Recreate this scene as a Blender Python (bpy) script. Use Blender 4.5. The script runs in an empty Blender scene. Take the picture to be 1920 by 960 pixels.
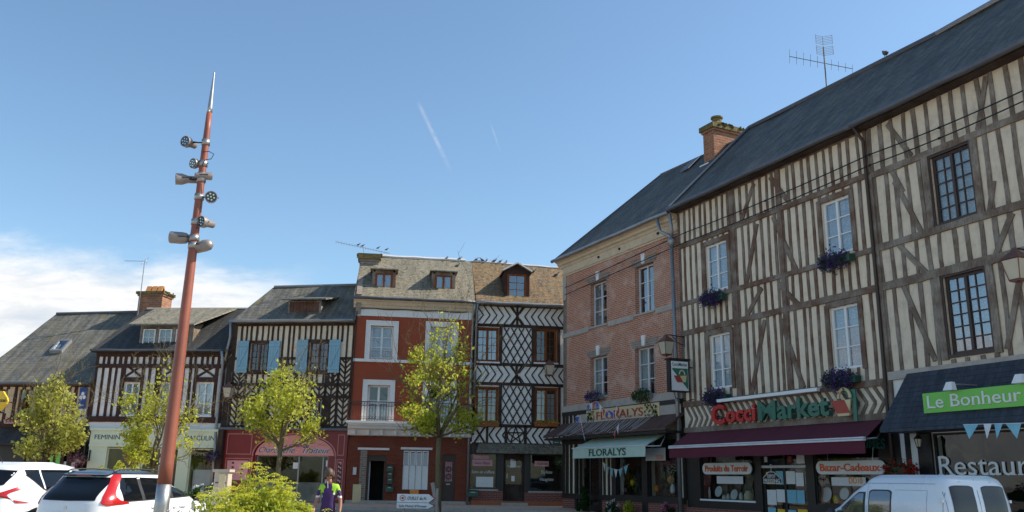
import bpy, math, random
from math import sin, cos, tan, radians, pi, atan2, sqrt, hypot
from mathutils import Vector, Matrix, noise
random.seed(7)
scene = bpy.context.scene
COL = scene.collection

# ------------------------------------------------------------------ camera, sky, sun, exposure
FPX, TH, RO = 1627.0, radians(14.44), radians(0.9)
CAM = Vector((0, 0, 1.5))
_f = Vector((0, cos(TH), sin(TH))); _r = Vector((1, 0, 0)); _u = Vector((0, -sin(TH), cos(TH)))
RX = _r*cos(RO) + _u*sin(RO); UX = _u*cos(RO) - _r*sin(RO)
cd = bpy.data.cameras.new('camera'); cam = bpy.data.objects.new('camera', cd); COL.objects.link(cam)
cd.sensor_width = 36; cd.lens = FPX/1920*36; cd.clip_end = 3000; cd.clip_start = .1
m = Matrix((RX, UX, -_f)).transposed().to_4x4(); m.translation = CAM; cam.matrix_world = m
scene.camera = cam

SUN_AZ, SUN_EL = radians(86.5), radians(43)      # azimuth clockwise from +Y
L = Vector((sin(SUN_AZ)*cos(SUN_EL), cos(SUN_AZ)*cos(SUN_EL), sin(SUN_EL)))
sd = bpy.data.lights.new('sun', 'SUN'); sd.energy = 4.2; sd.angle = radians(.53); sd.color = (1, .93, .82)
so = bpy.data.objects.new('sun', sd); COL.objects.link(so)
so.rotation_euler = (-L).to_track_quat('-Z', 'Y').to_euler(); so.location = (0, 0, 30)
scene.view_settings.view_transform = 'Standard'; scene.view_settings.look = 'None'
scene.view_settings.gamma = 1; scene.view_settings.exposure = 0.74
scene.view_settings.use_curve_mapping = False
scene.render.resolution_x = 1024; scene.render.resolution_y = 512
scene.cycles.max_bounces = 8; scene.cycles.transparent_max_bounces = 12
scene.cycles.use_denoising = True

w = bpy.data.worlds.new('World'); scene.world = w; w.use_nodes = True
nt = w.node_tree; N = nt.nodes; N.clear()
def nn(t, **k):
    n = N.new(t)
    for a, v in k.items(): setattr(n, a, v)
    return n
def lk(a, b): nt.links.new(a, b)
def mth(op, a, b=None, c=None, clamp=False):
    n = nn('ShaderNodeMath', operation=op, use_clamp=clamp)
    for i, v in enumerate((a, b, c)):
        if v is None: continue
        if isinstance(v, (int, float)): n.inputs[i].default_value = v
        else: lk(v, n.inputs[i])
    return n.outputs[0]
sky = nn('ShaderNodeTexSky', sky_type='NISHITA', sun_disc=False, sun_elevation=SUN_EL, sun_rotation=SUN_AZ,
         altitude=60, air_density=1.05, dust_density=.7, ozone_density=1.5)
tc = nn('ShaderNodeTexCoord'); sp = nn('ShaderNodeSeparateXYZ'); lk(tc.outputs['Generated'], sp.inputs[0])
X, Y, Z = sp.outputs
Yc = mth('MAXIMUM', Y, .05)
q = mth('DIVIDE', X, Yc); p = mth('DIVIDE', Z, Yc)        # a flat sheet of cloud far to the north, by direction
front = mth('GREATER_THAN', Y, .1)
def comb(a, b, c=0.0):
    n = nn('ShaderNodeCombineXYZ')
    for i, v in enumerate((a, b, c)):
        if isinstance(v, (int, float)): n.inputs[i].default_value = v
        else: lk(v, n.inputs[i])
    return n.outputs[0]
def noi(vec, scale, det=6, rough=.55, dist=0.0):
    n = nn('ShaderNodeTexNoise'); n.inputs['Scale'].default_value = scale; n.inputs['Detail'].default_value = det
    n.inputs['Roughness'].default_value = rough; n.inputs['Distortion'].default_value = dist; lk(vec, n.inputs['Vector'])
    return n.outputs[0]
def ramp(v, a, b):
    n = nn('ShaderNodeMapRange', interpolation_type='SMOOTHSTEP'); lk(v, n.inputs[0])
    n.inputs[1].default_value = a; n.inputs[2].default_value = b; return n.outputs[0]
n1 = noi(comb(mth('MULTIPLY', q, 2.4), mth('MULTIPLY', p, 8.5), .3), 1.6, 8, .6, .25)
n2 = noi(comb(mth('MULTIPLY', q, 6), mth('MULTIPLY', p, 18), 2.1), 2.0, 7, .62, .3)
# bank top: tan elevation falls towards the right
top = mth('MULTIPLY_ADD', q, -.105, .203)
d = mth('SUBTRACT', top, p)
d = mth('ADD', d, mth('MULTIPLY', mth('SUBTRACT', n1, .5), .11))
d = mth('ADD', d, mth('MULTIPLY', mth('SUBTRACT', n2, .5), .045))
bank = ramp(d, -.012, .05)
fade = ramp(mth('ADD', q, mth('MULTIPLY', mth('SUBTRACT', n1, .5), .4)), -.15, -.31)
bank = mth('MULTIPLY', bank, fade)
# openings of blue low in the bank, far left
hole = mth('MULTIPLY', ramp(n2, .5, .64), ramp(p, .155, .11))
hole = mth('MULTIPLY', hole, ramp(q, -.42, -.5))
bank = mth('MULTIPLY', bank, mth('SUBTRACT', 1, mth('MULTIPLY', hole, .85)))
n3 = noi(comb(mth('MULTIPLY', q, 5), mth('MULTIPLY', p, 13), 5.5), 2.6, 8, .65, .5)
wisp = mth('MULTIPLY', mth('MULTIPLY', ramp(n3, .56, .8), ramp(p, .30, .2)), ramp(q, -.12, -.3))
wisp = mth('MULTIPLY', wisp, .55)
cl = mth('MAXIMUM', bank, wisp)
def trail(x0, y0, x1, y1, wd, amt):
    def qp(x, y):
        v = _f*FPX + RX*(x-960) + UX*(480-y); return v.x/v.y, v.z/v.y
    (a, b), (c, e) = qp(x0, y0), qp(x1, y1); ln = hypot(c-a, e-b); dx, dy = (c-a)/ln, (e-b)/ln
    qa = mth('SUBTRACT', q, a); pb = mth('SUBTRACT', p, b)
    t = mth('ADD', mth('MULTIPLY', qa, dx), mth('MULTIPLY', pb, dy))
    s = mth('ABSOLUTE', mth('SUBTRACT', mth('MULTIPLY', qa, dy), mth('MULTIPLY', pb, dx)))
    nz = noi(comb(mth('MULTIPLY', q, 60), mth('MULTIPLY', p, 60)), 1.4, 5)
    s = mth('ADD', s, mth('MULTIPLY', mth('SUBTRACT', nz, .5), wd*1.3))
    k = mth('MULTIPLY', ramp(s, wd, 0.0), mth('MULTIPLY', ramp(t, -.004, .012), ramp(t, ln, ln*.5)))
    return mth('MULTIPLY', mth('MULTIPLY', k, ramp(nz, .25, .6)), amt)
cl = mth('MAXIMUM', cl, trail(784, 192, 852, 335, .0040, .26))
cl = mth('MAXIMUM', cl, trail(920, 232, 940, 290, .0022, .14))
cl = mth('MULTIPLY', cl, front)
mix = nn('ShaderNodeMix', data_type='RGBA'); lk(cl, mix.inputs[0])
shade = ramp(mth('ADD', mth('MULTIPLY', n1, .6), mth('MULTIPLY', n2, .4)), .36, .6)
cm = nn('ShaderNodeMix', data_type='RGBA'); lk(shade, cm.inputs[0])
cm.inputs[6].default_value = (3.6, 3.95, 4.4, 1); cm.inputs[7].default_value = (5.6, 5.55, 5.45, 1)
tint = nn('ShaderNodeMix', data_type='RGBA', blend_type='MULTIPLY'); tint.inputs[0].default_value = 1; lk(sky.outputs[0], tint.inputs[6]); tint.inputs[7].default_value = (.85, .965, .985, 1)
lk(tint.outputs[2], mix.inputs[6]); lk(cm.outputs[2], mix.inputs[7])
bg = nn('ShaderNodeBackground'); bg.inputs[1].default_value = .116; lk(mix.outputs[2], bg.inputs[0])
wo = nn('ShaderNodeOutputWorld'); lk(bg.outputs[0], wo.inputs[0])

# ------------------------------------------------------------------ materials
def newmat(name):
    mt = bpy.data.materials.new(name); mt.use_nodes = True
    t = mt.node_tree; b = t.nodes['Principled BSDF']; return mt, t, b
class G:            # tiny node-graph helper
    def __init__(s, t): s.t = t
    def n(s, ty, **k):
        x = s.t.nodes.new(ty)
        for a, v in k.items(): setattr(x, a, v)
        return x
    def l(s, a, b): s.t.links.new(a, b)
    def coord(s, sc=(1, 1, 1), kind='Object'):
        c = s.n('ShaderNodeTexCoord'); mp = s.n('ShaderNodeMapping'); mp.inputs['Scale'].default_value = sc
        s.l(c.outputs[kind], mp.inputs[0]); return mp.outputs[0]
    def noise(s, v, scale, det=5, rough=.55, dist=0):
        x = s.n('ShaderNodeTexNoise'); x.inputs['Scale'].default_value = scale; x.inputs['Detail'].default_value = det
        x.inputs['Roughness'].default_value = rough; x.inputs['Distortion'].default_value = dist; s.l(v, x.inputs['Vector']); return x.outputs[0]
    def ramp(s, v, stops):
        x = s.n('ShaderNodeValToRGB'); e = x.color_ramp.elements
        while len(e) < len(stops): e.new(.5)
        for i, (p_, c_) in enumerate(stops):
            e[i].position = p_; e[i].color = (*c_, 1) if len(c_) == 3 else c_
        s.l(v, x.inputs[0]); return x.outputs[0]
    def mr(s, v, a, b, c=0, d=1):
        x = s.n('ShaderNodeMapRange'); s.l(v, x.inputs[0])
        for i, k in enumerate((a, b, c, d)): x.inputs[i+1].default_value = k
        return x.outputs[0]
    def mix(s, f, a, b, mode='MIX'):
        x = s.n('ShaderNodeMix', data_type='RGBA', blend_type=mode)
        for i, v in ((0, f), (6, a), (7, b)):
            if isinstance(v, (int, float)): x.inputs[i].default_value = v
            elif isinstance(v, tuple): x.inputs[i].default_value = (*v[:3], 1)
            else: s.l(v, x.inputs[i])
        return x.outputs[2]
    def bump(s, h, strength, dist=.02):
        x = s.n('ShaderNodeBump'); x.inputs['Strength'].default_value = strength; x.inputs['Distance'].default_value = dist
        s.l(h, x.inputs['Height']); return x.outputs[0]
def dk(c, k): return tuple(min(1, a*k) for a in c)
def plain(name, c, rough=.6, metal=0, var=.15, scale=6, bump=.15, sc=(1, 1, 1), spec=None, coat=0):
    mt, t, b = newmat(name); g = G(t)
    v = g.coord(sc); n = g.noise(v, scale, 6); n2 = g.noise(v, scale*.17, 3)
    c1 = g.mix(n, dk(c, 1-var*1.6), dk(c, 1+var*1.2)); c2 = g.mix(g.mr(n2, .35, .7), c1, g.mix(.5, c1, dk(c, 1-var*2)))
    g.l(c2, b.inputs['Base Color']); b.inputs['Roughness'].default_value = rough; b.inputs['Metallic'].default_value = metal
    if spec is not None: b.inputs['Specular IOR Level'].default_value = spec
    b.inputs['Coat Weight'].default_value = coat
    if bump: g.l(g.bump(n, bump), b.inputs['Normal'])
    return mt
def wood(name, c, c2, grey=.5, sc=(9, 9, 1.3)):
    mt, t, b = newmat(name); g = G(t)
    n = g.noise(g.coord(sc), 5, 8, .65); n2 = g.noise(g.coord((1, 1, 1)), 1.7, 5)
    col = g.mix(g.mr(n, .3, .7), dk(c, .55), dk(c, 1.35))
    col = g.mix(g.mr(n2, .42, .62, 0, grey), col, g.mix(g.mr(n, .3, .7), dk(c2, .6), dk(c2, 1.3)))
    g.l(col, b.inputs['Base Color']); b.inputs['Roughness'].default_value = .85
    b.inputs['Specular IOR Level'].default_value = .2
    g.l(g.bump(n, .6, .02), b.inputs['Normal']); return mt
def plaster(name, c, stain=(.25, .22, .18), amt=.35):
    mt, t, b = newmat(name); g = G(t)
    v = g.coord(); n = g.noise(v, 3.2, 8, .62); n3 = g.noise(g.coord((1.6, 1.6, .25)), 4, 6, .6); n2 = g.noise(v, 28, 4)
    col = g.mix(n2, dk(c, .9), dk(c, 1.08)); col = g.mix(g.mr(n, .48, .78, 0, amt), col, stain)
    col = g.mix(g.mr(n3, .52, .8, 0, amt), col, dk(stain, 1.4))
    g.l(col, b.inputs['Base Color']); b.inputs['Roughness'].default_value = .92; b.inputs['Specular IOR Level'].default_value = .15
    g.l(g.bump(n2, .35, .01), b.inputs['Normal']); return mt
def bricktex(g, sc, w_, h_, mortar=.012, off=.5, roof=False):
    c = g.n('ShaderNodeTexCoord'); s = g.n('ShaderNodeSeparateXYZ'); g.l(c.outputs['Object'], s.inputs[0])
    a = g.n('ShaderNodeMath', operation='ADD'); g.l(s.outputs[0], a.inputs[0]); g.l(s.outputs[1], a.inputs[1])
    cb = g.n('ShaderNodeCombineXYZ'); 
    if roof:
        g.l(s.outputs[0], cb.inputs[0]); k = g.n('ShaderNodeMath', operation='MULTIPLY'); g.l(s.outputs[2], k.inputs[0]); k.inputs[1].default_value = 1.41; g.l(k.outputs[0], cb.inputs[1])
    else: g.l(a.outputs[0], cb.inputs[0]); g.l(s.outputs[2], cb.inputs[1])
    bt = g.n('ShaderNodeTexBrick'); bt.offset = off; g.l(cb.outputs[0], bt.inputs['Vector'])
    bt.inputs['Scale'].default_value = sc; bt.inputs['Brick Width'].default_value = w_; bt.inputs['Row Height'].default_value = h_
    bt.inputs['Mortar Size'].default_value = mortar; bt.inputs['Mortar Smooth'].default_value = .3
    return bt, cb.outputs[0]
def brick(name, c1, c2, mort, worn=(.55, .4, .34), amt=.6, bw=.23, bh=.072, ms=.012):
    mt, t, b = newmat(name); g = G(t)
    bt, v = bricktex(g, 1, bw, bh, ms)
    bt.inputs['Color1'].default_value = (*c1, 1); bt.inputs['Color2'].default_value = (*c2, 1); bt.inputs['Mortar'].default_value = (*mort, 1)
    n = g.noise(v, 1.1, 8, .68, .4); n2 = g.noise(v, 16, 4, .6); n4 = g.noise(v, .5, 4)
    col = g.mix(g.mr(n2, .3, .75, 0, .6), bt.outputs['Color'], dk(c1, .6))
    col = g.mix(g.mr(n2, .58, .72, 0, .6), col, worn)
    col = g.mix(g.mr(n, .5, .7, 0, amt), col, worn)
    col = g.mix(g.mr(n4, .5, .75, 0, .35), col, dk(worn, .55))
    g.l(col, b.inputs['Base Color']); b.inputs['Roughness'].default_value = .92; b.inputs['Specular IOR Level'].default_value = .2
    m_ = g.n('ShaderNodeMath', operation='ADD'); g.l(g.mr(bt.outputs['Fac'], 0, 1, .6, 0), m_.inputs[0]); g.l(n2, m_.inputs[1])
    g.l(g.bump(m_.outputs[0], .7, .015), b.inputs['Normal']); return mt
def slate(name, c1, c2, lich=None, amt=.5, moss=(.2, .15, .03), mossamt=.0, fine=False, tw=.24, thh=.13, rough=.62, spec=.4):
    mt, t, b = newmat(name); g = G(t)
    bt, v = bricktex(g, 1, tw, thh, .008, roof=True)
    bt.inputs['Color1'].default_value = (*c1, 1); bt.inputs['Color2'].default_value = (*c2, 1); bt.inputs['Mortar'].default_value = (*dk(c1, .3), 1)
    bt.inputs['Bias'].default_value = 0.0
    n = g.noise(v, 1.0, 8, .7, .5); n2 = g.noise(v, 9, 6, .7); n3 = g.noise(v, 2.7, 6, .62, .8)
    mp = g.n('ShaderNodeMapping'); mp.inputs['Scale'].default_value = (3.2, .35, 1); g.l(v, mp.inputs[0]); n5 = g.noise(mp.outputs[0], 1.6, 6, .65)
    col = bt.outputs['Color']
    col = g.mix(g.mr(n2, .35, .7, 0, .5), col, dk(c2, 1.35))
    col = g.mix(g.mr(n3, .4, .64, 0, .5), col, dk(c1, .7))
    if lich: 
        col = g.mix(g.mr(n, .36, .62, 0, amt), col, g.mix(g.mr(n2, .35, .65), lich, dk(lich, .55)))
    col = g.mix(g.mr(n5, .42, .68, 0, .65), col, dk(c1, .62)); col = g.mix(g.mr(n5, .5, .3, 0, .35), col, dk(c2, 1.5))
    if fine:
        n6 = g.noise(v, 7, 5, .75); n7 = g.noise(v, 5.3, 5, .7, .6); n8 = g.noise(v, .9, 4, .6); col = g.mix(g.mr(n8, .4, .62, 0, .4), col, dk(lich, .7)); col = g.mix(g.mr(n6, .50, .60, 0, .85), col, moss); col = g.mix(g.mr(n7, .54, .62, 0, .8), col, dk(c1, .55)); col = g.mix(g.mr(n2, .56, .64, 0, .7), col, lich)
    elif mossamt: col = g.mix(g.mr(n3, .66-mossamt*.2, .72-mossamt*.18, 0, .9), col, g.mix(g.mr(n2, .4, .6), moss, (moss[0]*.45, moss[1]*.6, moss[2]*.5)))
    g.l(col, b.inputs['Base Color']); b.inputs['Roughness'].default_value = rough; b.inputs['Specular IOR Level'].default_value = spec
    m_ = g.n('ShaderNodeMath', operation='ADD'); g.l(g.mr(bt.outputs['Fac'], 0, 1, .8, 0), m_.inputs[0]); g.l(n2, m_.inputs[1])
    # each course steps up towards its lower edge
    s = g.n('ShaderNodeSeparateXYZ'); g.l(v, s.inputs[0])
    fr = g.n('ShaderNodeMath', operation='FRACT'); dv = g.n('ShaderNodeMath', operation='DIVIDE'); g.l(s.outputs[1], dv.inputs[0]); dv.inputs[1].default_value = thh
    g.l(dv.outputs[0], fr.inputs[0]); m2 = g.n('ShaderNodeMath', operation='SUBTRACT'); g.l(m_.outputs[0], m2.inputs[0]); g.l(fr.outputs[0], m2.inputs[1])
    g.l(g.bump(m2.outputs[0], .8, .025), b.inputs['Normal']); return mt
def glass(name, tint=(.9, .95, .95), refl=.12, dark=None):
    mt = bpy.data.materials.new(name); mt.use_nodes = True; t = mt.node_tree; t.nodes.clear(); g = G(t)
    gl = g.n('ShaderNodeBsdfGlossy'); gl.inputs['Roughness'].default_value = .02; gl.inputs['Color'].default_value = (.95, .97, 1, 1)
    nz = g.noise(g.coord(), .9, 2); g.l(g.bump(nz, .12, .05), gl.inputs['Normal'])
    tr = g.n('ShaderNodeBsdfTransparent'); tr.inputs[0].default_value = (*tint, 1)
    if dark:
        df = g.n('ShaderNodeBsdfDiffuse'); df.inputs[0].default_value = (*dark, 1)
        mx = g.n('ShaderNodeMixShader'); mx.inputs[0].default_value = .6; g.l(tr.outputs[0], mx.inputs[1]); g.l(df.outputs[0], mx.inputs[2]); base = mx.outputs[0]
    else: base = tr.outputs[0]
    lw = g.n('ShaderNodeLayerWeight'); lw.inputs['Blend'].default_value = .5
    pw = g.n('ShaderNodeMath', operation='POWER'); g.l(lw.outputs['Facing'], pw.inputs[0]); pw.inputs[1].default_value = 4
    f2 = g.mr(pw.outputs[0], 0, 1, refl, .95)
    m2 = g.n('ShaderNodeMixShader'); g.l(f2, m2.inputs[0]); g.l(base, m2.inputs[1]); g.l(gl.outputs[0], m2.inputs[2])
    o = g.n('ShaderNodeOutputMaterial'); g.l(m2.outputs[0], o.inputs[0]); return mt
def leafmat(name, c1, c2, c3=None, trans=.45, scale=2.0):
    mt = bpy.data.materials.new(name); mt.use_nodes = True; t = mt.node_tree; t.nodes.clear(); g = G(t)
    v = g.coord(); n = g.noise(v, scale, 3); n2 = g.noise(v, 23, 2)
    col = g.mix(g.mr(n, .35, .65), c1, c2); col = g.mix(g.mr(n2, .4, .7, 0, .6), col, c3 or dk(c2, 1.5))
    df = g.n('ShaderNodeBsdfPrincipled'); g.l(col, df.inputs['Base Color']); df.inputs['Roughness'].default_value = .5
    df.inputs['Specular IOR Level'].default_value = .35
    tl = g.n('ShaderNodeBsdfTranslucent'); g.l(g.mix(.5, col, dk(c3 or c2, 1.6)), tl.inputs[0])
    mx = g.n('ShaderNodeMixShader'); mx.inputs[0].default_value = trans; g.l(df.outputs[0], mx.inputs[1]); g.l(tl.outputs[0], mx.inputs[2])
    o = g.n('ShaderNodeOutputMaterial'); g.l(mx.outputs[0], o.inputs[0]); return mt
def emis(name, c, s):
    mt, t, b = newmat(name); b.inputs['Emission Color'].default_value = (*c, 1); b.inputs['Emission Strength'].default_value = s; return mt
def lace(name, c=(.62, .68, .78)):
    mt, t, b = newmat(name); g = G(t)
    vo = g.n('ShaderNodeTexVoronoi'); vo.inputs['Scale'].default_value = 22; g.l(g.coord(), vo.inputs['Vector'])
    n = g.noise(g.coord((9, 9, .4)), 3, 3)
    col = g.mix(g.mr(vo.outputs['Distance'], .15, .5), dk(c, 1.1), dk(c, .62)); col = g.mix(g.mr(n, .35, .65, 0, .6), col, dk(c, .6))
    g.l(col, b.inputs['Base Color']); b.inputs['Roughness'].default_value = .9; return mt

M = {
 'cream': plaster('cream_plaster', (.76, .64, .49), amt=.35), 'cream2': plaster('cream_plaster_old', (.70, .59, .45), amt=.5),
 'buff': plaster('buff_plaster', (.62, .50, .34), amt=.3), 'white': plaster('white_plaster', (.86, .82, .76), amt=.25),
 'grey_pl': plaster('grey_plaster', (.74, .71, .67), amt=.45),
 'redwall': plaster('red_render', (.33, .078, .040), (.16, .07, .05), .5), 'stone': plaster('cornice_stone', (.62, .50, .36), (.3, .22, .15), .5),
 'whitestone': plaster('painted_stone', (.78, .76, .73), (.45, .42, .4), .25), 'greystone': plaster('grey_stone', (.42, .38, .34), (.2, .18, .16), .6),
 'timber': wood('brown_timber', (.16, .095, .066), (.26, .215, .175), .95), 'timber_grey': wood('weathered_timber', (.17, .125, .095), (.29, .25, .205), .9),
 'timber_dark': wood('dark_timber', (.045, .028, .022), (.09, .07, .06), .6), 'timber_choc': wood('chocolate_timber', (.06, .03, .024), (.08, .05, .04), .4),
 'oak': wood('varnished_oak', (.22, .065, .02), (.3, .11, .04), .3), 'doorwood': wood('old_board', (.12, .05, .03), (.2, .12, .1), .5),
 'blackwood': plain('black_paint', (.018, .014, .013), .45, var=.3), 'brownpaint': plain('brown_paint', (.05, .025, .018), .5, var=.2),
 'brick': brick('red_brick', (.52, .195, .11), (.36, .12, .065), (.62, .49, .40), (.64, .49, .40), .7),
 'brick_ch': brick('chimney_brick', (.50, .20, .10), (.24, .09, .055), (.30, .24, .18), (.17, .12, .08), .8, .26, .105, .018),
 'brick_grey': brick('pale_brick', (.32, .25, .20), (.2, .13, .10), (.38, .34, .3), (.34, .3, .26), .6, .25, .09, .016),
 'brick_paint': brick('red_painted_brick', (.25, .062, .035), (.19, .048, .03), (.17, .06, .04), (.20, .09, .06), .5), 'brick_low': brick('low_brick', (.27, .07, .05), (.22, .06, .045), (.3, .24, .21), (.3, .14, .11), .3),
 'slate': slate('blue_slate', (.038, .044, .050), (.095, .100, .100), (.21, .20, .165), .75, (.10, .085, .05), .45, tw=.22, thh=.11, rough=.7, spec=.2),
 'slate_old': slate('lichen_slate', (.055, .056, .055), (.15, .145, .13), (.26, .235, .165), .8, (.24, .15, .02), .3),
 'slate_dark': slate('dark_slate', (.03, .032, .034), (.055, .055, .055), (.085, .075, .06), .6, (.16, .12, .03), .15),
 'slate_red': slate('lichened_tile', (.10, .09, .07), (.22, .195, .145), (.34, .305, .225), .75, (.24, .20, .11), .4, True),
 'tile_rust': slate('rust_lichen_tile', (.06, .05, .035), (.19, .15, .10), (.24, .20, .10), .6, (.38, .15, .03), .9, True),
 'slate_scale': slate('awning_slate', (.03, .037, .052), (.047, .056, .075), (.07, .075, .08), .4, tw=.26, thh=.17),
 'tile_brown': slate('brown_tile', (.09, .045, .035), (.13, .065, .05), (.13, .08, .07), .4, tw=.3, thh=.12),
 'zinc': plain('zinc', (.32, .33, .34), .45, .6, .2), 'zinc_lt': plain('pale_zinc', (.6, .6, .6), .5, .3, .1), 'lead': plain('lead', (.12, .13, .15), .5, .3, .2),
 'wpaint': plain('white_paint', (.78, .78, .77), .45, var=.06), 'wpaint_old': plain('grey_white_paint', (.66, .65, .66), .5, var=.1),
 'blue': plain('blue_shutter_paint', (.23, .42, .53), .55, var=.12, scale=12, sc=(6, 1, .6)), 'mint': plain('mint_paint', (.64, .72, .54), .5, var=.05),
 'iron': plain('black_iron', (.02, .02, .02), .5, .4), 'rail': plain('dark_red_iron', (.06, .03, .025), .5, .2),
 'glass': glass('window_glass', (.82, .88, .88), .10), 'shopglass': glass('shop_glass', (.7, .75, .75), .045), 'glassblue': glass('sky_glass', (.6, .68, .74), .22),
 'carglass': glass('car_glass', (.14, .16, .17), .03, (.004, .005, .007)), 'lampglass': plain('lamp_glass', (.55, .5, .38), .2, var=.1),
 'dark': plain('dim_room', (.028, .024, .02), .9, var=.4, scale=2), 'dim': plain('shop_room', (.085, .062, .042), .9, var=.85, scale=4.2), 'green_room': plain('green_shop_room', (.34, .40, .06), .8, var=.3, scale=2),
 'lace': lace('lace_curtain'), 'sheer': lace('sheer_curtain', (.55, .6, .62)), 'pinkcurt': lace('pink_curtain', (.35, .2, .24)),
 'burgundy': plain('burgundy_shop_paint', (.21, .014, .018), .4, var=.1), 'pinkline': plain('pink_trim', (.5, .22, .19), .5, var=.1),
 'pink': plain('pink_sign', (.80, .30, .27), .5, var=.12, scale=2.5), 'navy': plain('navy_ink', (.03, .04, .12), .5), 'paper': plain('white_sheet', (.75, .75, .74), .6, var=.08),
 'pinkpaper': plain('pink_sheet', (.74, .36, .38), .6, var=.2), 'cloth_burg': plain('burgundy_canvas', (.115, .012, .028), .85, var=.12, scale=14), 'cloth_green': plain('faded_green_canvas', (.50, .62, .52), .85, var=.12, scale=3),
 'stripe': plain('pale_rail', (.62, .62, .64), .5), 'ink_green': plain('dark_green_ink', (.02, .09, .06), .5), 'signgreen': plain('green_letter', (.03, .16, .11), .35), 'signred': plain('red_letter', (.55, .03, .03), .35),
 'applegreen': plain('apple_green_board', (.16, .52, .07), .45, var=.04), 'creamboard': plain('cream_board', (.66, .52, .30), .6, var=.08), 'redink': plain('red_ink', (.40, .05, .03), .5), 'orangeink': plain('orange_ink', (.8, .12, .02), .5),
 'boxgreen': plain('green_plastic', (.015, .08, .055), .4), 'yellow': plain('yellow_sign', (.85, .55, .02), .4), 'bluebanner': plain('blue_banner', (.02, .06, .25), .6), 'orange_tag': plain('orange_tag', (.85, .3, .01), .5),
 'corten': plain('rust_red_paint', (.30, .085, .048), .5, var=.3, scale=2, coat=.1), 'steel': plain('brushed_steel', (.42, .41, .40), .38, .85, .1), 'steel_dk': plain('grey_lamp_metal', (.30, .26, .24), .42, .35, .1), 'lens': plain('lamp_lens', (.05, .055, .06), .15, 0, .3, 30),
 'bark': wood('tree_bark', (.14, .115, .06), (.2, .17, .1), .5), 'leaf': leafmat('tree_leaf', (.13, .19, .015), (.42, .45, .04), (.62, .60, .10), .5, 7.0), 'leaf2': leafmat('tree_leaf_pale', (.15, .20, .03), (.40, .42, .07), (.56, .52, .13), .5, 7.0),
 'leafdk': leafmat('dark_leaf', (.02, .05, .012), (.04, .085, .02)), 'fern': leafmat('feathery_leaf', (.14, .20, .02), (.28, .33, .03), (.45, .46, .05)), 'umbel': leafmat('yellow_umbel', (.5, .5, .03), (.62, .58, .04), (.7, .66, .08)),
 'silverleaf': leafmat('silver_leaf', (.2, .24, .16), (.4, .42, .36), (.6, .6, .55)), 'violet': leafmat('violet_petal', (.05, .02, .14), (.10, .04, .22), (.16, .07, .3)), 'redflower': leafmat('red_petal', (.35, .01, .01), (.5, .02, .02)),
 'orangeflower': leafmat('orange_petal', (.6, .12, .03), (.7, .4, .05), (.7, .5, .1)), 'pinkflower': leafmat('pink_petal', (.45, .08, .2), (.55, .2, .3)), 'whiteflower': leafmat('white_petal', (.6, .6, .58), (.7, .7, .66)),
 'rubber': plain('rubber', (.02, .02, .02), .7), 'plastic': plain('black_trim', (.022, .022, .025), .5), 'taillight': plain('red_lens', (.46, .012, .012), .2, coat=.5, bump=0), 'chrome': plain('chrome', (.6, .6, .6), .2, 1, bump=0),
 'wood_pale': plain('pale_stone_bin', (.5, .42, .33), .8), 'copper': plain('copper_lantern', (.2, .09, .07), .5, .4), 'pigeon': plain('pigeon_grey', (.09, .09, .105), .7, var=.4, scale=30),
 'bunt_b': plain('blue_pennant', (.05, .12, .5), .7), 'bunt_w': plain('white_pennant', (.7, .7, .72), .7), 'bunt_r': plain('red_pennant', (.5, .05, .05), .7), 'bunt_c': plain('cyan_pennant', (.22, .5, .62), .7),
 'terracotta': plain('terracotta', (.4, .13, .06), .8), 'ochre': plain('ochre_pot', (.62, .27, .09), .85), 'mossy': plain('moss', (.14, .11, .02), 1, var=.5, scale=20, bump=.6), 'bulb': emis('lit_bulb', (1, .55, .18), 14),
}
def carpaint(name, c, metal=0):
    mt, t, b = newmat(name); b.inputs['Base Color'].default_value = (*c, 1); b.inputs['Roughness'].default_value = .28; b.inputs['Metallic'].default_value = metal
    b.inputs['Coat Weight'].default_value = .7; b.inputs['Coat Roughness'].default_value = .05
    g = G(t); n = g.noise(g.coord(), 2, 4); g.l(g.mr(n, .3, .7, .22, .4), b.inputs['Roughness'])
    g.l(g.mix(n, dk(c, .93), c), b.inputs['Base Color']); return mt
M['carwhite'] = carpaint('white_car_paint', (.80, .80, .80)); M['vanwhite'] = carpaint('van_white', (.66, .72, .78)); M['carblack'] = carpaint('black_car_paint', (.02, .02, .022))
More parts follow.
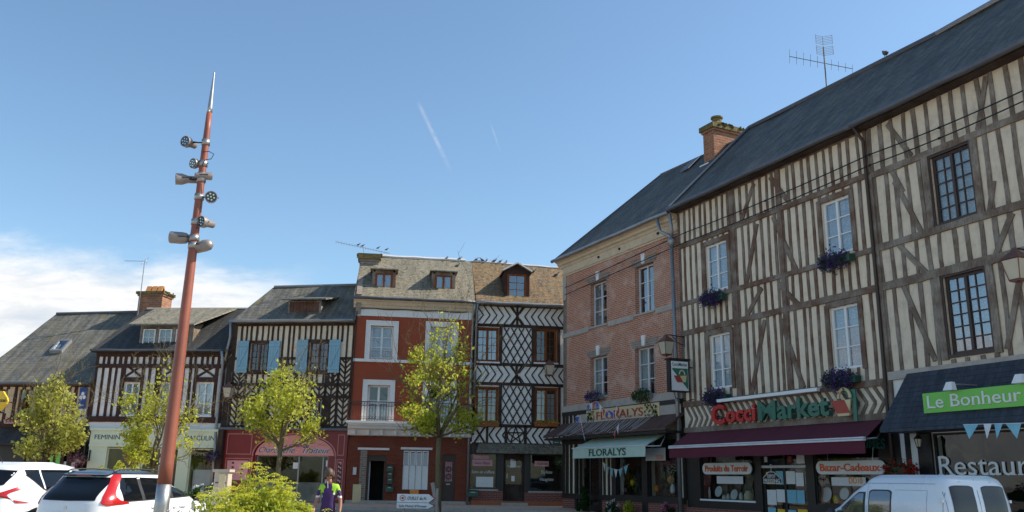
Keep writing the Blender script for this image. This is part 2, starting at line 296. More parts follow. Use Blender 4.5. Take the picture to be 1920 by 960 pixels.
# ------------------------------------------------------------------ mesh building
class MB:
    def __init__(s): s.v = []; s.f = []; s.mi = []; s.cur = 0
    def add(s, vs, fs):
        o = len(s.v); s.v += [tuple(x) for x in vs]; s.f += [tuple(o+i for i in f) for f in fs]; s.mi += [s.cur]*len(fs); return s
    def box(s, x0, x1, y0, y1, z0, z1):
        return s.hexa([(x0, y0, z0), (x1, y0, z0), (x1, y1, z0), (x0, y1, z0), (x0, y0, z1), (x1, y0, z1), (x1, y1, z1), (x0, y1, z1)])
    def hexa(s, p):
        return s.add(p, [(0, 3, 2, 1), (4, 5, 6, 7), (0, 1, 5, 4), (1, 2, 6, 5), (2, 3, 7, 6), (3, 0, 4, 7)])
    def prism(s, poly, y0, y1):                       # polygon in x-z, extruded along y
        n = len(poly); a = [(x, y0, z) for x, z in poly] + [(x, y1, z) for x, z in poly]
        return s.add(a, [tuple(range(n)), tuple(range(2*n-1, n-1, -1))] + [(i, i+n, (i+1) % n+n, (i+1) % n) for i in range(n)])
    def prismx(s, poly, x0, x1):                      # polygon in y-z, extruded along x
        n = len(poly); a = [(x0, y, z) for y, z in poly] + [(x1, y, z) for y, z in poly]
        return s.add(a, [tuple(range(n)), tuple(range(2*n-1, n-1, -1))] + [(i, (i+1) % n, (i+1) % n+n, i+n) for i in range(n)])
    def beam(s, p, q, w_, y0, y1, wob=0.0, rnd=random):
        px, pz = p; qx, qz = q; ln = hypot(qx-px, qz-pz)
        if ln < .02: return s
        dx, dz = (qx-px)/ln, (qz-pz)/ln; nx, nz = -dz, dx
        if wob <= 0 or ln < .5:
            h = w_/2
            return s.prism([(px+nx*h, pz+nz*h), (px-nx*h, pz-nz*h), (qx-nx*h, qz-nz*h), (qx+nx*h, qz+nz*h)], y0, y1)
        n = max(2, int(ln/.3)); A = []; B = []; ph = rnd.uniform(0, 6); am = rnd.uniform(-wob, wob)
        for i in range(n+1):
            t = i/n; c = am*sin(pi*t)*1.2+rnd.uniform(-wob, wob)*.3; h = w_/2*(1+rnd.uniform(-.16, .16)*min(1, wob*40))
            x = px+dx*ln*t+nx*c; z = pz+dz*ln*t+nz*c
            A.append((x+nx*h, z+nz*h)); B.append((x-nx*h, z-nz*h))
        for i in range(n):
            s.prism([A[i], B[i], B[i+1], A[i+1]], y0, y1)
        return s
    def tube(s, pts, r, n=8, cap=True):
        pts = [Vector(p_) for p_ in pts]; rs = r if isinstance(r, (list, tuple)) else [r]*len(pts)
        rings = []; up = None
        for i, p_ in enumerate(pts):
            d_ = (pts[min(i+1, len(pts)-1)]-pts[max(i-1, 0)]).normalized()
            if up is None: up = Vector((0, 0, 1)) if abs(d_.z) < .9 else Vector((1, 0, 0))
            a = d_.cross(up).normalized(); b = a.cross(d_).normalized(); up = b
            rings.append([p_+a*rs[i]*cos(2*pi*k/n)+b*rs[i]*sin(2*pi*k/n) for k in range(n)])
        vs = [v for rr in rings for v in rr]; fs = []
        for i in range(len(pts)-1):
            for k in range(n): fs.append((i*n+k, i*n+(k+1) % n, (i+1)*n+(k+1) % n, (i+1)*n+k))
        if cap: fs.append(tuple(range(n-1, -1, -1))); fs.append(tuple((len(pts)-1)*n+k for k in range(n)))
        return s.add(vs, fs)
    def lathe(s, prof, o=(0, 0, 0), n=16, axis=None):      # prof: (r, z)
        A = Matrix.Identity(3) if axis is None else Vector((0, 0, 1)).rotation_difference(Vector(axis)).to_matrix()
        o = Vector(o); vs = []
        for r, z in prof:
            for k in range(n): vs.append(o+A@Vector((r*cos(2*pi*k/n), r*sin(2*pi*k/n), z)))
        fs = []
        for i in range(len(prof)-1):
            for k in range(n): fs.append((i*n+k, i*n+(k+1) % n, (i+1)*n+(k+1) % n, (i+1)*n+k))
        fs.append(tuple(range(n-1, -1, -1))); fs.append(tuple((len(prof)-1)*n+k for k in range(n)))
        return s.add(vs, fs)
    def ball(s, c, rx, ry=None, rz=None, n=8, m_=6, jit=0):
        ry = ry or rx; rz = rz or rx; vs = []; fs = []
        for i in range(m_+1):
            a = pi*i/m_
            for k in range(n):
                j = 1+random.uniform(-jit, jit)
                vs.append((c[0]+rx*j*sin(a)*cos(2*pi*k/n), c[1]+ry*j*sin(a)*sin(2*pi*k/n), c[2]+rz*j*cos(a)))
        for i in range(m_):
            for k in range(n): fs.append((i*n+k, (i+1)*n+k, (i+1)*n+(k+1) % n, i*n+(k+1) % n))
        return s.add(vs, fs)
    def leaf(s, c, size, nrm=None, elong=1.5, rnd=random):
        d_ = Vector((rnd.gauss(0, 1), rnd.gauss(0, 1), rnd.gauss(0, 1))).normalized()
        e = d_.cross(Vector((rnd.gauss(0, 1), rnd.gauss(0, 1), rnd.gauss(0, 1)))).normalized(); n_ = d_.cross(e)
        c = Vector(c); a = size*elong/2; b = size/2
        return s.add([c-d_*a, c+e*b+n_*size*.12, c+d_*a, c-e*b+n_*size*.12], [(0, 1, 2, 3)])
    def build(s, name, mat, parent=None, smooth=False, label=None, mats=None):
        me = bpy.data.meshes.new(name); me.from_pydata(s.v, [], s.f); me.validate()
        for mm in (mats or [mat]): me.materials.append(M[mm] if isinstance(mm, str) else mm)
        if mats and len(me.polygons) == len(s.mi): me.polygons.foreach_set('material_index', s.mi)
        if smooth: me.polygons.foreach_set('use_smooth', [True]*len(me.polygons))
        me.update(); o = bpy.data.objects.new(name, me); COL.objects.link(o)
        if parent: o.parent = parent
        if label: o['label'] = label
        return o
def smooth_by_angle(o, ang=40):
    import bmesh
    bm = bmesh.new(); bm.from_mesh(o.data); bmesh.ops.remove_doubles(bm, verts=bm.verts, dist=1e-5); bmesh.ops.recalc_face_normals(bm, faces=bm.faces)
    for e in bm.edges:
        if len(e.link_faces) == 2 and e.calc_face_angle(0) > radians(ang): e.smooth = False
    for f in bm.faces: f.smooth = True
    bm.to_mesh(o.data); bm.free(); return o
def tag(o, label, cat, group=None, kind=None):
    o['label'] = label; o['category'] = cat
    if group: o['group'] = group
    if kind: o['kind'] = kind
    return o
def thing(name, label, cat, loc=(0, 0, 0), rz=0, group=None):
    o = bpy.data.objects.new(name, None); COL.objects.link(o); o.location = loc; o.rotation_euler = (0, 0, rz); o.empty_display_size = .2
    return tag(o, label, cat, group)
def copytree(o, parent=None):
    c = o.copy(); COL.objects.link(c); c.parent = parent
    for ch in list(o.children): copytree(ch, c)
    return c
def ray(x, y): return _f*FPX + RX*(x-960) + UX*(480-y)
def atY(x, y, Yd): v = ray(x, y); return CAM + v*(Yd/v.y)

def textmesh(txt, mat, parent, u0, u1, z0, h, y, ext=.01, shear=0.0, bold=0.0, rot=0.0, name='lettering', serif=0, base=None):
    """letters on a plane facing local -y: spans u0..u1, baseline z0, cap height h, baseline tilt rot"""
    c = bpy.data.curves.new('letters', 'FONT'); c.body = txt; c.size = 1; c.extrude = ext; c.shear = shear; c.offset = bold
    c.resolution_u = 3
    o = bpy.data.objects.new('letters', c); COL.objects.link(o)
    bpy.context.view_layer.update()
    me = bpy.data.meshes.new_from_object(o.evaluated_get(bpy.context.evaluated_depsgraph_get()))
    bpy.data.objects.remove(o)
    xs = [v.co.x for v in me.vertices]; x0, x1 = min(xs), max(xs); k = (u1-u0)/(x1-x0); kh = h/.69
    for v in me.vertices:
        X_, Z_ = (v.co.x-x0)*k, v.co.y*kh
        v.co = (u0+X_*cos(rot)-Z_*sin(rot), y-v.co.z, z0+X_*sin(rot)+Z_*cos(rot))
    me.materials.clear(); me.materials.append(M[mat]); me.name = name
    t = bpy.data.objects.new(name, me); COL.objects.link(t); t.parent = parent
    if serif:      # little bars at feet and heads of upright strokes
        sb = MB(); kx = h*.16
        tops = [(v.co.x, v.co.z) for v in me.vertices]
        seen = set()
        for tx, tz in tops:
            for zz, s_ in ((z0, 1), (z0+h, -1)):
                if abs(tz-zz) < h*.012 and round(tx/kx) not in seen:
                    seen.add(round(tx/kx)); sb.box(tx-kx*.45, tx+kx*.45, y-ext*.9, y+ext*.9, zz if s_ > 0 else zz-h*.05, zz+h*.05 if s_ > 0 else zz)
        if sb.v: sb.build('serif', mat, t)
    return t

def clipseg(p, q, r):
    (x0, z0), (x1, z1) = p, q; dx, dz = x1-x0, z1-z0; t0, t1 = 0.0, 1.0
    for pp, qq in ((-dx, x0-r[0]), (dx, r[1]-x0), (-dz, z0-r[2]), (dz, r[3]-z0)):
        if abs(pp) < 1e-9:
            if qq < 0: return None
        else:
            t = qq/pp
            if pp < 0: t0 = max(t0, t)
            else: t1 = min(t1, t)
    if t0 >= t1: return None
    return (x0+dx*t0, z0+dz*t0), (x0+dx*t1, z0+dz*t1)

class House:
    def __init__(s, name, label, P, az, cat='house'):
        s.P = Vector((P[0], P[1], 0)); s.az = radians(az); s.d = Vector((sin(s.az), cos(s.az), 0)); s.n = Vector((s.d.y, -s.d.x, 0))
        s.rz = atan2(s.d.y, s.d.x); s.root = thing(name, label, cat, s.P, s.rz)
        s.rnd = random.Random(int(az*100)+len(label))
    def uz(s, px, py, off=0.0):
        v = ray(px, py); t = ((s.P+s.n*off-CAM).dot(s.n))/(v.dot(s.n)); Q = CAM+v*t
        return (Q-s.P).dot(s.d), Q.z
    def rect(s, px0, px1, py0, py1, off=0.0):
        pm, pxm = (py0+py1)/2, (px0+px1)/2
        return s.uz(px0, pm, off)[0], s.uz(px1, pm, off)[0], s.uz(pxm, py1, off)[1], s.uz(pxm, py0, off)[1]
    def w(s, u, y, z): return s.P+s.d*u-s.n*y+Vector((0, 0, z))
    def wall(s, u0, u1, z0, z1, holes, mat, y0=0.0, th=.3, name='wall', label=None):
        xs = sorted({u0, u1, *[min(max(h[i], u0), u1) for h in holes for i in (0, 1)]}); zs = sorted({z0, z1, *[min(max(h[i], z0), z1) for h in holes for i in (2, 3)]})
        mb = MB()
        solid = lambda x, z: not any(h[0] < x < h[1] and h[2] < z < h[3] for h in holes)
        for i in range(len(xs)-1):
            j = 0
            while j < len(zs)-1:
                if solid((xs[i]+xs[i+1])/2, (zs[j]+zs[j+1])/2):
                    k = j
                    while k+1 < len(zs)-1 and solid((xs[i]+xs[i+1])/2, (zs[k+1]+zs[k+2])/2): k += 1
                    x0, x1, a, b = xs[i], xs[i+1], zs[j], zs[k+1]
                    mb.add([(x0, y0, a), (x1, y0, a), (x1, y0, b), (x0, y0, b)], [(0, 1, 2, 3)])
                    j = k+1
                else: j += 1
        for h in holes:
            a, b, c, e = h[:4]; t = y0+th
            mb.add([(a, y0, c), (b, y0, c), (b, y0, e), (a, y0, e), (a, t, c), (b, t, c), (b, t, e), (a, t, e)], [(0, 1, 5, 4), (3, 7, 6, 2), (0, 4, 7, 3), (1, 2, 6, 5)])
        mb.add([(u0, y0, z0), (u0, y0, z1), (u0, y0+th, z1), (u0, y0+th, z0)], [(0, 1, 2, 3)]); mb.add([(u1, y0, z0), (u1, y0, z1), (u1, y0+th, z1), (u1, y0+th, z0)], [(0, 3, 2, 1)])
        return mb.build(name, mat, s.root, label=label)
    def window(s, r, mat='wpaint', cols=1, rows=3, depth=.14, fw=.07, mw=.028, curtain='lace', glassm='glass', leaves=2, sill=None, y0=0.0, sillout=.06, outer=None, cur_top=1.0, swag=False, label=None):
        a, b, c, e = r; y = y0+depth; f = MB()
        if outer:
            f.box(a-outer, b+outer, y0-.03, y0+.05, e, e+outer); f.box(a-outer, a, y0-.03, y0+.05, c, e); f.box(b, b+outer, y0-.03, y0+.05, c, e); f.box(a-outer, b+outer, y0-.045, y0+.05, c-outer*.8, c)
        f.box(a, b, y-.02, y+.05, c, c+fw); f.box(a, b, y-.02, y+.05, e-fw*.8, e); f.box(a, a+fw, y-.02, y+.05, c+fw, e-fw*.8); f.box(b-fw, b, y-.02, y+.05, c+fw, e-fw*.8)
        ix0, ix1, iz0, iz1 = a+fw, b-fw, c+fw, e-fw*.8
        W_ = (ix1-ix0)/leaves
        for i in range(leaves):
            x0, x1 = ix0+W_*i, ix0+W_*(i+1)
            if i: f.box(x0-fw*.5, x0+fw*.5, y-.035, y+.03, iz0, iz1)
            for k in range(1, cols): xx = x0+(x1-x0)*k/cols; f.box(xx-mw/2, xx+mw/2, y-.012, y+.02, iz0, iz1)
        for k in range(1, rows): zz = iz0+(iz1-iz0)*k/rows; f.box(ix0, ix1, y-.014, y+.018, zz-mw/2, zz+mw/2)
        o = f.build('window', mat, s.root, label=label)
        MB().add([(ix0, y+.008, iz0), (ix1, y+.008, iz0), (ix1, y+.008, iz1), (ix0, y+.008, iz1)], [(0, 1, 2, 3)]).build('pane', glassm, o)
        if sill: MB().box(a-.06, b+.06, y0-sillout, y-.02, c-.07, c).build('sill', sill, o)
        if curtain:
            n = 36; cb = MB(); yy = y+.07
            if swag:   # two drawn curtains with a gap
                spans = ((ix0, ix0+(ix1-ix0)*.34), (ix1-(ix1-ix0)*.34, ix1))
            else: spans = ((ix0, ix1),)
            for (p0, p1) in spans:
                vs = []; m_ = 14
                for i in range(m_+1):
                    t = i/m_; x = p0+(p1-p0)*t; dy = .02*sin(t*19+s.rnd.uniform(-.4, .4))
                    vs += [(x, yy+dy, iz0), (x, yy+dy*.6, iz0+(iz1-iz0)*cur_top)]
                cb.add(vs, [(2*i, 2*i+2, 2*i+3, 2*i+1) for i in range(m_)])
            cb.build('curtain', curtain, o)
        return o
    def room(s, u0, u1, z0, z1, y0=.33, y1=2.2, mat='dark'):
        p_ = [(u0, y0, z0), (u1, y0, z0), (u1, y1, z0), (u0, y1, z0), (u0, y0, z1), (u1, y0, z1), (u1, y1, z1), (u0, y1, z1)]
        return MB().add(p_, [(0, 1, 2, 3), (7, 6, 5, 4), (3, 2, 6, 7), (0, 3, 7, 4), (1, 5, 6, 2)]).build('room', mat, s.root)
    def studs(s, mb, u0, u1, z0, z1, step, wd, skip=(), y0=-.03, y1=.04, wob=.012, lean=0.0):
        n = max(1, round((u1-u0)/step)); r = s.rnd
        for i in range(n+1):
            u = u0+(u1-u0)*i/n+(r.uniform(-.03, .03) if 0 < i < n else 0)
            segs = [(z0, z1)]
            for (a, b, c, e) in skip:
                if a-wd*.3 < u < b+wd*.3:
                    ns = []
                    for (p0, p1) in segs:
                        if c > p0+.02: ns.append((p0, min(p1, c)))
                        if e < p1-.02: ns.append((max(p0, e), p1))
                        if e <= p0 or c >= p1: ns = ns or [(p0, p1)]
                    segs = [q_ for q_ in ns if q_[1]-q_[0] > .05]
            for p0, p1 in segs: mb.beam((u+r.uniform(-lean, lean), p0), (u+r.uniform(-lean, lean), p1), wd*r.uniform(.82, 1.15), y0+r.uniform(0, .006), y1, wob, r)
    def clipbeam(s, mb, p, q, w_, r, y0=-.03, y1=.04, wob=0):
        c = clipseg(p, q, r)
        if c: mb.beam(c[0], c[1], w_, y0, y1, wob, s.rnd)
    def chevrons(s, mb, r, step, w_, dirn=1, y0=-.028, run=None):   # '>' (dirn 1) or '<' (dirn -1), two rows
        a, b, c, e = r; zm = (c+e)/2; run = run or (e-c)*.36; u = a-run-step
        while u < b+run+step:
            s.clipbeam(mb, (u, e), (u+run*dirn, zm), w_, r, y0-s.rnd.uniform(0, .003)); s.clipbeam(mb, (u+run*dirn, zm), (u, c), w_, r, y0-.004-s.rnd.uniform(0, .003)); u += step
    def vees(s, mb, r, n, w_, up=False, y0=-.028):                # nested V's about the panel's middle
        a, b, c, e = r; um = (a+b)/2; h = (b-a)/2; st = (e-c)/n
        for k in range(-2, n+1):
            zc = c+st*k; zz = zc+h*1.05
            if up: zc, zz = zz, zc
            s.clipbeam(mb, (um, zc), (a, zz), w_, r, y0-s.rnd.uniform(0, .003)); s.clipbeam(mb, (um, zc), (b, zz), w_, r, y0-.004-s.rnd.uniform(0, .003))
    def lattice(s, mb, r, step, w_, slope=1.7, y0=-.03):
        a, b, c, e = r; H_ = e-c; W_ = b-a; k = a-H_/slope-step
        while k < b+H_/slope+step:
            s.clipbeam(mb, (k, c), (k+H_/slope, e), w_, r, y0); s.clipbeam(mb, (k, e), (k+H_/slope, c), w_, r, y0-.006); k += step

def roofslab(h, eave, ridge, mat, back=None, th=.09, name='roof'):
    """eave: ((u0,y,z),(u1,y,z)), ridge likewise; back slope down behind; closed solid"""
    e0, e1 = [Vector(x) for x in eave]; r0, r1 = [Vector(x) for x in ridge]
    mb = MB(); n = 14
    def P(t, s_):
        a = e0.lerp(e1, t); b = r0.lerp(r1, t); p_ = a.lerp(b, s_)
        wv = .02*noise.noise(Vector((p_.x*.5, p_.z*.6, 3.3)))*2
        return p_+Vector((0, -wv, wv))
    vs = [P(i/n, j/6) for j in range(7) for i in range(n+1)]
    fs = [(j*(n+1)+i, j*(n+1)+i+1, (j+1)*(n+1)+i+1, (j+1)*(n+1)+i) for j in range(6) for i in range(n)]
    mb.add(vs, fs)
    b0 = Vector((e0.x, 2*r0.y-e0.y, e0.z)); b1 = Vector((e1.x, 2*r1.y-e1.y, e1.z))
    mb.add([r0, r1, b1, b0], [(0, 3, 2, 1)])
    mb.add([e0, r0, b0], [(0, 1, 2)]); mb.add([e1, r1, b1], [(0, 2, 1)])
    dz = Vector((0, 0, -th)); mb.add([e0, e1, e1+dz, e0+dz], [(0, 3, 2, 1)]); mb.add([e0+dz, e1+dz, b1+dz, b0+dz], [(0, 1, 2, 3)])
    return mb.build(name, mat, h.root)
def gutter(h, u0, u1, y, z, mat='zinc', r=.07, name='gutter', z1=None):
    mb = MB(); z1 = z if z1 is None else z1
    mb.tube([(u0+(u1-u0)*i/8, y, z+(z1-z)*i/8+.01*sin(i*2.1)) for i in range(9)], r, 8); return mb.build(name, mat, h.root, smooth=True)
def cable(h, pts, r=.012, mat='iron', name='cable'):
    return MB().tube(pts, r, 5).build(name, mat, h.root)
# ------------------------------------------------------------------ ground
def gz(x, y):
    t = min(1, max(0, (y-20-max(0, x)*1.2)/15)); t = t*t*(3-2*t); return .36*t-.06*(1 if x > 4 else 0)*(1-t)
def sheet(name, xs, ys, mat, dz=0, fn=gz):
    vs = [(x, y, fn(x, y)+dz) for y in ys for x in xs]; n = len(xs)
    fs = [(j*n+i, j*n+i+1, (j+1)*n+i+1, (j+1)*n+i) for j in range(len(ys)-1) for i in range(n-1)]
    o = MB().add(vs, fs).build(name, mat); o['kind'] = 'structure'; return o
def rng(a, b, n): return [a+(b-a)*i/n for i in range(n+1)]
M['asphalt'] = plain('asphalt', (.36, .31, .26), .9, var=.3, scale=30, bump=.4)
M['paving'] = brick('square_paving', (.36, .27, .2), (.30, .21, .16), (.2, .16, .13), (.36, .3, .25), .4)
M['footpath'] = plain('sunlit_pink_pavement', (.66, .43, .30), .85, var=.15, scale=9)  # pink paving coloured paler and warmer, standing in for sunlight on it
sheet('ground', [-1500, -300, -60]+rng(-50, 30, 40)+[60, 300, 1500], [-300, -40]+rng(-10, 46, 28)+[80, 300, 1500], 'asphalt', -.02)
sheet('footpath', rng(-30, 9, 39), rng(33.4, 42, 9), 'footpath', .09)
k_ = MB(); k_.add([(x, y, gz(x, y)+z) for x in rng(-30, 9, 39) for y, z in ((33.25, -.05), (33.25, .1), (33.4, .1))], [(3*i+j, 3*i+3+j, 3*i+4+j, 3*i+1+j) for i in range(39) for j in (0, 1)])
k_.build('kerb', 'greystone')['kind'] = 'structure'

# ------------------------------------------------------------------ the row across the square
H4P = atY(660, 940, 37)
H4 = House('red_house', 'brick red rendered house with white window surrounds and an iron balcony', H4P, 82)
H3 = House('timbered_house', 'cream half-timbered house with light blue shutters above the burgundy butcher shop', H4P, 97.5)
H2 = House('timbered_house', 'white and dark brown timbered house above the pale green clothes shop', H3.w(-5.92, 0, 0), 95)
H1 = House('timbered_house', 'low house with a long mossy slate roof and a skylight, leftmost in the row', H2.w(-6.03, 0, 0), 97.5)
H5 = House('timbered_house', 'black and white house with lattice timbers and a rusty lichened roof', H4.w(4.83, 0, 0), 82)

def base_extra(h, u0, u1, z): pass
# ---- H5
def build_H5():
    h = H5; R = lambda *a: h.rect(*a)
    wins = [R(893, 935, 616, 678), R(1003, 1044, 618, 680), R(892, 934, 727, 793), R(1003, 1045, 729, 793)]
    z_e = 8.98; U1 = 4.15
    zb = h.uz(960, 842)[1]; zt = zb
    shops = [R(880, 932, 850, 917), R(993, 1053, 852, 921)]; door = R(944, 983, 848, 943)
    h.wall(0.04, U1, 3.0, z_e, wins, 'white')
    h.wall(0.04, U1, .1, 3.0, [s_ for s_ in shops+[door]], 'blackwood', name='shopfront')
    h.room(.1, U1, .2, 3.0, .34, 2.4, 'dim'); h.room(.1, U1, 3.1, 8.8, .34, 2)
    T = MB()
    Z = lambda y, x=967: h.uz(x, y)[1]
    bands = [(Z(613), Z(573)), (Z(683), Z(613)), (Z(722), Z(683)), (Z(797), Z(722)), (Z(834), Z(799))]
    for z in (Z(612), Z(684), Z(721), Z(799), Z(834)): T.beam((.04, z), (U1, z), .13, -.045, .04, .01, h.rnd)
    T.beam((.04, Z(574)), (U1, Z(574)), .12, -.04, .04)
    um = (wins[0][1]+wins[1][0])/2
    for i in (0, 2, 4):
        c, e = bands[i]
        if i < 4:
            h.chevrons(T, (.1, um-.12, c, e), .30, .05, 1); h.chevrons(T, (um+.12, U1, c, e), .30, .05, -1)
            T.beam((um, c), (um, e), .1, -.05, .04); h.clipbeam(T, (um-.28, c), (um+.28, e), .08, (um-.4, um+.4, c, e)); h.clipbeam(T, (um-.28, e), (um+.28, c), .08, (um-.4, um+.4, c, e), -.034)
        else:
            w_ = .42; h.chevrons(T, (.75, um-w_, c, e), .29, .06, -1); h.chevrons(T, (um+w_, U1, c, e), .29, .06, -1)
            T.beam((.1, c), (.62, e), .08, -.03, .04); T.beam((.1, e), (.62, c), .08, -.036, .04); T.beam((.68, c), (.68, e), .1, -.04, .04)
            for x in (um-w_, um+w_): T.beam((x, c), (x, e), .12, -.045, .04)
            zc = (c+e)/2; r_ = (e-c)/2*.92; P_ = [(um+r_*sin(2*pi*k/5+pi), zc+r_*cos(2*pi*k/5+pi)) for k in range(5)]
            P_ = [(um+r_*sin(2*pi*k/5), zc+r_*cos(2*pi*k/5)) for k in range(5)]
            for k in range(5): T.beam(P_[k], P_[(k+2) % 5], .05, -.03-.002*k, .04)
            for k in range(20):
                a, b = 2*pi*k/20, 2*pi*(k+1)/20; T.beam((um+r_*sin(a), zc+r_*cos(a)), (um+r_*sin(b), zc+r_*cos(b)), .045, -.045, .04)
    for (i, a, b) in ((1, wins[0], wins[1]), (3, wins[2], wins[3])):
        c, e = bands[i]; h.lattice(T, (a[1]+.12, b[0]-.12, c+.05, e-.05), .33, .05, 1.75)
        for x in (a[1]+.09, b[0]-.09): T.beam((x, c), (x, e), .13, -.05, .04, .006, h.rnd)
        for x in (a[0]-.09, b[1]+.09): T.beam((x, c), (x, e), .1, -.05, .04, .006, h.rnd)
    T.beam((.07, 3.3), (.07, z_e), .09, -.05, .04, .005, h.rnd)
    T.build('timber_frame', 'timber_dark', h.root)
    for i, r in enumerate(wins):
        o = h.window(r, 'oak', 2, 4, .1, .1, .02, None if i == 1 else 'sheer', 'glassblue' if i in (0,) else 'glass', sill='whitestone' if i < 2 else 'oak', outer=.05, cur_top=.9 if i else 1)
    for i, s_ in enumerate(shops):
        o = h.window(s_, 'blackwood', 1, 1, .08, .05, .02, None, 'shopglass', leaves=1, sill='greystone')
    a, b, c, e = door; D = MB()
    D.box(a, b, .1, .15, c, c+.75); D.box(a, a+.1, .1, .15, c+.75, e); D.box(b-.1, b, .1, .15, c+.75, e); D.box(a+.1, b-.1, .1, .15, e-.35, e)
    for k in range(7): x = a+.08+(b-a-.16)*k/6; D.box(x-.01, x+.01, .085, .1, c+.08, c+.7)
    dd = D.build('door', 'timber_dark', h.root); MB().add([(a+.1, .12, c+.75), (b-.1, .12, c+.75), (b-.1, .12, e-.35), (a+.1, .12, e-.35)], [(0, 1, 2, 3)]).build('pane', 'shopglass', dd)
    MB().box(a+.14, a+.17, .04, .1, c+1, c+1.2).build('handle', 'steel', dd)
    textmesh('Day Création', 'paper', dd, a+.16, b-.16, e-.62, .09, .11, .004, .15)
    pp = MB(); pp.box(a+.3, b-.35, .10, .112, c+1.45, c+1.8); pp.box(a+.35, b-.4, .10, .112, c+.88, c+1.1); pp.build('notice', 'paper', dd)
    # low brick wall with pinkish plinth
    bb = MB(); bb.box(.1, door[0]-.02, -.04, .1, .2, shops[0][2]-.06); bb.box(door[1]+.02, U1, -.04, .1, .2, shops[1][2]-.06); bb.build('low_wall', 'brick_low', h.root)
    MB().box(.05, U1, -.10, .1, .1, .62).build('plinth', 'terracotta', h.root); MB().box(door[0]-.1, door[1]+.1, -.42, -.1, .3, .56).build('doorstep', 'greystone', h.root)
    # sloping canopy over the shop
    za, zc = Z(833), Z(851)
    mb = MB(); mb.hexa([(.2, -.38, zc), (U1+.1, -.38, zc), (U1+.1, -.02, za-.04), (.35, -.02, za-.04), (.2, -.36, zc+.07), (U1+.1, -.36, zc+.07), (U1+.1, -.02, za+.05), (.35, -.02, za+.05)])
    mb.build('canopy', 'slate_red', h.root)  # slate given the paler tile colour so that it looks sunlit
    # shop signs and letters in the windows
    a, b, c, e = shops[0]; pk = MB(); pk.box(a+.12, b-.2, .055, .065, e-.52, e-.26); pk.box(a+.15, b-.35, .055, .065, e-.23, e-.08); pk.build('sign_strip', 'pinkpaper', h.root)
    textmesh('Salon Rose', 'navy', h.root, a+.2, b-.3, e-.45, .11, .05, .004, .3)
    textmesh('Salon de coiffure', 'paper', h.root, a+.1, b-.12, e-.82, .12, .055, .004, .2); textmesh('mixte', 'paper', h.root, a+.45, b-.4, e-1.08, .11, .055, .004, .2)
    MB().box(a+.3, b-.15, .056, .066, c+.08, c+.5).build('poster', 'paper', h.root)
    a, b, c, e = shops[1]; MB().box(a+.22, b-.55, .055, .065, e-.5, e-.28).build('sign_strip', 'pinkpaper', h.root)
    textmesh('Salon', 'navy', h.root, a+.3, b-.6, e-.43, .1, .05, .004, .3)
    textmesh('Styliste', 'paper', h.root, a+.5, b-.4, e-.8, .14, .055, .004, .2); textmesh('Visagiste', 'paper', h.root, a+.45, b-.35, e-1.1, .14, .055, .004, .2)
    # roof
    roofslab(h, ((.05, -.32, 9.02), (4.95, -.32, 9.02)), ((.0, 1.95, 11.4), (4.6, 1.95, 11.25)), 'tile_rust')
    gutter(h, .02, 4.3, -.38, 9.0, 'zinc')
    rc = MB(); rc.tube([(i*.46, 1.95, 11.42-.015*i+.01*sin(i*3)) for i in range(11)], .07, 6); rc.build('ridge_capping', 'zinc_lt', h.root)
    # dormer with a small gable
    a, b, c, e = R(951, 987, 516, 562); yf = .12; a, b, c, e = h.rect(951, 987, 514, 560, -yf)
    W_ = (.14)
    f = MB(); f.box(a-W_, a, yf, yf+.1, c-.08, e); f.box(b, b+W_, yf, yf+.1, c-.08, e); f.box(a-W_, b+W_, yf, yf+.1, e, e+.13); f.prism([(a-W_, e+.13), (b+W_, e+.13), ((a+b)/2, e+.42)], yf+.01, yf+.1)
    f.prismx([(yf+.1, c-.1), (yf+.1, e+.13), (yf+2.0, e+.13), (yf+.6, c-.1)], a-W_, a-W_+.06); f.prismx([(yf+.1, c-.1), (yf+.1, e+.13), (yf+2.0, e+.13), (yf+.6, c-.1)], b+W_-.06, b+W_)
    d_ = f.build('dormer', 'timber_choc', h.root)
    g_ = MB(); ov = .1
    for s_ in (-1, 1):
        x1 = (a+b)/2+s_*((b-a)/2+W_+ov); z1 = e+.06
        g_.hexa([((a+b)/2, yf-.15, e+.42), (x1, yf-.15, z1), (x1, yf+1.9, z1), ((a+b)/2, yf+1.9, e+.42), ((a+b)/2, yf-.15, e+.5), (x1, yf-.15, z1+.06), (x1, yf+1.9, z1+.06), ((a+b)/2, yf+1.9, e+.5)])
    g_.build('dormer_roof', 'tile_rust', d_)
    v_ = MB()
    for s_ in (-1, 1): v_.beam(((a+b)/2, e+.5), ((a+b)/2+s_*((b-a)/2+W_+ov), e+.12), .06, yf-.18, yf-.15)
    v_.box(a-W_-.03, b+W_+.03, yf-.08, yf+.02, c-.16, c-.08); v_.build('dormer_trim', 'wpaint', d_)
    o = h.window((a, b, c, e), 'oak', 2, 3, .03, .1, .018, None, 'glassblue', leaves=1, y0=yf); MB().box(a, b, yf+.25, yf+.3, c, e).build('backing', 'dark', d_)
build_H5()

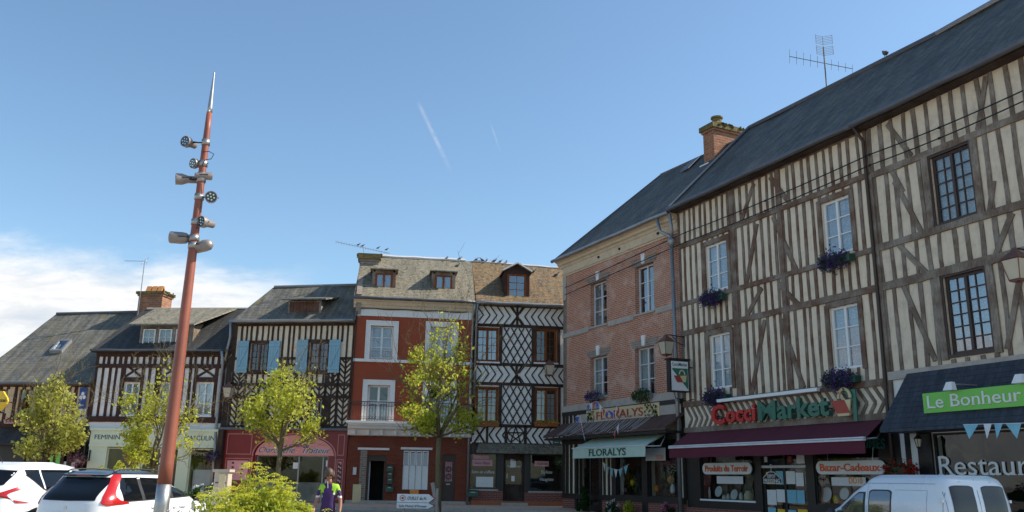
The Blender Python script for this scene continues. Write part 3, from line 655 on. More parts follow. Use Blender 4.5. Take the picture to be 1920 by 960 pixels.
# ---- H4
def build_H4():
    h = H4; R = h.rect; U0, U1 = -.3, 4.83; ze = 9.0
    Z = lambda y, x=760: h.uz(x, y)[1]
    w1 = R(694, 737, 611, 673); w2 = R(806, 850, 613, 676)
    w1 = (w1[0], w1[1], w1[2], w1[3]); d1 = R(688, 730, 722, 790); d2 = R(801, 847, 724, 791)
    door1 = R(687, 722, 853, 943); shut = R(755, 803, 845, 918); door2 = R(829, 853, 852, 947)
    h.wall(U0, U1, 3.3, ze, [w1, w2, d1, d2], 'redwall'); h.wall(U0, U1, 0.1, 3.3, [door1, shut, door2], 'brick_paint', name='lower_wall')
    h.room(U0+.05, U1-.05, .2, 8.9, .33, 1.4)
    tr = MB()
    for (a, b, c, e) in (w1, w2, d1, d2):
        k = .17; lo = c if e-c > 1.65 else c
        for (q0, q1, s0, s1) in ((a-k, a, lo-.08, e+k), (b, b+k, lo-.08, e+k), (a, b, e, e+k)): tr.box(q0, q1, -.045, .02, s0, s1)
        for (q0, q1, s0, s1) in ((a-k-.04, a-k, lo-.08, e+k+.05), (b+k, b+k+.04, lo-.08, e+k+.05), (a-k, b+k, e+k, e+k+.05)): tr.box(q0, q1, -.065, .02, s0, s1)
    tr.build('window_surround', 'whitestone', h.root)
    sc = MB(); zs = Z(674, 680); sc.box(U0, U1, -.07, .01, zs-.09, zs+.03); sc.build('string_course', 'whitestone', h.root)
    # frieze and cornice
    z0, z1, z2, z3 = Z(595), Z(581), Z(567), Z(562)
    MB().box(U0, U1-.03, -.03, .02, z0, z1).build('frieze', 'whitestone', h.root)
    co = MB(); co.prismx([(-.02, z1), (-.08, z1+.02), (-.10, z1+.12), (-.16, z1+.16), (-.22, z1+.26), (-.3, z1+.30), (-.3, z2+.02), (0, z2+.02), (0, z1)], U0-.12, U1+.02)
    for i in range(56): x = U0+(U1-U0)*i/55; co.box(x-.022, x+.022, -.10, -.05, z1+.02, z1+.09)
    co.build('cornice', 'stone', h.root)
    cable(h, [(U0+.03, -.06, 3), (U0+.04, -.06, z0+.2), (U0+.1, -.07, z1-.05)]+[(U0+.3+i*.45, -.08, z1-.02+.02*sin(i*2)) for i in range(11)], .02, 'iron')
    for r, kx in ((w1, 'lace'), (w2, 'lace')): h.window(r, 'wpaint', 1, 3, .16, .08, .03, 'lace', 'glass')
    for r in (d1, d2): h.window(r, 'wpaint', 1, 2, .16, .09, .05, 'lace', 'glass', cur_top=.6)
    # small guard rails in the upper windows
    for (a, b, c, e) in (w1, w2):
        g_ = MB(); zt = c+.38; g_.tube([(a, .03, zt), (b, .03, zt)], .014, 5); g_.tube([(a, .03, c+.05), (b, .03, c+.05)], .012, 5)
        for i in range(7):
            x = a+(b-a)*(i+.5)/7
            pts = [(x+.07*cos(t*.7)*(1-t/12), .03, c+.2+.12*sin(t*.7)*(1-t/14)) for t in range(10)]; g_.tube(pts, .009, 4)
        g_.build('guard_rail', 'wpaint_old', h.root)
    # balcony
    zb = Z(795); zt = Z(758); B0, B1 = U0-.12, U1-.02
    bl = MB(); bl.prismx([(0, zb), (-.62, zb), (-.62, zb-.1), (-.55, zb-.16), (-.5, zb-.24), (-.3, zb-.3), (-.18, zb-.5), (0, zb-.52)], B0+.08, B1); bl.box(B0, B1+.03, -.68, .01, zb-.03, zb+.06)
    for i in range(9): x = B0+.35+(B1-B0-.7)*i/8; bl.box(x-.05, x+.05, -.34, -.01, zb-.5, zb-.12)
    bo = bl.build('balcony', 'whitestone', h.root)
    rl = MB(); yb = -.58; rl.box(B0+.02, B1, yb-.02, yb+.02, zt, zt+.035); rl.box(B0+.02, B1, yb-.012, yb+.012, zt-.16, zt-.14); rl.box(B0+.02, B1, yb-.012, yb+.012, zb+.12, zb+.14)
    for x in (B0+.03, B1-.01): rl.box(x-.01, x+.01, yb, 0, zt, zt+.03); rl.box(x-.01, x+.01, yb, 0, zb+.12, zb+.14); 
    n = 46
    for i in range(n+1):
        x = B0+.04+(B1-B0-.06)*i/n; rl.tube([(x, yb, zb+.05), (x, yb, zt)], .009, 5)
        if i < n:
            xm = x+(B1-B0)/n/2; rl.tube([(xm+.035*cos(t*pi/4), yb, zt-.075+.05*sin(t*pi/4)) for t in range(9)], .007, 4, False); rl.tube([(xm+.03*cos(t*pi/4), yb, zb+.2+.06*sin(t*pi/4)) for t in range(9)], .006, 4, False)
    for j in range(1, 6): y = yb+(-yb)*j/6; rl.tube([(B0+.03, y, zb+.05), (B0+.03, y, zt)], .009, 5)
    rl.build('railing', 'rail', bo)
    # ground floor
    lt = MB(); a, b, c, e = door1; lt.box(a-.42, b+.12, -.05, .02, e+.2, e+.29); a, b, c, e = shut; lt.box(a-.12, b+.14, -.05, .02, e+.04, e+.13); lt.build('lintel', 'whitestone', h.root)
    a, b, c, e = door1; MB().box(a-.3, a-.02, -.025, .02, .45, e+.18).build('jamb', 'brick_grey', h.root)
    fr = MB(); fr.box(a, a+.07, .05, .2, c, e); fr.box(b-.07, b, .05, .2, c, e); fr.box(a+.07, b-.07, .05, .2, e-.24, e)
    dd = fr.build('door', 'brownpaint', h.root); MB().hexa([(a+.08, .22, c), (a+.13, .22, c), (a+.13, .9, c), (a+.08, .9, c), (a+.08, .22, e-.25), (a+.13, .22, e-.25), (a+.13, .9, e-.25), (a+.08, .9, e-.25)]).build('open_leaf', 'wpaint_old', dd)
    a, b, c, e = shut; sh = MB(); n = 4; W_ = (b-a)/n
    for i in range(n):
        x0 = a+W_*i+.008; x1 = a+W_*(i+1)-.008; zs = e-.6
        sh.box(x0, x1, .04, .07, c, c+.09); sh.box(x0, x1, .04, .07, zs-.05, zs); sh.box(x0, x1, .04, .07, e-.06, e); sh.box(x0, x0+.04, .04, .07, c+.09, e-.06); sh.box(x1-.04, x1, .04, .07, c+.09, e-.06)
        sh.box(x0+.04, x1-.04, .052, .066, c+.09, zs-.05)
        for k in range(14): z = zs+.015+k*(.5/14); sh.hexa([(x0+.04, .045, z), (x1-.04, .045, z), (x1-.04, .065, z+.02), (x0+.04, .065, z+.02), (x0+.04, .045, z+.008), (x1-.04, .045, z+.008), (x1-.04, .065, z+.028), (x0+.04, .065, z+.028)])
    sh.build('folding_shutter', 'wpaint', h.root)
    a, b, c, e = door2; D = MB(); D.box(a, b, .08, .14, c, c+.95); D.box(a, a+.1, .08, .14, c+.95, e); D.box(b-.1, b, .08, .14, c+.95, e); D.box(a+.1, b-.1, .08, .14, e-.3, e)
    for z0_, z1_ in ((c+.12, c+.8),): D.box(a+.1, b-.1, .06, .08, z0_, z1_)
    dd = D.build('door', 'brownpaint', h.root, label='dark red-brown door with an arched grille window')
    MB().add([(a+.1, .12, c+.95), (b-.1, .12, c+.95), (b-.1, .12, e-.3), (a+.1, .12, e-.3)], [(0, 1, 2, 3)]).build('pane', 'pinkpaper', dd)
    g_ = MB()
    for i in range(5): x = a+.12+(b-a-.24)*i/4; g_.tube([(x, .1, c+.95), (x, .1, e-.3)], .01, 5)
    for zc in (c+1.15, c+1.45): 
        for x in (a+.24, b-.24): g_.tube([(x+.09*cos(t*pi/4), .1, zc+.11*sin(t*pi/4)) for t in range(9)], .009, 4, False)
    g_.build('grille', 'iron', dd); MB().box(a+.18, b-.2, .05, .06, c+.82, c+.86).build('letter_slot', 'steel', dd)
    MB().box(U0, U1, -.06, .02, .1, .58).build('plinth', 'greystone', h.root)
    MB().box(door1[0]-.3, door1[1]+.2, -.35, -.06, .3, .52).build('doorstep', 'greystone', h.root)
    u, z = h.uz(665, 883); MB().box(u-.07, u+.07, -.07, 0, z-.15, z+.15).build('intercom', 'wpaint_old', h.root)
    u, z = h.uz(669, 925); MB().box(u-.17, u+.17, -.09, 0, z-.36, z+.36).build('meter_box', 'creamboard', h.root)
    # roof
    roofslab(h, ((U0-.12, -.34, z2+.1), (U1, -.34, z2+.1)), ((U0, 1.95, 11.38), (U1, 1.95, 11.4)), 'slate_red')
    gutter(h, U0-.12, U1+.05, -.38, z2+.08, 'lead', .055)
    rc = MB(); rc.tube([(U0+.7+i*.46, 1.95, 11.44+.012*sin(i*2)) for i in range(10)], .08, 6); rc.build('ridge_capping', 'wpaint_old', h.root)
    MB().prismx([(0, 8.2), (-.3, 9.15), (1.95, 11.3), (3.9, 8.2)], U0-.02, U0+.2).build('gable_wall', 'brick_grey', h.root)
    # dormers with low hipped slate tops
    for px0, px1, py0, py1 in ((703, 736, 512, 550), (815, 848, 516, 554)):
        yf = .25; a, b, c, e = h.rect(px0, px1, py0, py1, -yf); k = .13
        f = MB(); f.box(a-k, a, yf, yf+.12, c-.1, e+.05); f.box(b, b+k, yf, yf+.12, c-.1, e+.05); f.box(a, b, yf, yf+.12, e, e+.16); f.box(a, b, yf, yf+.12, c-.1, c)
        for x in (a-k, b+k-.06): f.prismx([(yf+.12, c-.1), (yf+.12, e+.16), (yf+1.6, e+.16), (yf+.3, c-.1)], x, x+.06)
        d_ = f.build('dormer', 'timber', h.root)
        A_ = [(a-k-.1, yf-.14, e+.14), (b+k+.1, yf-.14, e+.14), (b+k+.1, yf+1.7, e+.2), (a-k-.1, yf+1.7, e+.2)]; ap = [(a+.28, yf+.45, e+.5), (b-.28, yf+.45, e+.5), (b-.28, yf+1.9, e+.55), (a+.28, yf+1.9, e+.55)]
        MB().add(A_+[(x, y, z+.05) for x, y, z in A_]+ap, [(3, 2, 1, 0), (0, 1, 5, 4), (1, 2, 6, 5), (3, 0, 4, 7), (4, 5, 9, 8), (5, 6, 10, 9), (7, 4, 8, 11), (8, 9, 10, 11)]).build('dormer_roof', 'slate_red', d_)
        h.window((a, b, c, e), 'oak', 1, 1, .03, .09, .02, 'sheer', 'glassblue', y0=yf, swag=True)
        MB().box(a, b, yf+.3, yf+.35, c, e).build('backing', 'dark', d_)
    # drain pipe on the right
    dp = MB(); dp.tube([(U1-.02, -.36, z2+.02), (U1-.03, -.3, z2-.3), (U1-.06, -.1, z2-.5), (U1-.1, -.08, 4.5), (U1-.1, -.1, .4)], .055, 8); dp.tube([(U1+.1, -.36, z2+.02), (U1+.1, -.14, z2-.4), (U1+.08, -.1, 5.0)], .05, 8); dp.build('drain_pipe', 'zinc', h.root, True)
build_H4()

# ---- H3
def build_H3():
    h = H3; R = h.rect; U0, U1 = -5.72, -.31; ze = 7.98
    Z = lambda y, x=550: h.uz(x, y)[1]
    w1 = R(469, 502, 643, 696); w2 = R(580, 615, 641, 696); w3 = R(459, 497, 748, 800); w4 = R(580, 612, 748, 800)
    zt = 3.38
    h.wall(U0, U1, zt, ze, [w1, w2, w3, w4], 'cream'); h.room(U0+.1, U1, zt, 7.9, .33, 2)
    T = MB(); zA, zB, zC, zD = Z(668), Z(721), Z(744), Z(806)
    zA = Z(672)
    W = [(w1[0]-.06, w1[1]+.06, w1[2], w1[3]), (w2[0]-.06, w2[1]+.06, w2[2], w2[3]), (w3[0]-.06, w3[1]+.06, w3[2], w3[3]), (w4[0]-.06, w4[1]+.06, w4[2], w4[3])]
    sh = [(w1[0]-.6, w1[1]+.6, w1[2]-.1, w1[3]), (w2[0]-.6, w2[1]+.6, w2[2]-.1, w2[3])]
    h.studs(T, U0+.05, U1-.05, Z(697), ze, .245, .088, sh, lean=.01)
    for z, w_ in ((ze-.08, .14), (zB, .13), (zC, .13), (zt+.1, .16)): T.beam((U0, z), (U1, z), w_, -.05, .04, .01, h.rnd)
    for a, b in ((U0, w1[0]), (w1[1], w2[0]), (w2[1], U1)): T.beam((a, Z(672)), (b, Z(672)), .11, -.045, .04, .008, h.rnd)
    for r in (w1, w2): T.beam((r[0]-.15, r[2]-.07), (r[1]+.15, r[2]-.07), .13, -.055, .04); T.beam((r[0]-.15, r[3]+.05), (r[1]+.15, r[3]+.05), .1, -.055, .04)
    for r in W[:4]:
        for x in (r[0], r[1]): T.beam((x, r[2]-.05), (x, r[3]+.05), .1, -.055, .04)
    um = (w1[1]+w2[0])/2
    zw = Z(697)
    # chevron columns below the windows
    def column(a, b, c, e, n): h.vees(T, (a, b, c, e), n, .062); T.beam(((a+b)/2, c), ((a+b)/2, e), .06, -.045, .04); T.beam((a, c), (a, e), .09, -.05, .04); T.beam((b, c), (b, e), .09, -.05, .04)
    column(U0+.08, w1[0]-.1, zB, zw, 3); column(U0+.08, w1[0]-.1, zC, zB, 2); column(U0+.08, w3[0]-.08, zt+.15, zC, 5)
    column(w1[1]+.62, um-.02, zB, Z(672), 3); column(um, w2[0]-.55, zB, Z(672), 3)
    column(U1-1.15, U1-.62, zB, Z(672), 5); column(U1-.6, U1-.05, zB, Z(672), 5)
    column(U1-1.15, U1-.62, zC, zB, 2); column(U1-.6, U1-.05, zC, zB, 2); column(U1-1.15, U1-.62, zt+.15, zC, 5); column(U1-.6, U1-.05, zt+.15, zC, 5)
    h.studs(T, w1[0]-.1, w1[1]+.6, zB, zw-.12, .25, .09); h.studs(T, w2[0]-.5, w2[1]+.3, zB, zw-.12, .25, .09)
    x0 = w1[0]-.1
    T.beam((x0, zC), (x0+.6, zB), .08, -.035, .04); T.beam((x0, zB), (x0+.6, zC), .08, -.04, .04); h.studs(T, x0, x0+.6, zC, zB, .6, .09)
    x = x0+.65
    while x < U1-1.3: column(x, x+.55, zC, zB, 2); x += .6
    x = w3[1]+.15
    while x < w4[0]-.5: column(x, x+.56, zt+.15, zC, 5); x += .6
    column(w4[1]+.1, U1-1.2, zt+.15, zC, 5)
    T.build('timber_frame', 'timber_dark', h.root)
    h.window(w1, 'doorwood', 2, 4, .1, .07, .025, None, 'glass'); h.window(w2, 'doorwood', 2, 4, .1, .07, .02, 'pinkcurt', 'glass', swag=True); h.window(w3, 'doorwood', 2, 4, .1, .07, .025, None); h.window(w4, 'doorwood', 2, 4, .1, .07, .025, None)
    for r in (w1, w2):
        for s_ in (0, 1):
            a = r[0]-.56 if s_ == 0 else r[1]+.06; b = a+.5; c, e = r[2]-.08, r[3]+.08
            m_ = MB()
            for k in range(5): m_.box(a+.1*k+.003, a+.1*k+.097, -.11, -.085, c+.01*h.rnd.random(), e-.01*h.rnd.random())
            m_.box(a, b, -.135, -.11, c+.15, c+.25); m_.box(a, b, -.135, -.11, e-.25, e-.15)
            m_.beam((a+.06, c+.27), (b-.06, e-.27) if s_ == 0 else (b-.06, e-.27), .085, -.134, -.11)
            m_.build('shutter', 'blue', h.root)
    # shop
    zh = zt
    shop = R(478, 618, 852, 960); shop = (shop[0]-.12, shop[1]+.16, .75, h.uz(550, 853)[1])
    a, b, c, e = shop; zc = h.uz(550, 815)[1]
    F = MB(); n = 24; um = (a+b)/2
    arch = [(um+(b-a)/2*cos(pi*i/n), e-.1+(zc-e+.1)*sin(pi*i/n)**.85) for i in range(n+1)]      # right to left
    y0, y1 = -.1, .06
    top = zh-.02
    for i in range(n):
        (xa, za), (xb, zb) = arch[i], arch[i+1]; F.add([(xa, y0, za), (xa, y0, top), (xb, y0, top), (xb, y0, zb), (xa, y1, za), (xb, y1, zb)], [(0, 1, 2, 3), (0, 3, 5, 4)])
    for q0, q1 in ((U0+.05, a), (b, U1)):
        F.box(q0, q1, y0, y1, .3, top)
    F.build('shopfront', 'burgundy', h.root)
    MB().box(U0-.22, U1+.03, -.3, .04, top, top+.1).build('shop_cornice', 'lead', h.root); MB().box(U0-.2, U0+.03, -.32, .04, .3, top).build('pilaster', 'timber_dark', h.root)  # dark pilaster and longer cornice end added to keep stray sun off the next fascia
    ln = MB()
    def frame(x0, x1, z0, z1, t=.03):
        for s_ in ((x0, x1, z0, z0+t), (x0, x1, z1-t, z1), (x0, x0+t, z0+t, z1-t), (x1-t, x1, z0+t, z1-t)): ln.box(s_[0], s_[1], y0-.012, y0, s_[2], s_[3])
    for i in range(n):
        p_, q_ = arch[i], arch[i+1]; ln.beam((um+(p_[0]-um)*1.03, p_[1]+.03), (um+(q_[0]-um)*1.03, q_[1]+.03), .045, y0-.014, y0)
    for x in (a-.06, b+.06): ln.beam((x, .5), (x, e-.1), .04, y0-.014, y0)
    frame(U0+.15, a-.12, 2.35, top-.15); frame(b+.12, U1-.12, 2.35, top-.15); frame(U0+.15, a-.12, .6, 2.2); frame(b+.12, U1-.12, .6, 2.2)
    ln.build('trim', 'pinkline', h.root)
    sg = MB(); poly = [(x, z) for x, z in arch if z >= e]; poly = [(b-.03, e-.02)]+[(um+(x-um)*.985, z-.02) for x, z in arch[1:-1] if z-.02 > e]+[(a+.03, e-.02)]
    sg.prism(poly, -.04, 0); sb = sg.build('signboard', 'pink', h.root)
    wv = MB()
    for k in range(5):
        z_ = e+.08+k*.12; hw = (b-a)*(.46-.06*k)
        pts = [(um-hw+2*hw*i/24, -.043, z_+.03*sin(i*.5+k*2)) for i in range(25)]
        for i in range(24):
            if (i+k*3) % 7 < 4: wv.beam((pts[i][0], pts[i][2]), (pts[i+1][0], pts[i+1][2]), .035, -.044, -.04)
    wv.build('wave', 'pinkpaper', sb)
    textmesh('Charcuterie', 'paper', sb, a+.2, a+1.75, e+.08, .24, -.043, .002, .45, .035, name='lettering'); textmesh('Charcuterie', 'navy', sb, a+.2, a+1.75, e+.08, .24, -.05, .004, .45)
    textmesh('Traiteur', 'paper', sb, b-1.4, b-.2, e+.08, .24, -.043, .002, .45, .045); textmesh('Traiteur', 'navy', sb, b-1.4, b-.2, e+.08, .24, -.05, .004, .45)
    textmesh('La Grande', 'navy', sb, um-.62, um+.62, e+.32, .13, -.05, .004, .45)
    h.room(U0+.1, U1-.05, .4, 3.2, .34, 2.6, 'dim')
    gf = MB()
    xs = [a+.12, a+.12+(b-a)*.52, a+.12+(b-a)*.82, b-.3]
    for i, x in enumerate(xs): gf.box(x-.03, x+.03, .05, .12, .4, e)
    gf.box(a, b, .05, .12, e-.06, e); go = gf.build('window', 'zinc', h.root, label='grey metal shop window of the butcher')
    MB().add([(a, .085, .4), (b, .085, .4), (b, .085, e), (a, .085, e)], [(0, 1, 2, 3)]).build('pane', 'shopglass', go)
    pn = MB(); pn.box(a, a+.1, -.02, .12, .4, e); pn.box(b-.28, b, -.02, .12, .4, e); pn.build('pier', 'burgundy', h.root)
    nt_ = MB()
    for x, z, w_, hh in ((xs[2]+.12, 1.25, .18, .4), (xs[2]+.5, 1.1, .4, .12), (xs[2]+.5, 1.27, .38, .1), (xs[2]+.12, 1.9, .25, .25), (xs[1]-.25, 1.8, .22, .25)): nt_.box(x, x+w_, .06, .07, z, z+hh)
    nt_.build('notice', 'paper', h.root)
    for q0, q1 in ((U0+.24, a-.2), (b+.2, U1-.2)):
        pp = MB(); pp.box(q0, q1, y0-.02, y0, .95 if q0 > um else 1.3, 2.1); po = pp.build('poster', 'pinkpaper', h.root)
        ic = MB()
        for r_ in range(6 if q0 > um else 4):
            for c_ in range(2): 
                x = q0+(q1-q0)*(.28+.44*c_); z = 2.0-r_*.18-c_*.06; ic.ball((x, y0-.022, z), .055, .004, .045, 10, 6)
        ic.build('picture', 'plastic', po); 
    bx = MB(); bx.box(a, b, .5, 1.2, .4, 1.25); bx.build('counter', 'greystone', h.root)
    # roof
    roofslab(h, ((U0-.1, -.3, 8.02), (U1+.05, -.3, 8.02)), ((-4.85, 1.6, 9.92), (U1+.05, 1.6, 9.98)), 'slate_old')
    gutter(h, U0-.15, U1, -.36, 8.0, 'zinc')
    MB().tube([(-4.8+i*.5, 1.6, 9.95+.006*i) for i in range(10)], .06, 6).build('ridge_capping', 'zinc', h.root)
    # shed dormer with a boarded loft door
    yf = .05; a, b, c, e = h.rect(543, 598, 566, 597, -yf); k = .09
    f = MB(); f.box(a-k, a, yf, yf+.1, c-.05, e+.06); f.box(b, b+k, yf, yf+.1, c-.05, e+.06); f.box(a, b, yf, yf+.1, e, e+.06)
    for x in (a-k, b+k-.05): f.prismx([(yf+.1, c-.05), (yf+.1, e+.06), (yf+1.3, e+.42), (yf+.9, e+.1)], x, x+.05)
    d_ = f.build('dormer', 'timber_grey', h.root)
    q_ = MB()
    for i in range(9): x = a+(b-a)*i/9; q_.box(x+.006, x+(b-a)/9-.004, yf+.03+.006*(i % 2), yf+.07, c, e)
    q_.build('loft_door', 'doorwood', d_)
    A_ = [(a-.35, yf-.2, e+.05), (b+.35, yf-.2, e+.05), (b+.75, yf+1.5, e+.5), (a-.1, yf+1.5, e+.5)]
    MB().add(A_+[(x, y, z+.06) for x, y, z in A_], [(3, 2, 1, 0), (4, 5, 6, 7), (0, 1, 5, 4), (1, 2, 6, 5), (2, 3, 7, 6), (3, 0, 4, 7)]).build('dormer_roof', 'slate_old', d_)
    MB().box(a-k-.04, b+k+.04, yf-.06, yf, c-.12, c-.05).build('dormer_sill', 'zinc_lt', d_)
    dp = MB(); dp.tube([(U0-.1, -.36, 7.95), (U0-.08, -.3, 7.3), (U0-.25, -.16, 6.6), (U0-.3, -.12, 6.3)], .055, 8); dp.build('drain_pipe', 'zinc', h.root, True)
    # dark side wall above the lower neighbour
    MB().box(U0-.2, U0, -.02, 3.2, 3.3, 7.95).build('side_wall', 'timber_dark', h.root)
build_H3()

# ---- H2
def build_H2():
    h = H2; R = h.rect; U0, U1 = -6.0, -.08; ze = 6.72
    Z = lambda y, x=300: h.uz(x, y)[1]
    w1 = R(231, 259, 717, 778); w2 = R(300, 331, 717, 778); w3 = R(367, 398, 717, 779)
    zt, zm = Z(783), 3.32
    h.wall(U0, U1, zm, ze, [w1, w2, w3], 'grey_pl'); h.room(U0+.1, U1, zm, 6.6, .33, 2)
    MB().box(U0-.02, U1, -.03, .05, zm, 3.72).build('stone_band', 'whitestone', h.root)
    T = MB(); z1, z2 = Z(683), Z(690)
    T.beam((U0, ze-.12), (U1, ze-.12), .24, -.07, .04, .006, h.rnd); T.beam((U0, (z1+z2)/2), (U1, (z1+z2)/2), .17, -.06, .04, .006, h.rnd); T.beam((U0-.05, Z(787)), (U1, Z(787)), .24, -.09, .04, .008, h.rnd)
    h.studs(T, U0+.06, U1-.05, (z1+z2)/2, ze-.2, .265, .115, y0=-.045)
    zx = Z(707)
    skip = [(r[0]-.14, r[1]+.14, Z(787), z1) for r in (w1, w2, w3)]
    h.studs(T, U0+.06, U1-.05, Z(787), z1, .30, .115, skip)
    for r in (w1, w2, w3):
        a, b = r[0]-.1, r[1]+.1
        T.beam((a, Z(787)), (a, z1), .14, -.055, .04, .006, h.rnd); T.beam((b, Z(787)), (b, z1), .14, -.055, .04, .006, h.rnd); T.beam((a, r[3]+.12), (b, r[3]+.12), .2, -.06, .04)
        T.beam((a, r[3]+.2), (b, z1), .09, -.03, .04); T.beam((a, z1), (b, r[3]+.2), .09, -.037, .04)
    T.build('timber_frame', 'timber_choc', h.root)
    h.window(w1, 'wpaint', 1, 3, .08, .07, .03, None, 'glass', sill='wpaint'); h.window(w2, 'wpaint', 1, 3, .08, .07, .03, 'sheer', sill='wpaint'); h.window(w3, 'wpaint', 1, 3, .08, .07, .03, 'lace', 'glassblue', sill='wpaint')
    # shop
    zf0, zf1 = Z(838), Z(806); A0 = h.uz(170, 840)[0]
    sf = MB(); sf.box(A0, U1+.05, -.14, .05, zf0, zf1); sf.box(A0-.02, U1+.07, -.2, .05, zf1-.06, zf1+.04); sf.box(A0, U1+.05, -.17, .05, zf0-.02, zf0+.08)
    holes = [R(196, 258, 841, 960), R(262, 330, 841, 960), R(352, 408, 841, 960)]
    g0 = .35
    opens = []; 
    for r in holes: opens.append((r[0], r[1], g0+.35, zf0-.06))
    xs = [A0]+[v for r in opens for v in r[:2]]+[U1+.05]
    for i in range(0, len(xs), 2): sf.box(xs[i], xs[i+1], -.12, .05, g0, zf0)
    for r in opens: sf.box(r[0], r[1], -.1, .05, g0, g0+.35)
    sf.build('shopfront', 'mint', h.root)
    u = h.uz(181, 820)[0]; textmesh('FEMININ', 'ink_green', h.root, u, h.uz(228, 820)[0], Z(825), .19, -.145, .006); textmesh('MASCULIN', 'ink_green', h.root, h.uz(349, 820)[0], h.uz(405, 820)[0], Z(825), .19, -.145, .006)
    h.room(A0+.1, U1, .4, 2.9, .3, 2.3, 'green_room')
    for r in opens:
        o = h.window(r, 'mint', 1, 1, .0, .04, .03, None, 'shopglass', leaves=1 if r is not opens[1] else 2)
    bl = MB()
    for i in range(6): bl.ball((opens[0][0]+.5+.11*(i % 3)+.05*i, 1.0, 2.35-.09*(i*2 % 5)), .03)
    bl.build('lamp_bulbs', 'bulb', h.root)
    cl_ = MB()
    for i in range(7): x = opens[0][0]+.25+i*.13; cl_.box(x, x+.05, .8, .9, 1.2, 2.3)
    for i in range(6): x = opens[2][0]+.3+i*.16; cl_.box(x, x+.1, .7, .95, .8, 2.0+.1*(i % 2))
    for i in range(5): x = opens[1][0]+.7+i*.2; cl_.box(x, x+.12, .9, 1.15, .8, 1.9)
    cl_.build('clothes_rail', 'terracotta', h.root)
    bd = MB(); bd.box(opens[0][0]+.35, opens[0][0]+.95, .12, .14, .9, 1.75); bd.box(opens[2][0]+.15, opens[2][0]+1.1, .12, .14, .7, 1.7); bd.build('display_board', 'wpaint_old', h.root)
    sg = MB(); x, z = h.uz(375, 851); sg.box(x-.4, x+.4, .02, .035, z-.16, z+.13); so_ = sg.build('hanging_sign', 'blackwood', h.root)
    textmesh('HOMMES', 'creamboard', so_, x-.33, x+.33, z-.07, .14, .015, .004)
    ar = MB(); ar.tube([(x-.42+.84*i/8, .02, z+.14+.06*sin(pi*i/8)) for i in range(9)], .018, 5); ar.build('sign_arc', 'creamboard', so_)
    hk = MB()
    for px in (172, 411): u = h.uz(px, 850)[0]; hk.tube([(u, -.15, 2.45), (u, -.15, 2.0)], .03, 6); hk.tube([(u, -.15, 2.4), (u, -.4, 2.4)], .015, 5)
    hk.build('bracket', 'iron', h.root)
    # roof
    roofslab(h, ((U0-.15, -.3, 6.74), (U1+.1, -.3, 6.74)), ((-5.1, 1.95, 8.96), (U1+.3, 1.95, 9.0)), 'slate_dark')
    gutter(h, U0-.15, U1-.1, -.36, 6.72, 'lead', .05)
    MB().tube([(-5.0+i*.5, 1.95, 9.0) for i in range(11)], .06, 6).build('ridge_capping', 'greystone', h.root)
    yf = .1; W3 = [h.rect(268, 291, 617, 648, -yf), h.rect(298, 322, 617, 648, -yf), h.rect(343, 354, 617, 648, -yf)]
    a0 = h.uz(262, 630, -yf)[0]; b0 = h.uz(362, 630, -yf)[0]; c, e = W3[0][2], W3[0][3]
    f = MB(); xs = [a0, W3[0][0], W3[0][1], W3[1][0], W3[1][1], h.uz(330, 630, -yf)[0], h.uz(352, 630, -yf)[0], b0]
    W3[2] = (xs[5], xs[6], c, e)
    for i in range(0, 8, 2): f.box(xs[i], xs[i+1], yf, yf+.1, c-.06, e+.06)
    f.box(a0, b0, yf, yf+.1, e+.06, e+.16); f.box(a0, b0, yf-.01, yf+.1, c-.16, c-.06)
    for x in (a0, b0-.06): f.prismx([(yf+.1, c-.15), (yf+.1, e+.16), (yf+1.75, e+.62), (yf+1.3, e+.2)], x, x+.06)
    d_ = f.build('dormer', 'timber_grey', h.root)
    for r in W3: h.window(r, 'wpaint', 2, 2, .0, .05, .02, 'sheer', 'glass', leaves=1, y0=yf)
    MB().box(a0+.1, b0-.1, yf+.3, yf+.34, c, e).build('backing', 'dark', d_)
    r_l = (a0-.42, yf-.28, e+.12); r_r = (b0+.12, yf-.28, e+.12)
    A_ = [r_l, r_r, (b0+1.15, 1.95, 8.98), (a0-.35, 1.95, 8.98)]
    MB().add(A_+[(x, y, z+.07) for x, y, z in A_], [(3, 2, 1, 0), (4, 5, 6, 7), (0, 1, 5, 4), (1, 2, 6, 5), (2, 3, 7, 6), (3, 0, 4, 7)]).build('dormer_roof', 'slate_red', d_)
    dp = MB(); dp.tube([(U1-.12, -.36, 6.7), (U1-.1, -.15, 6.2), (U1-.12, -.14, 3.2), (U1-.02, -.26, 2.6), (U1-.02, -.26, .4)], .06, 8); dp.build('drain_pipe', 'zinc', h.root, True)
build_H2()

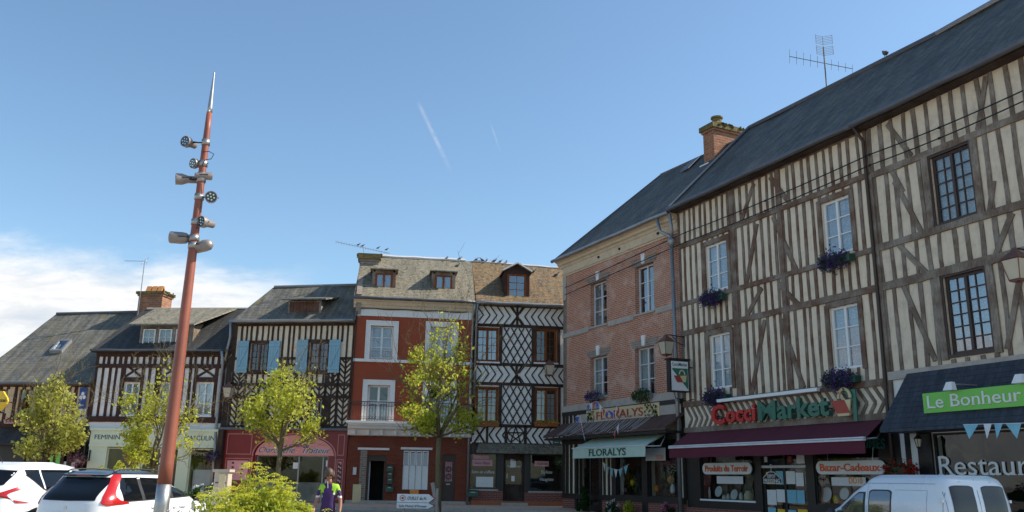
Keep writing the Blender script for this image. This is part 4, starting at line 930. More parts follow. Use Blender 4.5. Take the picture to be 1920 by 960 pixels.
# ---- H1
def build_H1():
    h = H1; U0, U1 = -9.0, .05; ze = 5.27; Z = lambda y, x=150: h.uz(x, y)[1]
    w1 = h.rect(-12, 12, 730, 775); w2 = h.rect(34, 60, 730, 775)
    zt = 3.2
    h.wall(U0, U1, zt, ze, [w1, w2], 'buff'); h.room(U0, U1, .4, 5.2, .33, 2)
    T = MB(); h.studs(T, U0, U1-.05, zt, ze, .36, .17, [(r[0]-.1, r[1]+.1, r[2], r[3]) for r in (w1, w2)], wob=.02)
    T.beam((U0, ze-.06), (U1, ze-.06), .14, -.06, .04); T.beam((U0, Z(797)), (U1, Z(797)), .24, -.07, .04, .01, h.rnd)
    T.build('timber_frame', 'timber_choc', h.root)
    for r in (w1, w2): h.window(r, 'doorwood', 1, 2, .06, .06, .03, None)
    sh = h.rect(40, 120, 835, 960); sh = (sh[0], sh[1], .8, 2.6); dr = h.rect(128, 150, 835, 960); dr = (dr[0], dr[1], .4, 2.6)
    h.wall(U0, U1, .3, zt, [sh, dr], 'blackwood', name='shopfront')
    h.window(sh, 'blackwood', 1, 1, .1, .06, .03, None, 'shopglass')
    MB().box(dr[0], dr[1], .1, .15, dr[2], dr[3]).build('door', 'timber_dark', h.root)
    s_ = MB()
    for i in range(5): x = U1-1.75+i*.35; s_.box(x, x+.14, -.05, 0, .5, 3.0)
    s_.build('pilaster', 'timber_choc', h.root)
    u0, z0 = h.uz(103, 847); MB().box(u0-.14, u0+.32, -.05, -.01, .9, 2.35).build('green_panel', 'applegreen', h.root)
    MB().box(u0+.35, u0+1.15, .02, .04, 1.2, 1.95).build('poster', 'paper', h.root)
    for (px0, px1, py0, py1) in ((128, 167, 798, 820), (0, 60, 803, 835)):
        a = h.uz(px0, py0)[0]; b = h.uz(px1, py0)[0]; zt_, zb = h.uz((px0+px1)/2, py0)[1], h.uz((px0+px1)/2, py1)[1]
        m_ = MB(); m_.hexa([(a-.1, -.6, zb), (b+.1, -.6, zb), (b, -.02, zt_), (a, -.02, zt_), (a-.1, -.58, zb+.05), (b+.1, -.58, zb+.05), (b, -.02, zt_+.05), (a, -.02, zt_+.05)])
        m_.prismx([(-.6, zb), (-.02, zb), (-.02, zt_)], a-.05, a-.03); m_.prismx([(-.6, zb), (-.02, zb), (-.02, zt_)], b+.03, b+.05)
        m_.build('awning', 'slate_dark', h.root)
    # roof with verge slanting down to the left
    roofslab(h, ((-5.75, -.32, ze+.02), (U1+.02, -.32, ze+.02)), ((-4.75, 3.5, 9.05), (U1-.05, 3.5, 9.12)), 'slate_old')
    gutter(h, -5.8, U1, -.38, ze, 'lead', .055)
    MB().tube([(-4.7+i*.48, 3.5, 9.1+.006*i) for i in range(11)], .07, 6).build('ridge_capping', 'lead', h.root)
    # skylight lies on the slope
    def rp(px, py):
        best = None
        for i in range(200):
            y = i*.02-.3; u, z = h.uz(px, py, -y); rz_ = ze+(y+.32)
            if best is None or abs(z-rz_) < best[0]: best = (abs(z-rz_), u, y, z)
        return best[1:]
    p1 = rp(93, 663); p2 = rp(126, 645); a, b = p1[0], p1[0]+.62; y0, y1 = p1[1], p2[1]+.1
    zz = lambda y: ze+.02+(y+.32)*.985
    sk = MB()
    for (q0, q1, s0, s1) in ((a, a+.08, y0, y1), (b-.1, b, y0, y1), (a+.08, b-.1, y0, y0+.07), (a+.08, b-.1, y1-.07, y1)):
        sk.hexa([(q0, s0, zz(s0)), (q1, s0, zz(s0)), (q1, s1, zz(s1)), (q0, s1, zz(s1)), (q0, s0-.08, zz(s0)+.14), (q1, s0-.08, zz(s0)+.14), (q1, s1-.08, zz(s1)+.14), (q0, s1-.08, zz(s1)+.14)])
    so_ = sk.build('skylight', 'zinc', h.root)
    MB().hexa([(a+.08, y0, zz(y0)), (b-.1, y0, zz(y0)), (b-.1, y1-.07, zz(y1)), (a+.08, y1-.07, zz(y1)), (a+.08, y0, zz(y0)+.1), (b-.1, y0, zz(y0)+.1), (b-.1, y1-.12, zz(y1)+.06), (a+.08, y1-.12, zz(y1)+.06)]).build('skylight_pane', 'glassblue', so_)
    MB().box(U1-.42, U1-.1, -.22, -.04, 3.62, 3.82).build('meter_box', 'wpaint_old', h.root)
build_H1()

M['lichencap'] = plain('lichened_cap', (.2, .155, .06), .95, var=.6, scale=9, bump=.6)
def chimney(h, u0, u1, y0, y1, z0, z1, mat, cap=.28, label=None, pots=(), name='chimney'):
    mb = MB(); mb.box(u0, u1, y0, y1, z0, z1-cap); mb.box(u0-.05, u1+.05, y0-.05, y1+.05, z1-cap, z1-cap+.09)
    o = mb.build(name, mat, h.root, label=label); MB().box(u0-.11, u1+.11, y0-.11, y1+.11, z1-cap+.09, z1-.06).build('cap', 'lichencap', o)
    ms = MB()
    for i in range(130):
        x = random.uniform(u0-.12, u1+.12); y = random.choice((y0-.11, random.uniform(y0, y1)))
        if i % 4 == 0: x = random.choice((u0-.11, u1+.11)); y = random.uniform(y0, y1); ms.ball((x, y, z1-.06+random.uniform(-.1, .03)), random.uniform(.03, .09), None, random.uniform(.02, .05), 6, 4, .2)
    ms.build('moss', 'mossy', o)
    for k in pots: k(o)
    return o
a = H1.uz(262, 560, -3.1)[0]; b = H1.uz(312, 560, -3.1)[0]; zt = H1.uz(285, 545, -3.1)[1]
def pots1(o):
    mb = MB()
    for i in range(3):
        x = a+.35+i*.3
        for s_ in (-1, 1): mb.hexa([(x-.12, 3.3+s_*.2, zt-.06), (x+.12, 3.3+s_*.2, zt-.06), (x+.12, 3.3+s_*.15, zt-.06), (x-.12, 3.3+s_*.15, zt-.06), (x-.12, 3.3+s_*.04, zt+.26), (x+.12, 3.3+s_*.04, zt+.26), (x+.12, 3.3, zt+.26), (x-.12, 3.3, zt+.26)])
    mb.build('chimney_pot', 'ochre', o)
chimney(H1, a, b-.15, 3.0, 3.9, 8.4, zt, 'brick_ch', pots=[pots1])
a4 = H4.uz(675, 500, -1.6)[0]; b4 = H4.uz(709, 500, -1.6)[0]; zt4 = H4.uz(690, 475, -1.6)[1]
chimney(H4, a4, b4, 1.45, 2.15, 8.6, zt4, 'brick_grey', .4)
chimney(H4, b4-.1, b4+.62, 2.6, 3.2, 9.5, zt4+.12, 'brick_grey', .3)
# ------------------------------------------------------------------ the row on the right
BP = atY(1056, 900, 36.3)
HB = House('brick_house', 'tall red brick house with a cream cornice above the florist', BP, 153.5)
HM = House('timbered_house', 'brown and cream timbered house above the supermarket', HB.w(8.03, 0, 0), 155.15)
HR = House('timbered_house', 'grey timbered house with dark framed windows above the restaurant, rightmost', HM.w(8.455, 0, 0), 157.3)

def build_B():
    h = HB; R = h.rect; U1 = 8.0; ze = 10.6
    wins = [R(1107, 1138, 528, 610), R(1191, 1226, 496, 586), R(1107, 1139, 668, 744), R(1191, 1228, 650, 742)]
    zl = 4.22
    h.wall(0.02, U1, zl, 9.95, wins, 'brick'); h.room(.1, U1-.1, zl, 9.8, .33, 2.2)
    # cornice
    c = MB(); c.box(.0, U1, -.03, .05, 9.93, 10.32); c.prismx([(0, 10.32), (-.06, 10.32), (-.1, 10.4), (-.18, 10.44), (-.2, 10.52), (-.3, 10.58), (-.3, 10.66), (0, 10.66)], -.2, U1)
    c.box(.0, U1, -.07, .0, 10.0, 10.05); c.build('cornice', 'stone', h.root)
    an = MB()
    for u in (2.9, 4.4, 6.9): an.lathe([(.05, 0), (.05, .05)], (u, -.03, 10.18), 8, (0, -1, 0))
    an.build('anchor_plate', 'iron', h.root)
    s_ = MB(); s_.box(0, wins[0][0]-.1, -.05, .02, 7.28, 7.46); s_.box(wins[0][1]+.1, wins[1][0]-.1, -.05, .02, 7.28, 7.46); s_.box(wins[1][1]+.1, U1, -.05, .02, 7.28, 7.46); s_.box(0, U1, -.06, .02, zl-.02, zl+.22)
    for u in (.15,): s_.box(u-.15, u+.12, -.02, .02, 8.9, 9.95)
    s_.build('string_course', 'greystone', h.root)
    k = MB()
    for (a, b, c_, e) in wins:
        um = (a+b)/2
        k.prism([(um-.08, e+.04), (um+.08, e+.04), (um+.12, e+.42), (um-.12, e+.42)], -.06, .02)
    k.build('keystone', 'whitestone', h.root)
    k = MB()
    for i_, (a, b, c_, e) in enumerate(wins):
        k.prism([(a-.14, e), (b+.14, e), (b+.26, e+.28), (a-.26, e+.28)], -.012, .02)
    k.build('window_arch', 'brick_grey', h.root)
    for i, r in enumerate(wins):
        h.window(r, 'wpaint_old', 1, 3, .2, .07, .03, None if i == 1 else 'sheer', 'glassblue' if i < 2 else 'glass', sill='greystone', swag=i > 1 or i == 0)
    # ground storey in timber
    dz = .1
    shopA = (h.uz(1156, 880)[0], h.uz(1205, 880)[0], .98, 2.75); shopB = (h.uz(1215, 880)[0], h.uz(1271, 880)[0], .98, 2.95); door = (h.uz(1083, 900)[0], h.uz(1125, 900)[0], .1, 2.75)
    h.wall(.02, U1, dz, zl, [shopA, shopB, door], 'cream2', name='lower_wall'); h.room(.1, U1-.1, .1, zl-.1, .33, 2.5, 'dim')
    T = MB(); h.studs(T, .06, U1-.06, .95, zl, .30, .17, [(r[0]-.12, r[1]+.12, 0, r[3]+.6) for r in (shopA, shopB, door)]+[(1.25, 6.35, 3.2, zl)], wob=.006)
    for r in (shopA, shopB, door):
        for x in (r[0]-.08, r[1]+.08): T.beam((x, .1), (x, 3.1), .17, -.05, .05)
    for z in (.9, 2.98, zl-.1): T.beam((.0, z), (U1, z), .2 if z < 1 else .16, -.06, .05)
    T.build('timber_frame', 'blackwood', h.root)
    lw = MB(); lw.box(0, door[0]-.17, -.03, .02, .1, .8); lw.box(door[1]+.17, U1, -.03, .02, .1, .8); lw.build('low_wall', 'brick_low', h.root)
    for r in (shopA, shopB): h.window(r, 'blackwood', 1, 1, .06, .05, .02, None, 'shopglass', leaves=1)
    D = MB(); a, b, c_, e = door; D.box(a, b, .08, .13, c_, c_+.5); D.box(a, a+.09, .08, .13, c_+.5, e); D.box(b-.09, b, .08, .13, c_+.5, e); D.box((a+b)/2-.05, (a+b)/2+.05, .08, .13, c_+.5, e)
    dd = D.build('door', 'blackwood', h.root); MB().add([(a+.09, .1, c_+.5), (b-.09, .1, c_+.5), (b-.09, .1, e), (a+.09, .1, e)], [(0, 1, 2, 3)]).build('pane', 'shopglass', dd)
    # brown tiled penthouse roof
    zt_, zb_ = 3.66, 3.16
    p_ = MB(); p_.hexa([(-.3, -.78, zb_), (U1, -.78, zb_), (U1, -.02, zt_), (-.05, -.02, zt_), (-.3, -.77, zb_+.08), (U1, -.77, zb_+.08), (U1, -.02, zt_+.08), (-.05, -.02, zt_+.08)]); p_.build('tiled_canopy', 'tile_brown', h.root)
    MB().box(-.28, U1, -.74, -.02, zb_-.1, zb_-.02).build('soffit', 'blackwood', h.root)
    # fascia sign
    a = h.uz(1103, 790)[0]; b = h.uz(1240, 775)[0]
    MB().box(a-.6, b+.9, -.05, -.02, 3.42, zl-.03).build('fascia', 'greystone', h.root)
    sb = MB(); sb.box(a, b, -.085, -.052, 3.66, zl-.06); so_ = sb.build('signboard', 'creamboard', h.root)
    textmesh('FLORALYS', 'redink', so_, a+.75, b-.95, 3.76, .29, -.095, .008, bold=.01, serif=1)
    lf = MB(); rr = random.Random(3)
    for i in range(150):
        x = (a+.1+rr.random()**1.5*.5) if i % 2 else (b-.1-rr.random()**1.5*.75); lf.leaf((x, -.092, rr.uniform(3.7, zl-.1)), rr.uniform(.05, .1), rnd=rr)
    lf.build('leaf_motif', 'leafdk', so_)
    # pale green awning
    A0, A1 = h.uz(1128, 830, .05)[0], h.uz(1245, 822, .05)[0]; pj = 1.0; B0, B1 = 2.38, 7.25
    C0 = h.uz(1073, 840, pj)[0]; C1 = h.uz(1212, 840, pj)[0]; za, zb = 3.1, 2.66
    aw = MB(); n = 10
    for i in range(n):
        t0, t1 = i/n, (i+1)/n; f_ = lambda t, s_: ((C0+.05)+(C1-C0-.1)*t if s_ else (C0+.1)+(C1-C0-.2)*t)
        s0 = .015*sin(i*2.0); s1 = .015*sin((i+1)*2.0)
        aw.add([(f_(t0, 1), -pj, zb+s0*.4), (f_(t1, 1), -pj, zb+s1*.4), (f_(t1, 0), -.06, za), (f_(t0, 0), -.06, za), (f_(t0, 1), -pj+.01, zb-.02), (f_(t1, 1), -pj+.01, zb-.02), (f_(t1, 0), -.05, za-.03), (f_(t0, 0), -.05, za-.03)], [(0, 1, 2, 3), (7, 6, 5, 4)])
        aw.add([(f_(t0, 1), -pj-.005, zb), (f_(t1, 1), -pj-.005, zb), (f_(t1, 1), -pj-.02, zb-.36), (f_(t0, 1), -pj-.02, zb-.36), (f_(t0, 1), -pj+.005, zb-.01), (f_(t1, 1), -pj+.005, zb-.01), (f_(t1, 1), -pj-.01, zb-.36), (f_(t0, 1), -pj-.01, zb-.36)], [(3, 2, 1, 0), (4, 5, 6, 7)])
    ao = aw.build('awning_canvas', 'cloth_green'); 
    at_ = thing('awning', 'faded green canvas awning lettered in dark green over the florist', 'awning', h.P, h.rz); ao.parent = at_
    textmesh('FLORALYS', 'ink_green', at_, h.uz(1104, 850, pj+.03)[0], h.uz(1173, 850, pj+.03)[0], zb-.29, .24, -pj-.03, .004, bold=.012, serif=1)
    r_ = MB(); r_.box(C0, C1+.06, -pj-.03, -pj+.02, zb-.01, zb+.03); r_.box(C0, C1+.3, -.09, -.03, za-.02, za+.06)
    for x in (C0+.3, C1-.2): r_.tube([(x, -.08, za-.1), (x+.3, -.5, zb+.0), (x, -pj, zb-.02)], .02, 6)
    r_.build('awning_rail', 'stripe', at_)
    # banner of a trade event in the right window
    x0, z0 = h.uz(1214, 850); x1, _z = h.uz(1251, 850); q_ = MB(); q_.box(x0, x1, -.08, -.07, 2.2, 2.62); qo = q_.build('notice', 'wpaint_old', h.root); textmesh('DO10', 'orange_tag', qo, x0+(x1-x0)*.55, x1-.1, 2.24, .14, -.085, .003, bold=.02)
    # roof: hipped at its free end
    roofh = MB()
    E0, E1 = Vector((-.3, -.34, 10.66)), Vector((8.03, -.34, 10.66)); R0, R1 = Vector((2.5, 3.45, 14.4)), Vector((8.2, 3.2, 14.1)); K0, K1 = Vector((-.3, 7.1, 10.66)), Vector((8.2, 7.1, 10.66))
    roofh.add([E0, E1, R1, R0], [(0, 1, 2, 3)]); roofh.add([E0, R0, K0], [(0, 1, 2)]); roofh.add([R0, R1, K1, K0], [(0, 1, 2, 3)]); roofh.add([E1, R1, K1], [(0, 2, 1)]); roofh.add([E0, E1, K1, K0], [(3, 2, 1, 0)])
    roofh.build('roof', 'slate', h.root)
    rc = MB(); rc.tube([R0, R1], .07, 6); rc.tube([E0, R0], .05, 6); rc.build('ridge_capping', 'lead', h.root)
    MB().box(0, .3, 0, 7, .1, 10.5).build('side_wall', 'brick_grey', h.root)
    gutter(h, -.3, 7.95, -.4, 10.64, 'zinc', .075)
    a = .8; sk = MB(); y0 = 2.6; z_ = lambda y: 10.7+(y+.34)*.987
    u = 4.9; sk.hexa([(u, y0, z_(y0)), (u+.55, y0, z_(y0)), (u+.55, y0+.6, z_(y0+.6)), (u, y0+.6, z_(y0+.6)), (u, y0, z_(y0)+.06), (u+.55, y0, z_(y0)+.06), (u+.55, y0+.6, z_(y0+.6)+.06), (u, y0+.6, z_(y0+.6)+.06)]); sk.build('skylight', 'lead', h.root)
    # drain pipes at the joint
    dp = MB(); x = 7.88; dp.tube([(x-.55, -.4, 10.55), (x-.5, -.3, 10.1), (x-.1, -.22, 9.85), (x, -.2, 9.7)], .06, 8); dp.tube([(x+.2, -.4, 10.55), (x+.1, -.25, 10.0), (x, -.2, 9.7)], .06, 8)
    dp.lathe([(.07, -.2), (.14, 0), (.14, .12)], (x, -.2, 9.6), 10); dp.tube([(x, -.2, 9.6), (x, -.17, 5), (x, -.17, .1)], .065, 8)
    for z in (8.2, 6.2, 4.1): dp.lathe([(.08, 0), (.08, .06)], (x, -.18, z), 10)
    dp.build('drain_pipe', 'zinc', h.root, True)
    cable(h, [(7.62, -.03, 9.9), (7.6, -.04, 6), (7.65, -.04, 4.3)], .018)
build_B()

def diag(h, T, segs, sc, ox, oy, w_=.13, y0=-.036):
    for i, (a, b, c, e) in enumerate(segs):
        T.beam(h.uz(ox+a*sc, oy+b*sc), h.uz(ox+c*sc, oy+e*sc), w_, y0-.002*i, .04, .01, h.rnd)
def build_M():
    h = HM; R = h.rect; U0, U1 = 0.0, 8.44; ze = 10.72
    wins = [R(1325, 1365, 455, 545), R(1544, 1597, 372, 477), R(1333, 1372, 625, 728), R(1560, 1614, 572, 692)]
    zl = 3.1
    h.wall(U0, U1, zl, ze, wins, 'cream'); h.room(.1, U1, zl, 10.5, .33, 2.2)
    zs = [9.38, 7.36, 6.35, 3.98]
    T = MB(); sk = [(r[0]-.13, r[1]+.13, r[2], r[3]) for r in wins]
    zsel = [(ze, zs[0]), (zs[0], zs[1]), (zs[1], zs[2]), (zs[2], zs[3])]
    for (t, b_) in zsel: h.studs(T, U0+.05, U1-.05, b_, t, .293, .098, sk, wob=.014, lean=.02)
    for z, w_ in zip([ze-.06]+zs, (.12, .15, .14, .17, .17)): T.beam((U0, z), (U1, z+(.0)), w_, -.06, .05, .015, h.rnd)
    for r in wins:
        for x in (r[0]-.09, r[1]+.09): T.beam((x, r[2]-.05), (x, r[3]+.1), .14, -.055, .05, .006, h.rnd)
        T.beam((r[0]-.1, r[3]+.08), (r[1]+.1, r[3]+.08), .15, -.05, .05); 
    for u in (2.9, 5.05): T.beam((u, zs[3]), (u, ze), .2, -.055, .05, .02, h.rnd)
    diag(h, T, [(465, 120, 400, 315), (545, 85, 650, 225), (480, 320, 425, 640), (560, 285, 680, 555), (505, 640, 430, 780), (590, 620, 690, 725)], .375, 1240, 300, .14)
    diag(h, T, [(520, 0, 455, 370), (600, 0, 715, 340)], .375, 1240, 600, .15)
    T.build('timber_frame', 'timber', h.root)
    HBn = MB()
    a, b, c, e = U0+.15, U1-.1, zl, 3.9
    h.chevrons(HBn, (a, b, c, e), .27, .09, 1); HBn.beam((U0, zl+.05), (U1, zl+.05), .16, -.05, .05)
    HBn.build('herringbone_band', 'timber_grey', h.root)
    for i, r in enumerate(wins): h.window(r, 'wpaint', 1, 3, .07, .07, .03, 'lace', 'glass')
    # shopfront
    sA = (h.uz(1313, 900)[0], h.uz(1414, 900)[0], .98, 2.62); dr = (h.uz(1428, 900)[0], h.uz(1512, 900)[0], .1, 2.62); sB = (h.uz(1527, 900)[0], h.uz(1680, 880)[0]-.5, .98, 2.85)
    h.wall(U0, U1, .05, zl, [sA, dr, sB], 'blackwood', name='shopfront'); h.room(.1, U1, .05, 3.0, .33, 2.6, 'dim')
    MB().box(U0, dr[0]-.05, -.04, .02, .05, .72).build('low_wall', 'brick_low', h.root); MB().box(dr[1]+.05, U1, -.04, .02, .05, .72).build('low_wall', 'brick_low', h.root)
    f = MB(); f.box(sA[0]-.03, sA[1]+.03, -.02, .02, sA[2]-.03, sA[2]+.02); f.build('window_sill', 'wpaint', h.root)
    for r in (sA, sB): h.window(r, 'blackwood', 1, 1, .06, .04, .02, None, 'shopglass', leaves=1)
    a, b, c, e = dr; D = MB(); m_ = (a+b)/2
    for x in (a, m_-.04, b-.08): D.box(x, x+.08, .06, .12, c, e)
    D.box(a, b, .06, .12, c, c+.35); D.box(a, b, .05, .11, 1.92, 2.02)
    dd = D.build('door', 'blackwood', h.root); MB().add([(a, .09, c+.3), (b, .09, c+.3), (b, .09, e), (a, .09, e)], [(0, 1, 2, 3)]).build('pane', 'shopglass', dd)
    MB().box(a, b, .02, .05, 1.93, 2.0).build('rail_strip', 'stripe', dd)
    pcol = {'paper': [], 'bunt_c': [], 'applegreen': [], 'yellow': [], 'redink': []}
    rr = random.Random(5)
    for i in range(4):
        for j in range(3):
            x = a+.1+(b-a-.2)*i/4+.02; z = 1.85-.5*j-rr.uniform(0, .05); w_ = (b-a)/4*rr.uniform(.62, .85)
            pcol[rr.choice(['paper', 'bunt_c', 'applegreen', 'paper', 'yellow'])].append((x, x+w_, z-rr.uniform(.33, .42), z))
    pcol['paper'] += [(a+.05, a+.2, 2.1, 2.25), (b-.4, b-.1, 2.05, 2.45)]; pcol['bunt_c'].append((a+.05, a+.24, 2.3, 2.55)); pcol['redink'].append((b-.75, b-.6, 2.08, 2.25))
    for k_, v_ in pcol.items():
        if v_:
            q_ = MB(); [q_.box(x0, x1, .07, .078, z0, z1) for x0, x1, z0, z1 in v_]; q_.build('notice', k_, dd)
    hg = MB(); x, z = h.uz(1444, 897); hg.prism([(x-.42, z-.13), (x+.42, z-.13), (x+.42, z-.03), (x+.1, z+.18), (x-.1, z+.18), (x-.42, z-.03)], .055, .07); ho = hg.build('hanger_sign', 'plastic', dd)
    ou = MB(); P_ = [(x-.42, z-.13), (x+.42, z-.13), (x+.42, z-.03), (x+.1, z+.18), (x-.1, z+.18), (x-.42, z-.03)]
    for i in range(6): ou.beam(P_[i], P_[(i+1) % 6], .02, .048, .055)
    ou.tube([(x, .05, z+.18), (x, .05, z+.27), (x+.06, .05, z+.33), (x, .05, z+.39), (x-.06, .05, z+.34)], .012, 5); ou.build('outline', 'paper', ho)
    textmesh('DEPOT', 'paper', ho, x-.17, x+.17, z+.02, .09, .05, .003, bold=.015); textmesh('PRESSING', 'paper', ho, x-.34, x+.34, z-.11, .1, .05, .003, bold=.015)
    for txt, (px0, px1, py0, py1), sz in (('Produits du Terroir', (1317, 1409, 869, 888), .1), ('Bazar-Cadeaux', (1530, 1660, 866, 887), .15)):
        yy = -.1; x0, x1, z0, z1 = h.rect(px0, px1, py0, py1, -yy)
        zc = (z0+z1)/2; r_ = .17
        pl = MB(); poly = [(x0+r_+r_*cos(t), zc+r_*sin(t)) for t in [pi/2+pi*i/10 for i in range(11)]]+[(x1-r_+r_*cos(t), zc+r_*sin(t)) for t in [-pi/2+pi*i/10 for i in range(11)]]
        pl.prism(poly, yy, yy+.03); t_ = thing('hanging_sign', 'white rounded sign reading %s in orange letters' % txt, 'sign', h.P, h.rz); pl.build('board', 'paper', t_)
        textmesh(txt, 'orangeink', t_, x0+.15, x1-.15, zc-.085, .18, yy-.01, .006, bold=.022, serif=1)
        ch_ = MB(); [ch_.tube([(x, yy+.02, z1-.02), (x, -.02, z1+.35)], .006, 4) for x in (x0+.4, x1-.4)]; ch_.build('chain', 'steel', t_)
    # curved green window letters
    textmesh('LEGUMES', 'signgreen', h.root, h.uz(1590, 845)[0], h.uz(1662, 855)[0], 2.43, .24, -.02, .01, rot=-.05, bold=.01)
    textmesh('FRUITS', 'signgreen', h.root, h.uz(1533, 855)[0], h.uz(1573, 848)[0], 2.32, .22, -.02, .01, rot=.12); textmesh('ALIMENTATION', 'paper', h.root, sA[0]+.1, sA[1]-.15, 2.4, .15, -.02, .006)
    pb = MB(); x0, x1, z0, z1 = h.rect(1558, 1622, 895, 911); pb.box(x0, x1, .02, .03, z0, z1); x2, x3, z2, z3 = h.rect(1343, 1392, 893, 907); pb.box(x2, x3, .02, .03, z2, z3); po = pb.build('banner', 'wpaint_old', h.root); textmesh('DO10', 'orange_tag', po, x0+.7*(x1-x0)-.2, x1-.1, z0+.06, .15, .015, .003, bold=.02)
    # sign letters with brackets
    t_ = thing('shop_sign', 'red and green raised letters reading CocciMarket with a bag emblem', 'sign', h.P, h.rz)
    yy = -.24; p0 = h.uz(1335, 794, -yy*1); 
    ua, ub = h.uz(1336, 780, .24)[0], h.uz(1418, 775, .24)[0]; uc, ud = h.uz(1423, 775, .24)[0], h.uz(1556, 762, .24)[0]
    zb = h.uz(1445, 785, .24)[1]; za_ = h.uz(1345, 795, .24)[1]
    textmesh('C', 'signred', t_, ua, ua+(ub-ua)*.31, za_-.0, .56, yy, .05, bold=.03); textmesh('occi', 'signred', t_, ua+(ub-ua)*.34, ub, za_+.03, .47, yy, .05, bold=.03)
    textmesh('M', 'signgreen', t_, uc, uc+(ud-uc)*.27, zb-.02, .50, yy, .05, bold=.03); textmesh('arket', 'signgreen', t_, uc+(ud-uc)*.29, ud, zb-.02, .50, yy, .05, bold=.03)
    # emblem: green panel, cream and red bag with a ring handle
    e0 = h.uz(1562, 760, .24)[0]; e1 = h.uz(1605, 755, .24)[0]; zt_, zb2 = h.uz(1585, 735, .24)[1], h.uz(1585, 780, .24)[1]
    g_ = MB(); g_.prism([(e0+.35, zt_+.05), (e1, zt_+.05), (e1, zb2-.15), (e1-.12, zb2-.15), (e1-.12, zb2+.3)], yy, yy+.04); eo = g_.build('emblem_panel', 'signgreen', t_)
    g_ = MB(); zc = (zt_+zb2)/2; g_.prism([(e0, zc+.1), (e1-.12, zc+.1), (e1-.2, zb2), (e0+.2, zb2)], yy-.06, yy-.02); g_.tube([(e0+.45+.2*cos(t), yy-.05, zc+.14+.24*sin(t)) for t in [pi*i/10 for i in range(11)]], .04, 6); g_.build('emblem_bag', 'creamboard', eo)
    g_ = MB(); g_.prism([(e0, zc+.1), (e0+.45, zc+.1), (e0+.62, zb2+.07), (e0+.18, zb2+.07)], yy-.075, yy-.062); g_.build('emblem_stripe', 'redink', eo)
    br = MB()
    for i in range(9): x = ua+.2+(ud-ua)*i/9; br.tube([(x, 0, zb+.2), (x, yy, zb+.2)], .012, 4)
    br.box(ua, ud, yy+.04, yy+.07, zb+.12, zb+.16); br.build('bracket', 'iron', t_)
    # light bar above the sign
    lt = MB(); q0 = h.uz(1347, 752, .35); q1 = h.uz(1535, 730, .35); lt.beam((q0[0], q0[1]), (q1[0], q1[1]), .09, -.42, -.32)
    for x in (q0[0]+.2, (q0[0]+q1[0])/2, q1[0]-.2): lt.tube([(x, 0, q0[1]+.1), (x, -.35, q0[1])], .015, 5)
    tag(lt.build('sign_light_bar', 'wpaint'), 'long white light bar above the red and green letters', 'lamp'); o = bpy.data.objects['sign_light_bar']; o.location = h.P; o.rotation_euler = (0, 0, h.rz)
    # burgundy awning
    t_ = thing('awning', 'burgundy canvas awning with pale front rail over the supermarket windows', 'awning', h.P, h.rz)
    pj = 1.2; z0 = 3.06; C0 = h.uz(1256, 845, pj)[0]; C1 = h.uz(1622, 822, pj)[0]; zf = 2.56; D0, D1 = C0-.05, h.uz(1655, 785, .1)[0]
    D0 = h.uz(1290, 808, .1)[0]
    aw = MB(); n = 16
    for i in range(n):
        t0, t1 = i/n, (i+1)/n; A = lambda t: C0+(C1-C0)*t; Bq = lambda t: D0+(D1-D0)*t; sg = lambda t: .012*sin(t*31)
        aw.add([(A(t0), -pj, zf+sg(t0)), (A(t1), -pj, zf+sg(t1)), (Bq(t1), -.1, z0), (Bq(t0), -.1, z0), (A(t0), -pj, zf-.02+sg(t0)), (A(t1), -pj, zf-.02+sg(t1)), (Bq(t1), -.1, z0-.03), (Bq(t0), -.1, z0-.03)], [(0, 1, 2, 3), (7, 6, 5, 4)])
        aw.add([(A(t0), -pj-.02, zf-.04), (A(t1), -pj-.02, zf-.04), (A(t1), -pj-.03, zf-.34+sg(t1)), (A(t0), -pj-.03, zf-.34+sg(t0)), (A(t0), -pj-.0, zf-.04), (A(t1), -pj-.0, zf-.04), (A(t1), -pj-.01, zf-.34+sg(t1)), (A(t0), -pj-.01, zf-.34+sg(t0))], [(3, 2, 1, 0), (4, 5, 6, 7)])
    aw.build('awning_canvas', 'cloth_burg', t_)
    r_ = MB(); r_.box(C0, C1, -pj-.06, -pj+.02, zf-.05, zf-.005); r_.box(C0, C1, -pj-.05, -pj+.02, zf+.005, zf+.04); r_.build('awning_rail', 'stripe', t_)
    r_ = MB()
    for x in (C0+.6, (C0+C1)/2, C1-.6): r_.tube([(x, -.05, 2.75), (x+.4, -.6, 2.6), (x, -pj, zf-.03)], .025, 6)
    r_.build('awning_arm', 'steel', t_)
    # roof
    mb = MB(); E0, E1 = Vector((-.05, -.36, 10.76)), Vector((8.455, -.36, 10.74)); R0, R1 = Vector((-.05, 3.45, 14.5)), Vector((8.455, 3.2, 14.2))
    n = 20
    def P(t, s_):
        p_ = E0.lerp(E1, t).lerp(R0.lerp(R1, t), s_); wv = .06*sin(pi*t)**.5*noise.noise(Vector((p_.x*.35, p_.z*.4, 1.3))); return p_+Vector((0, -wv, wv))
    mb.add([P(i/n, j/8) for j in range(9) for i in range(n+1)], [(j*(n+1)+i, j*(n+1)+i+1, (j+1)*(n+1)+i+1, (j+1)*(n+1)+i) for j in range(8) for i in range(n)])
    b0, b1 = Vector((-.05, 7.2, 10.7)), Vector((8.455, 6.9, 10.7)); mb.add([R0, R1, b1, b0], [(0, 3, 2, 1)]); mb.add([E0, R0, b0], [(0, 1, 2)]); mb.add([E1, R1, b1], [(0, 2, 1)]); mb.add([E0, E1, b1, b0], [(3, 2, 1, 0)])
    mb.build('roof', 'slate', h.root)
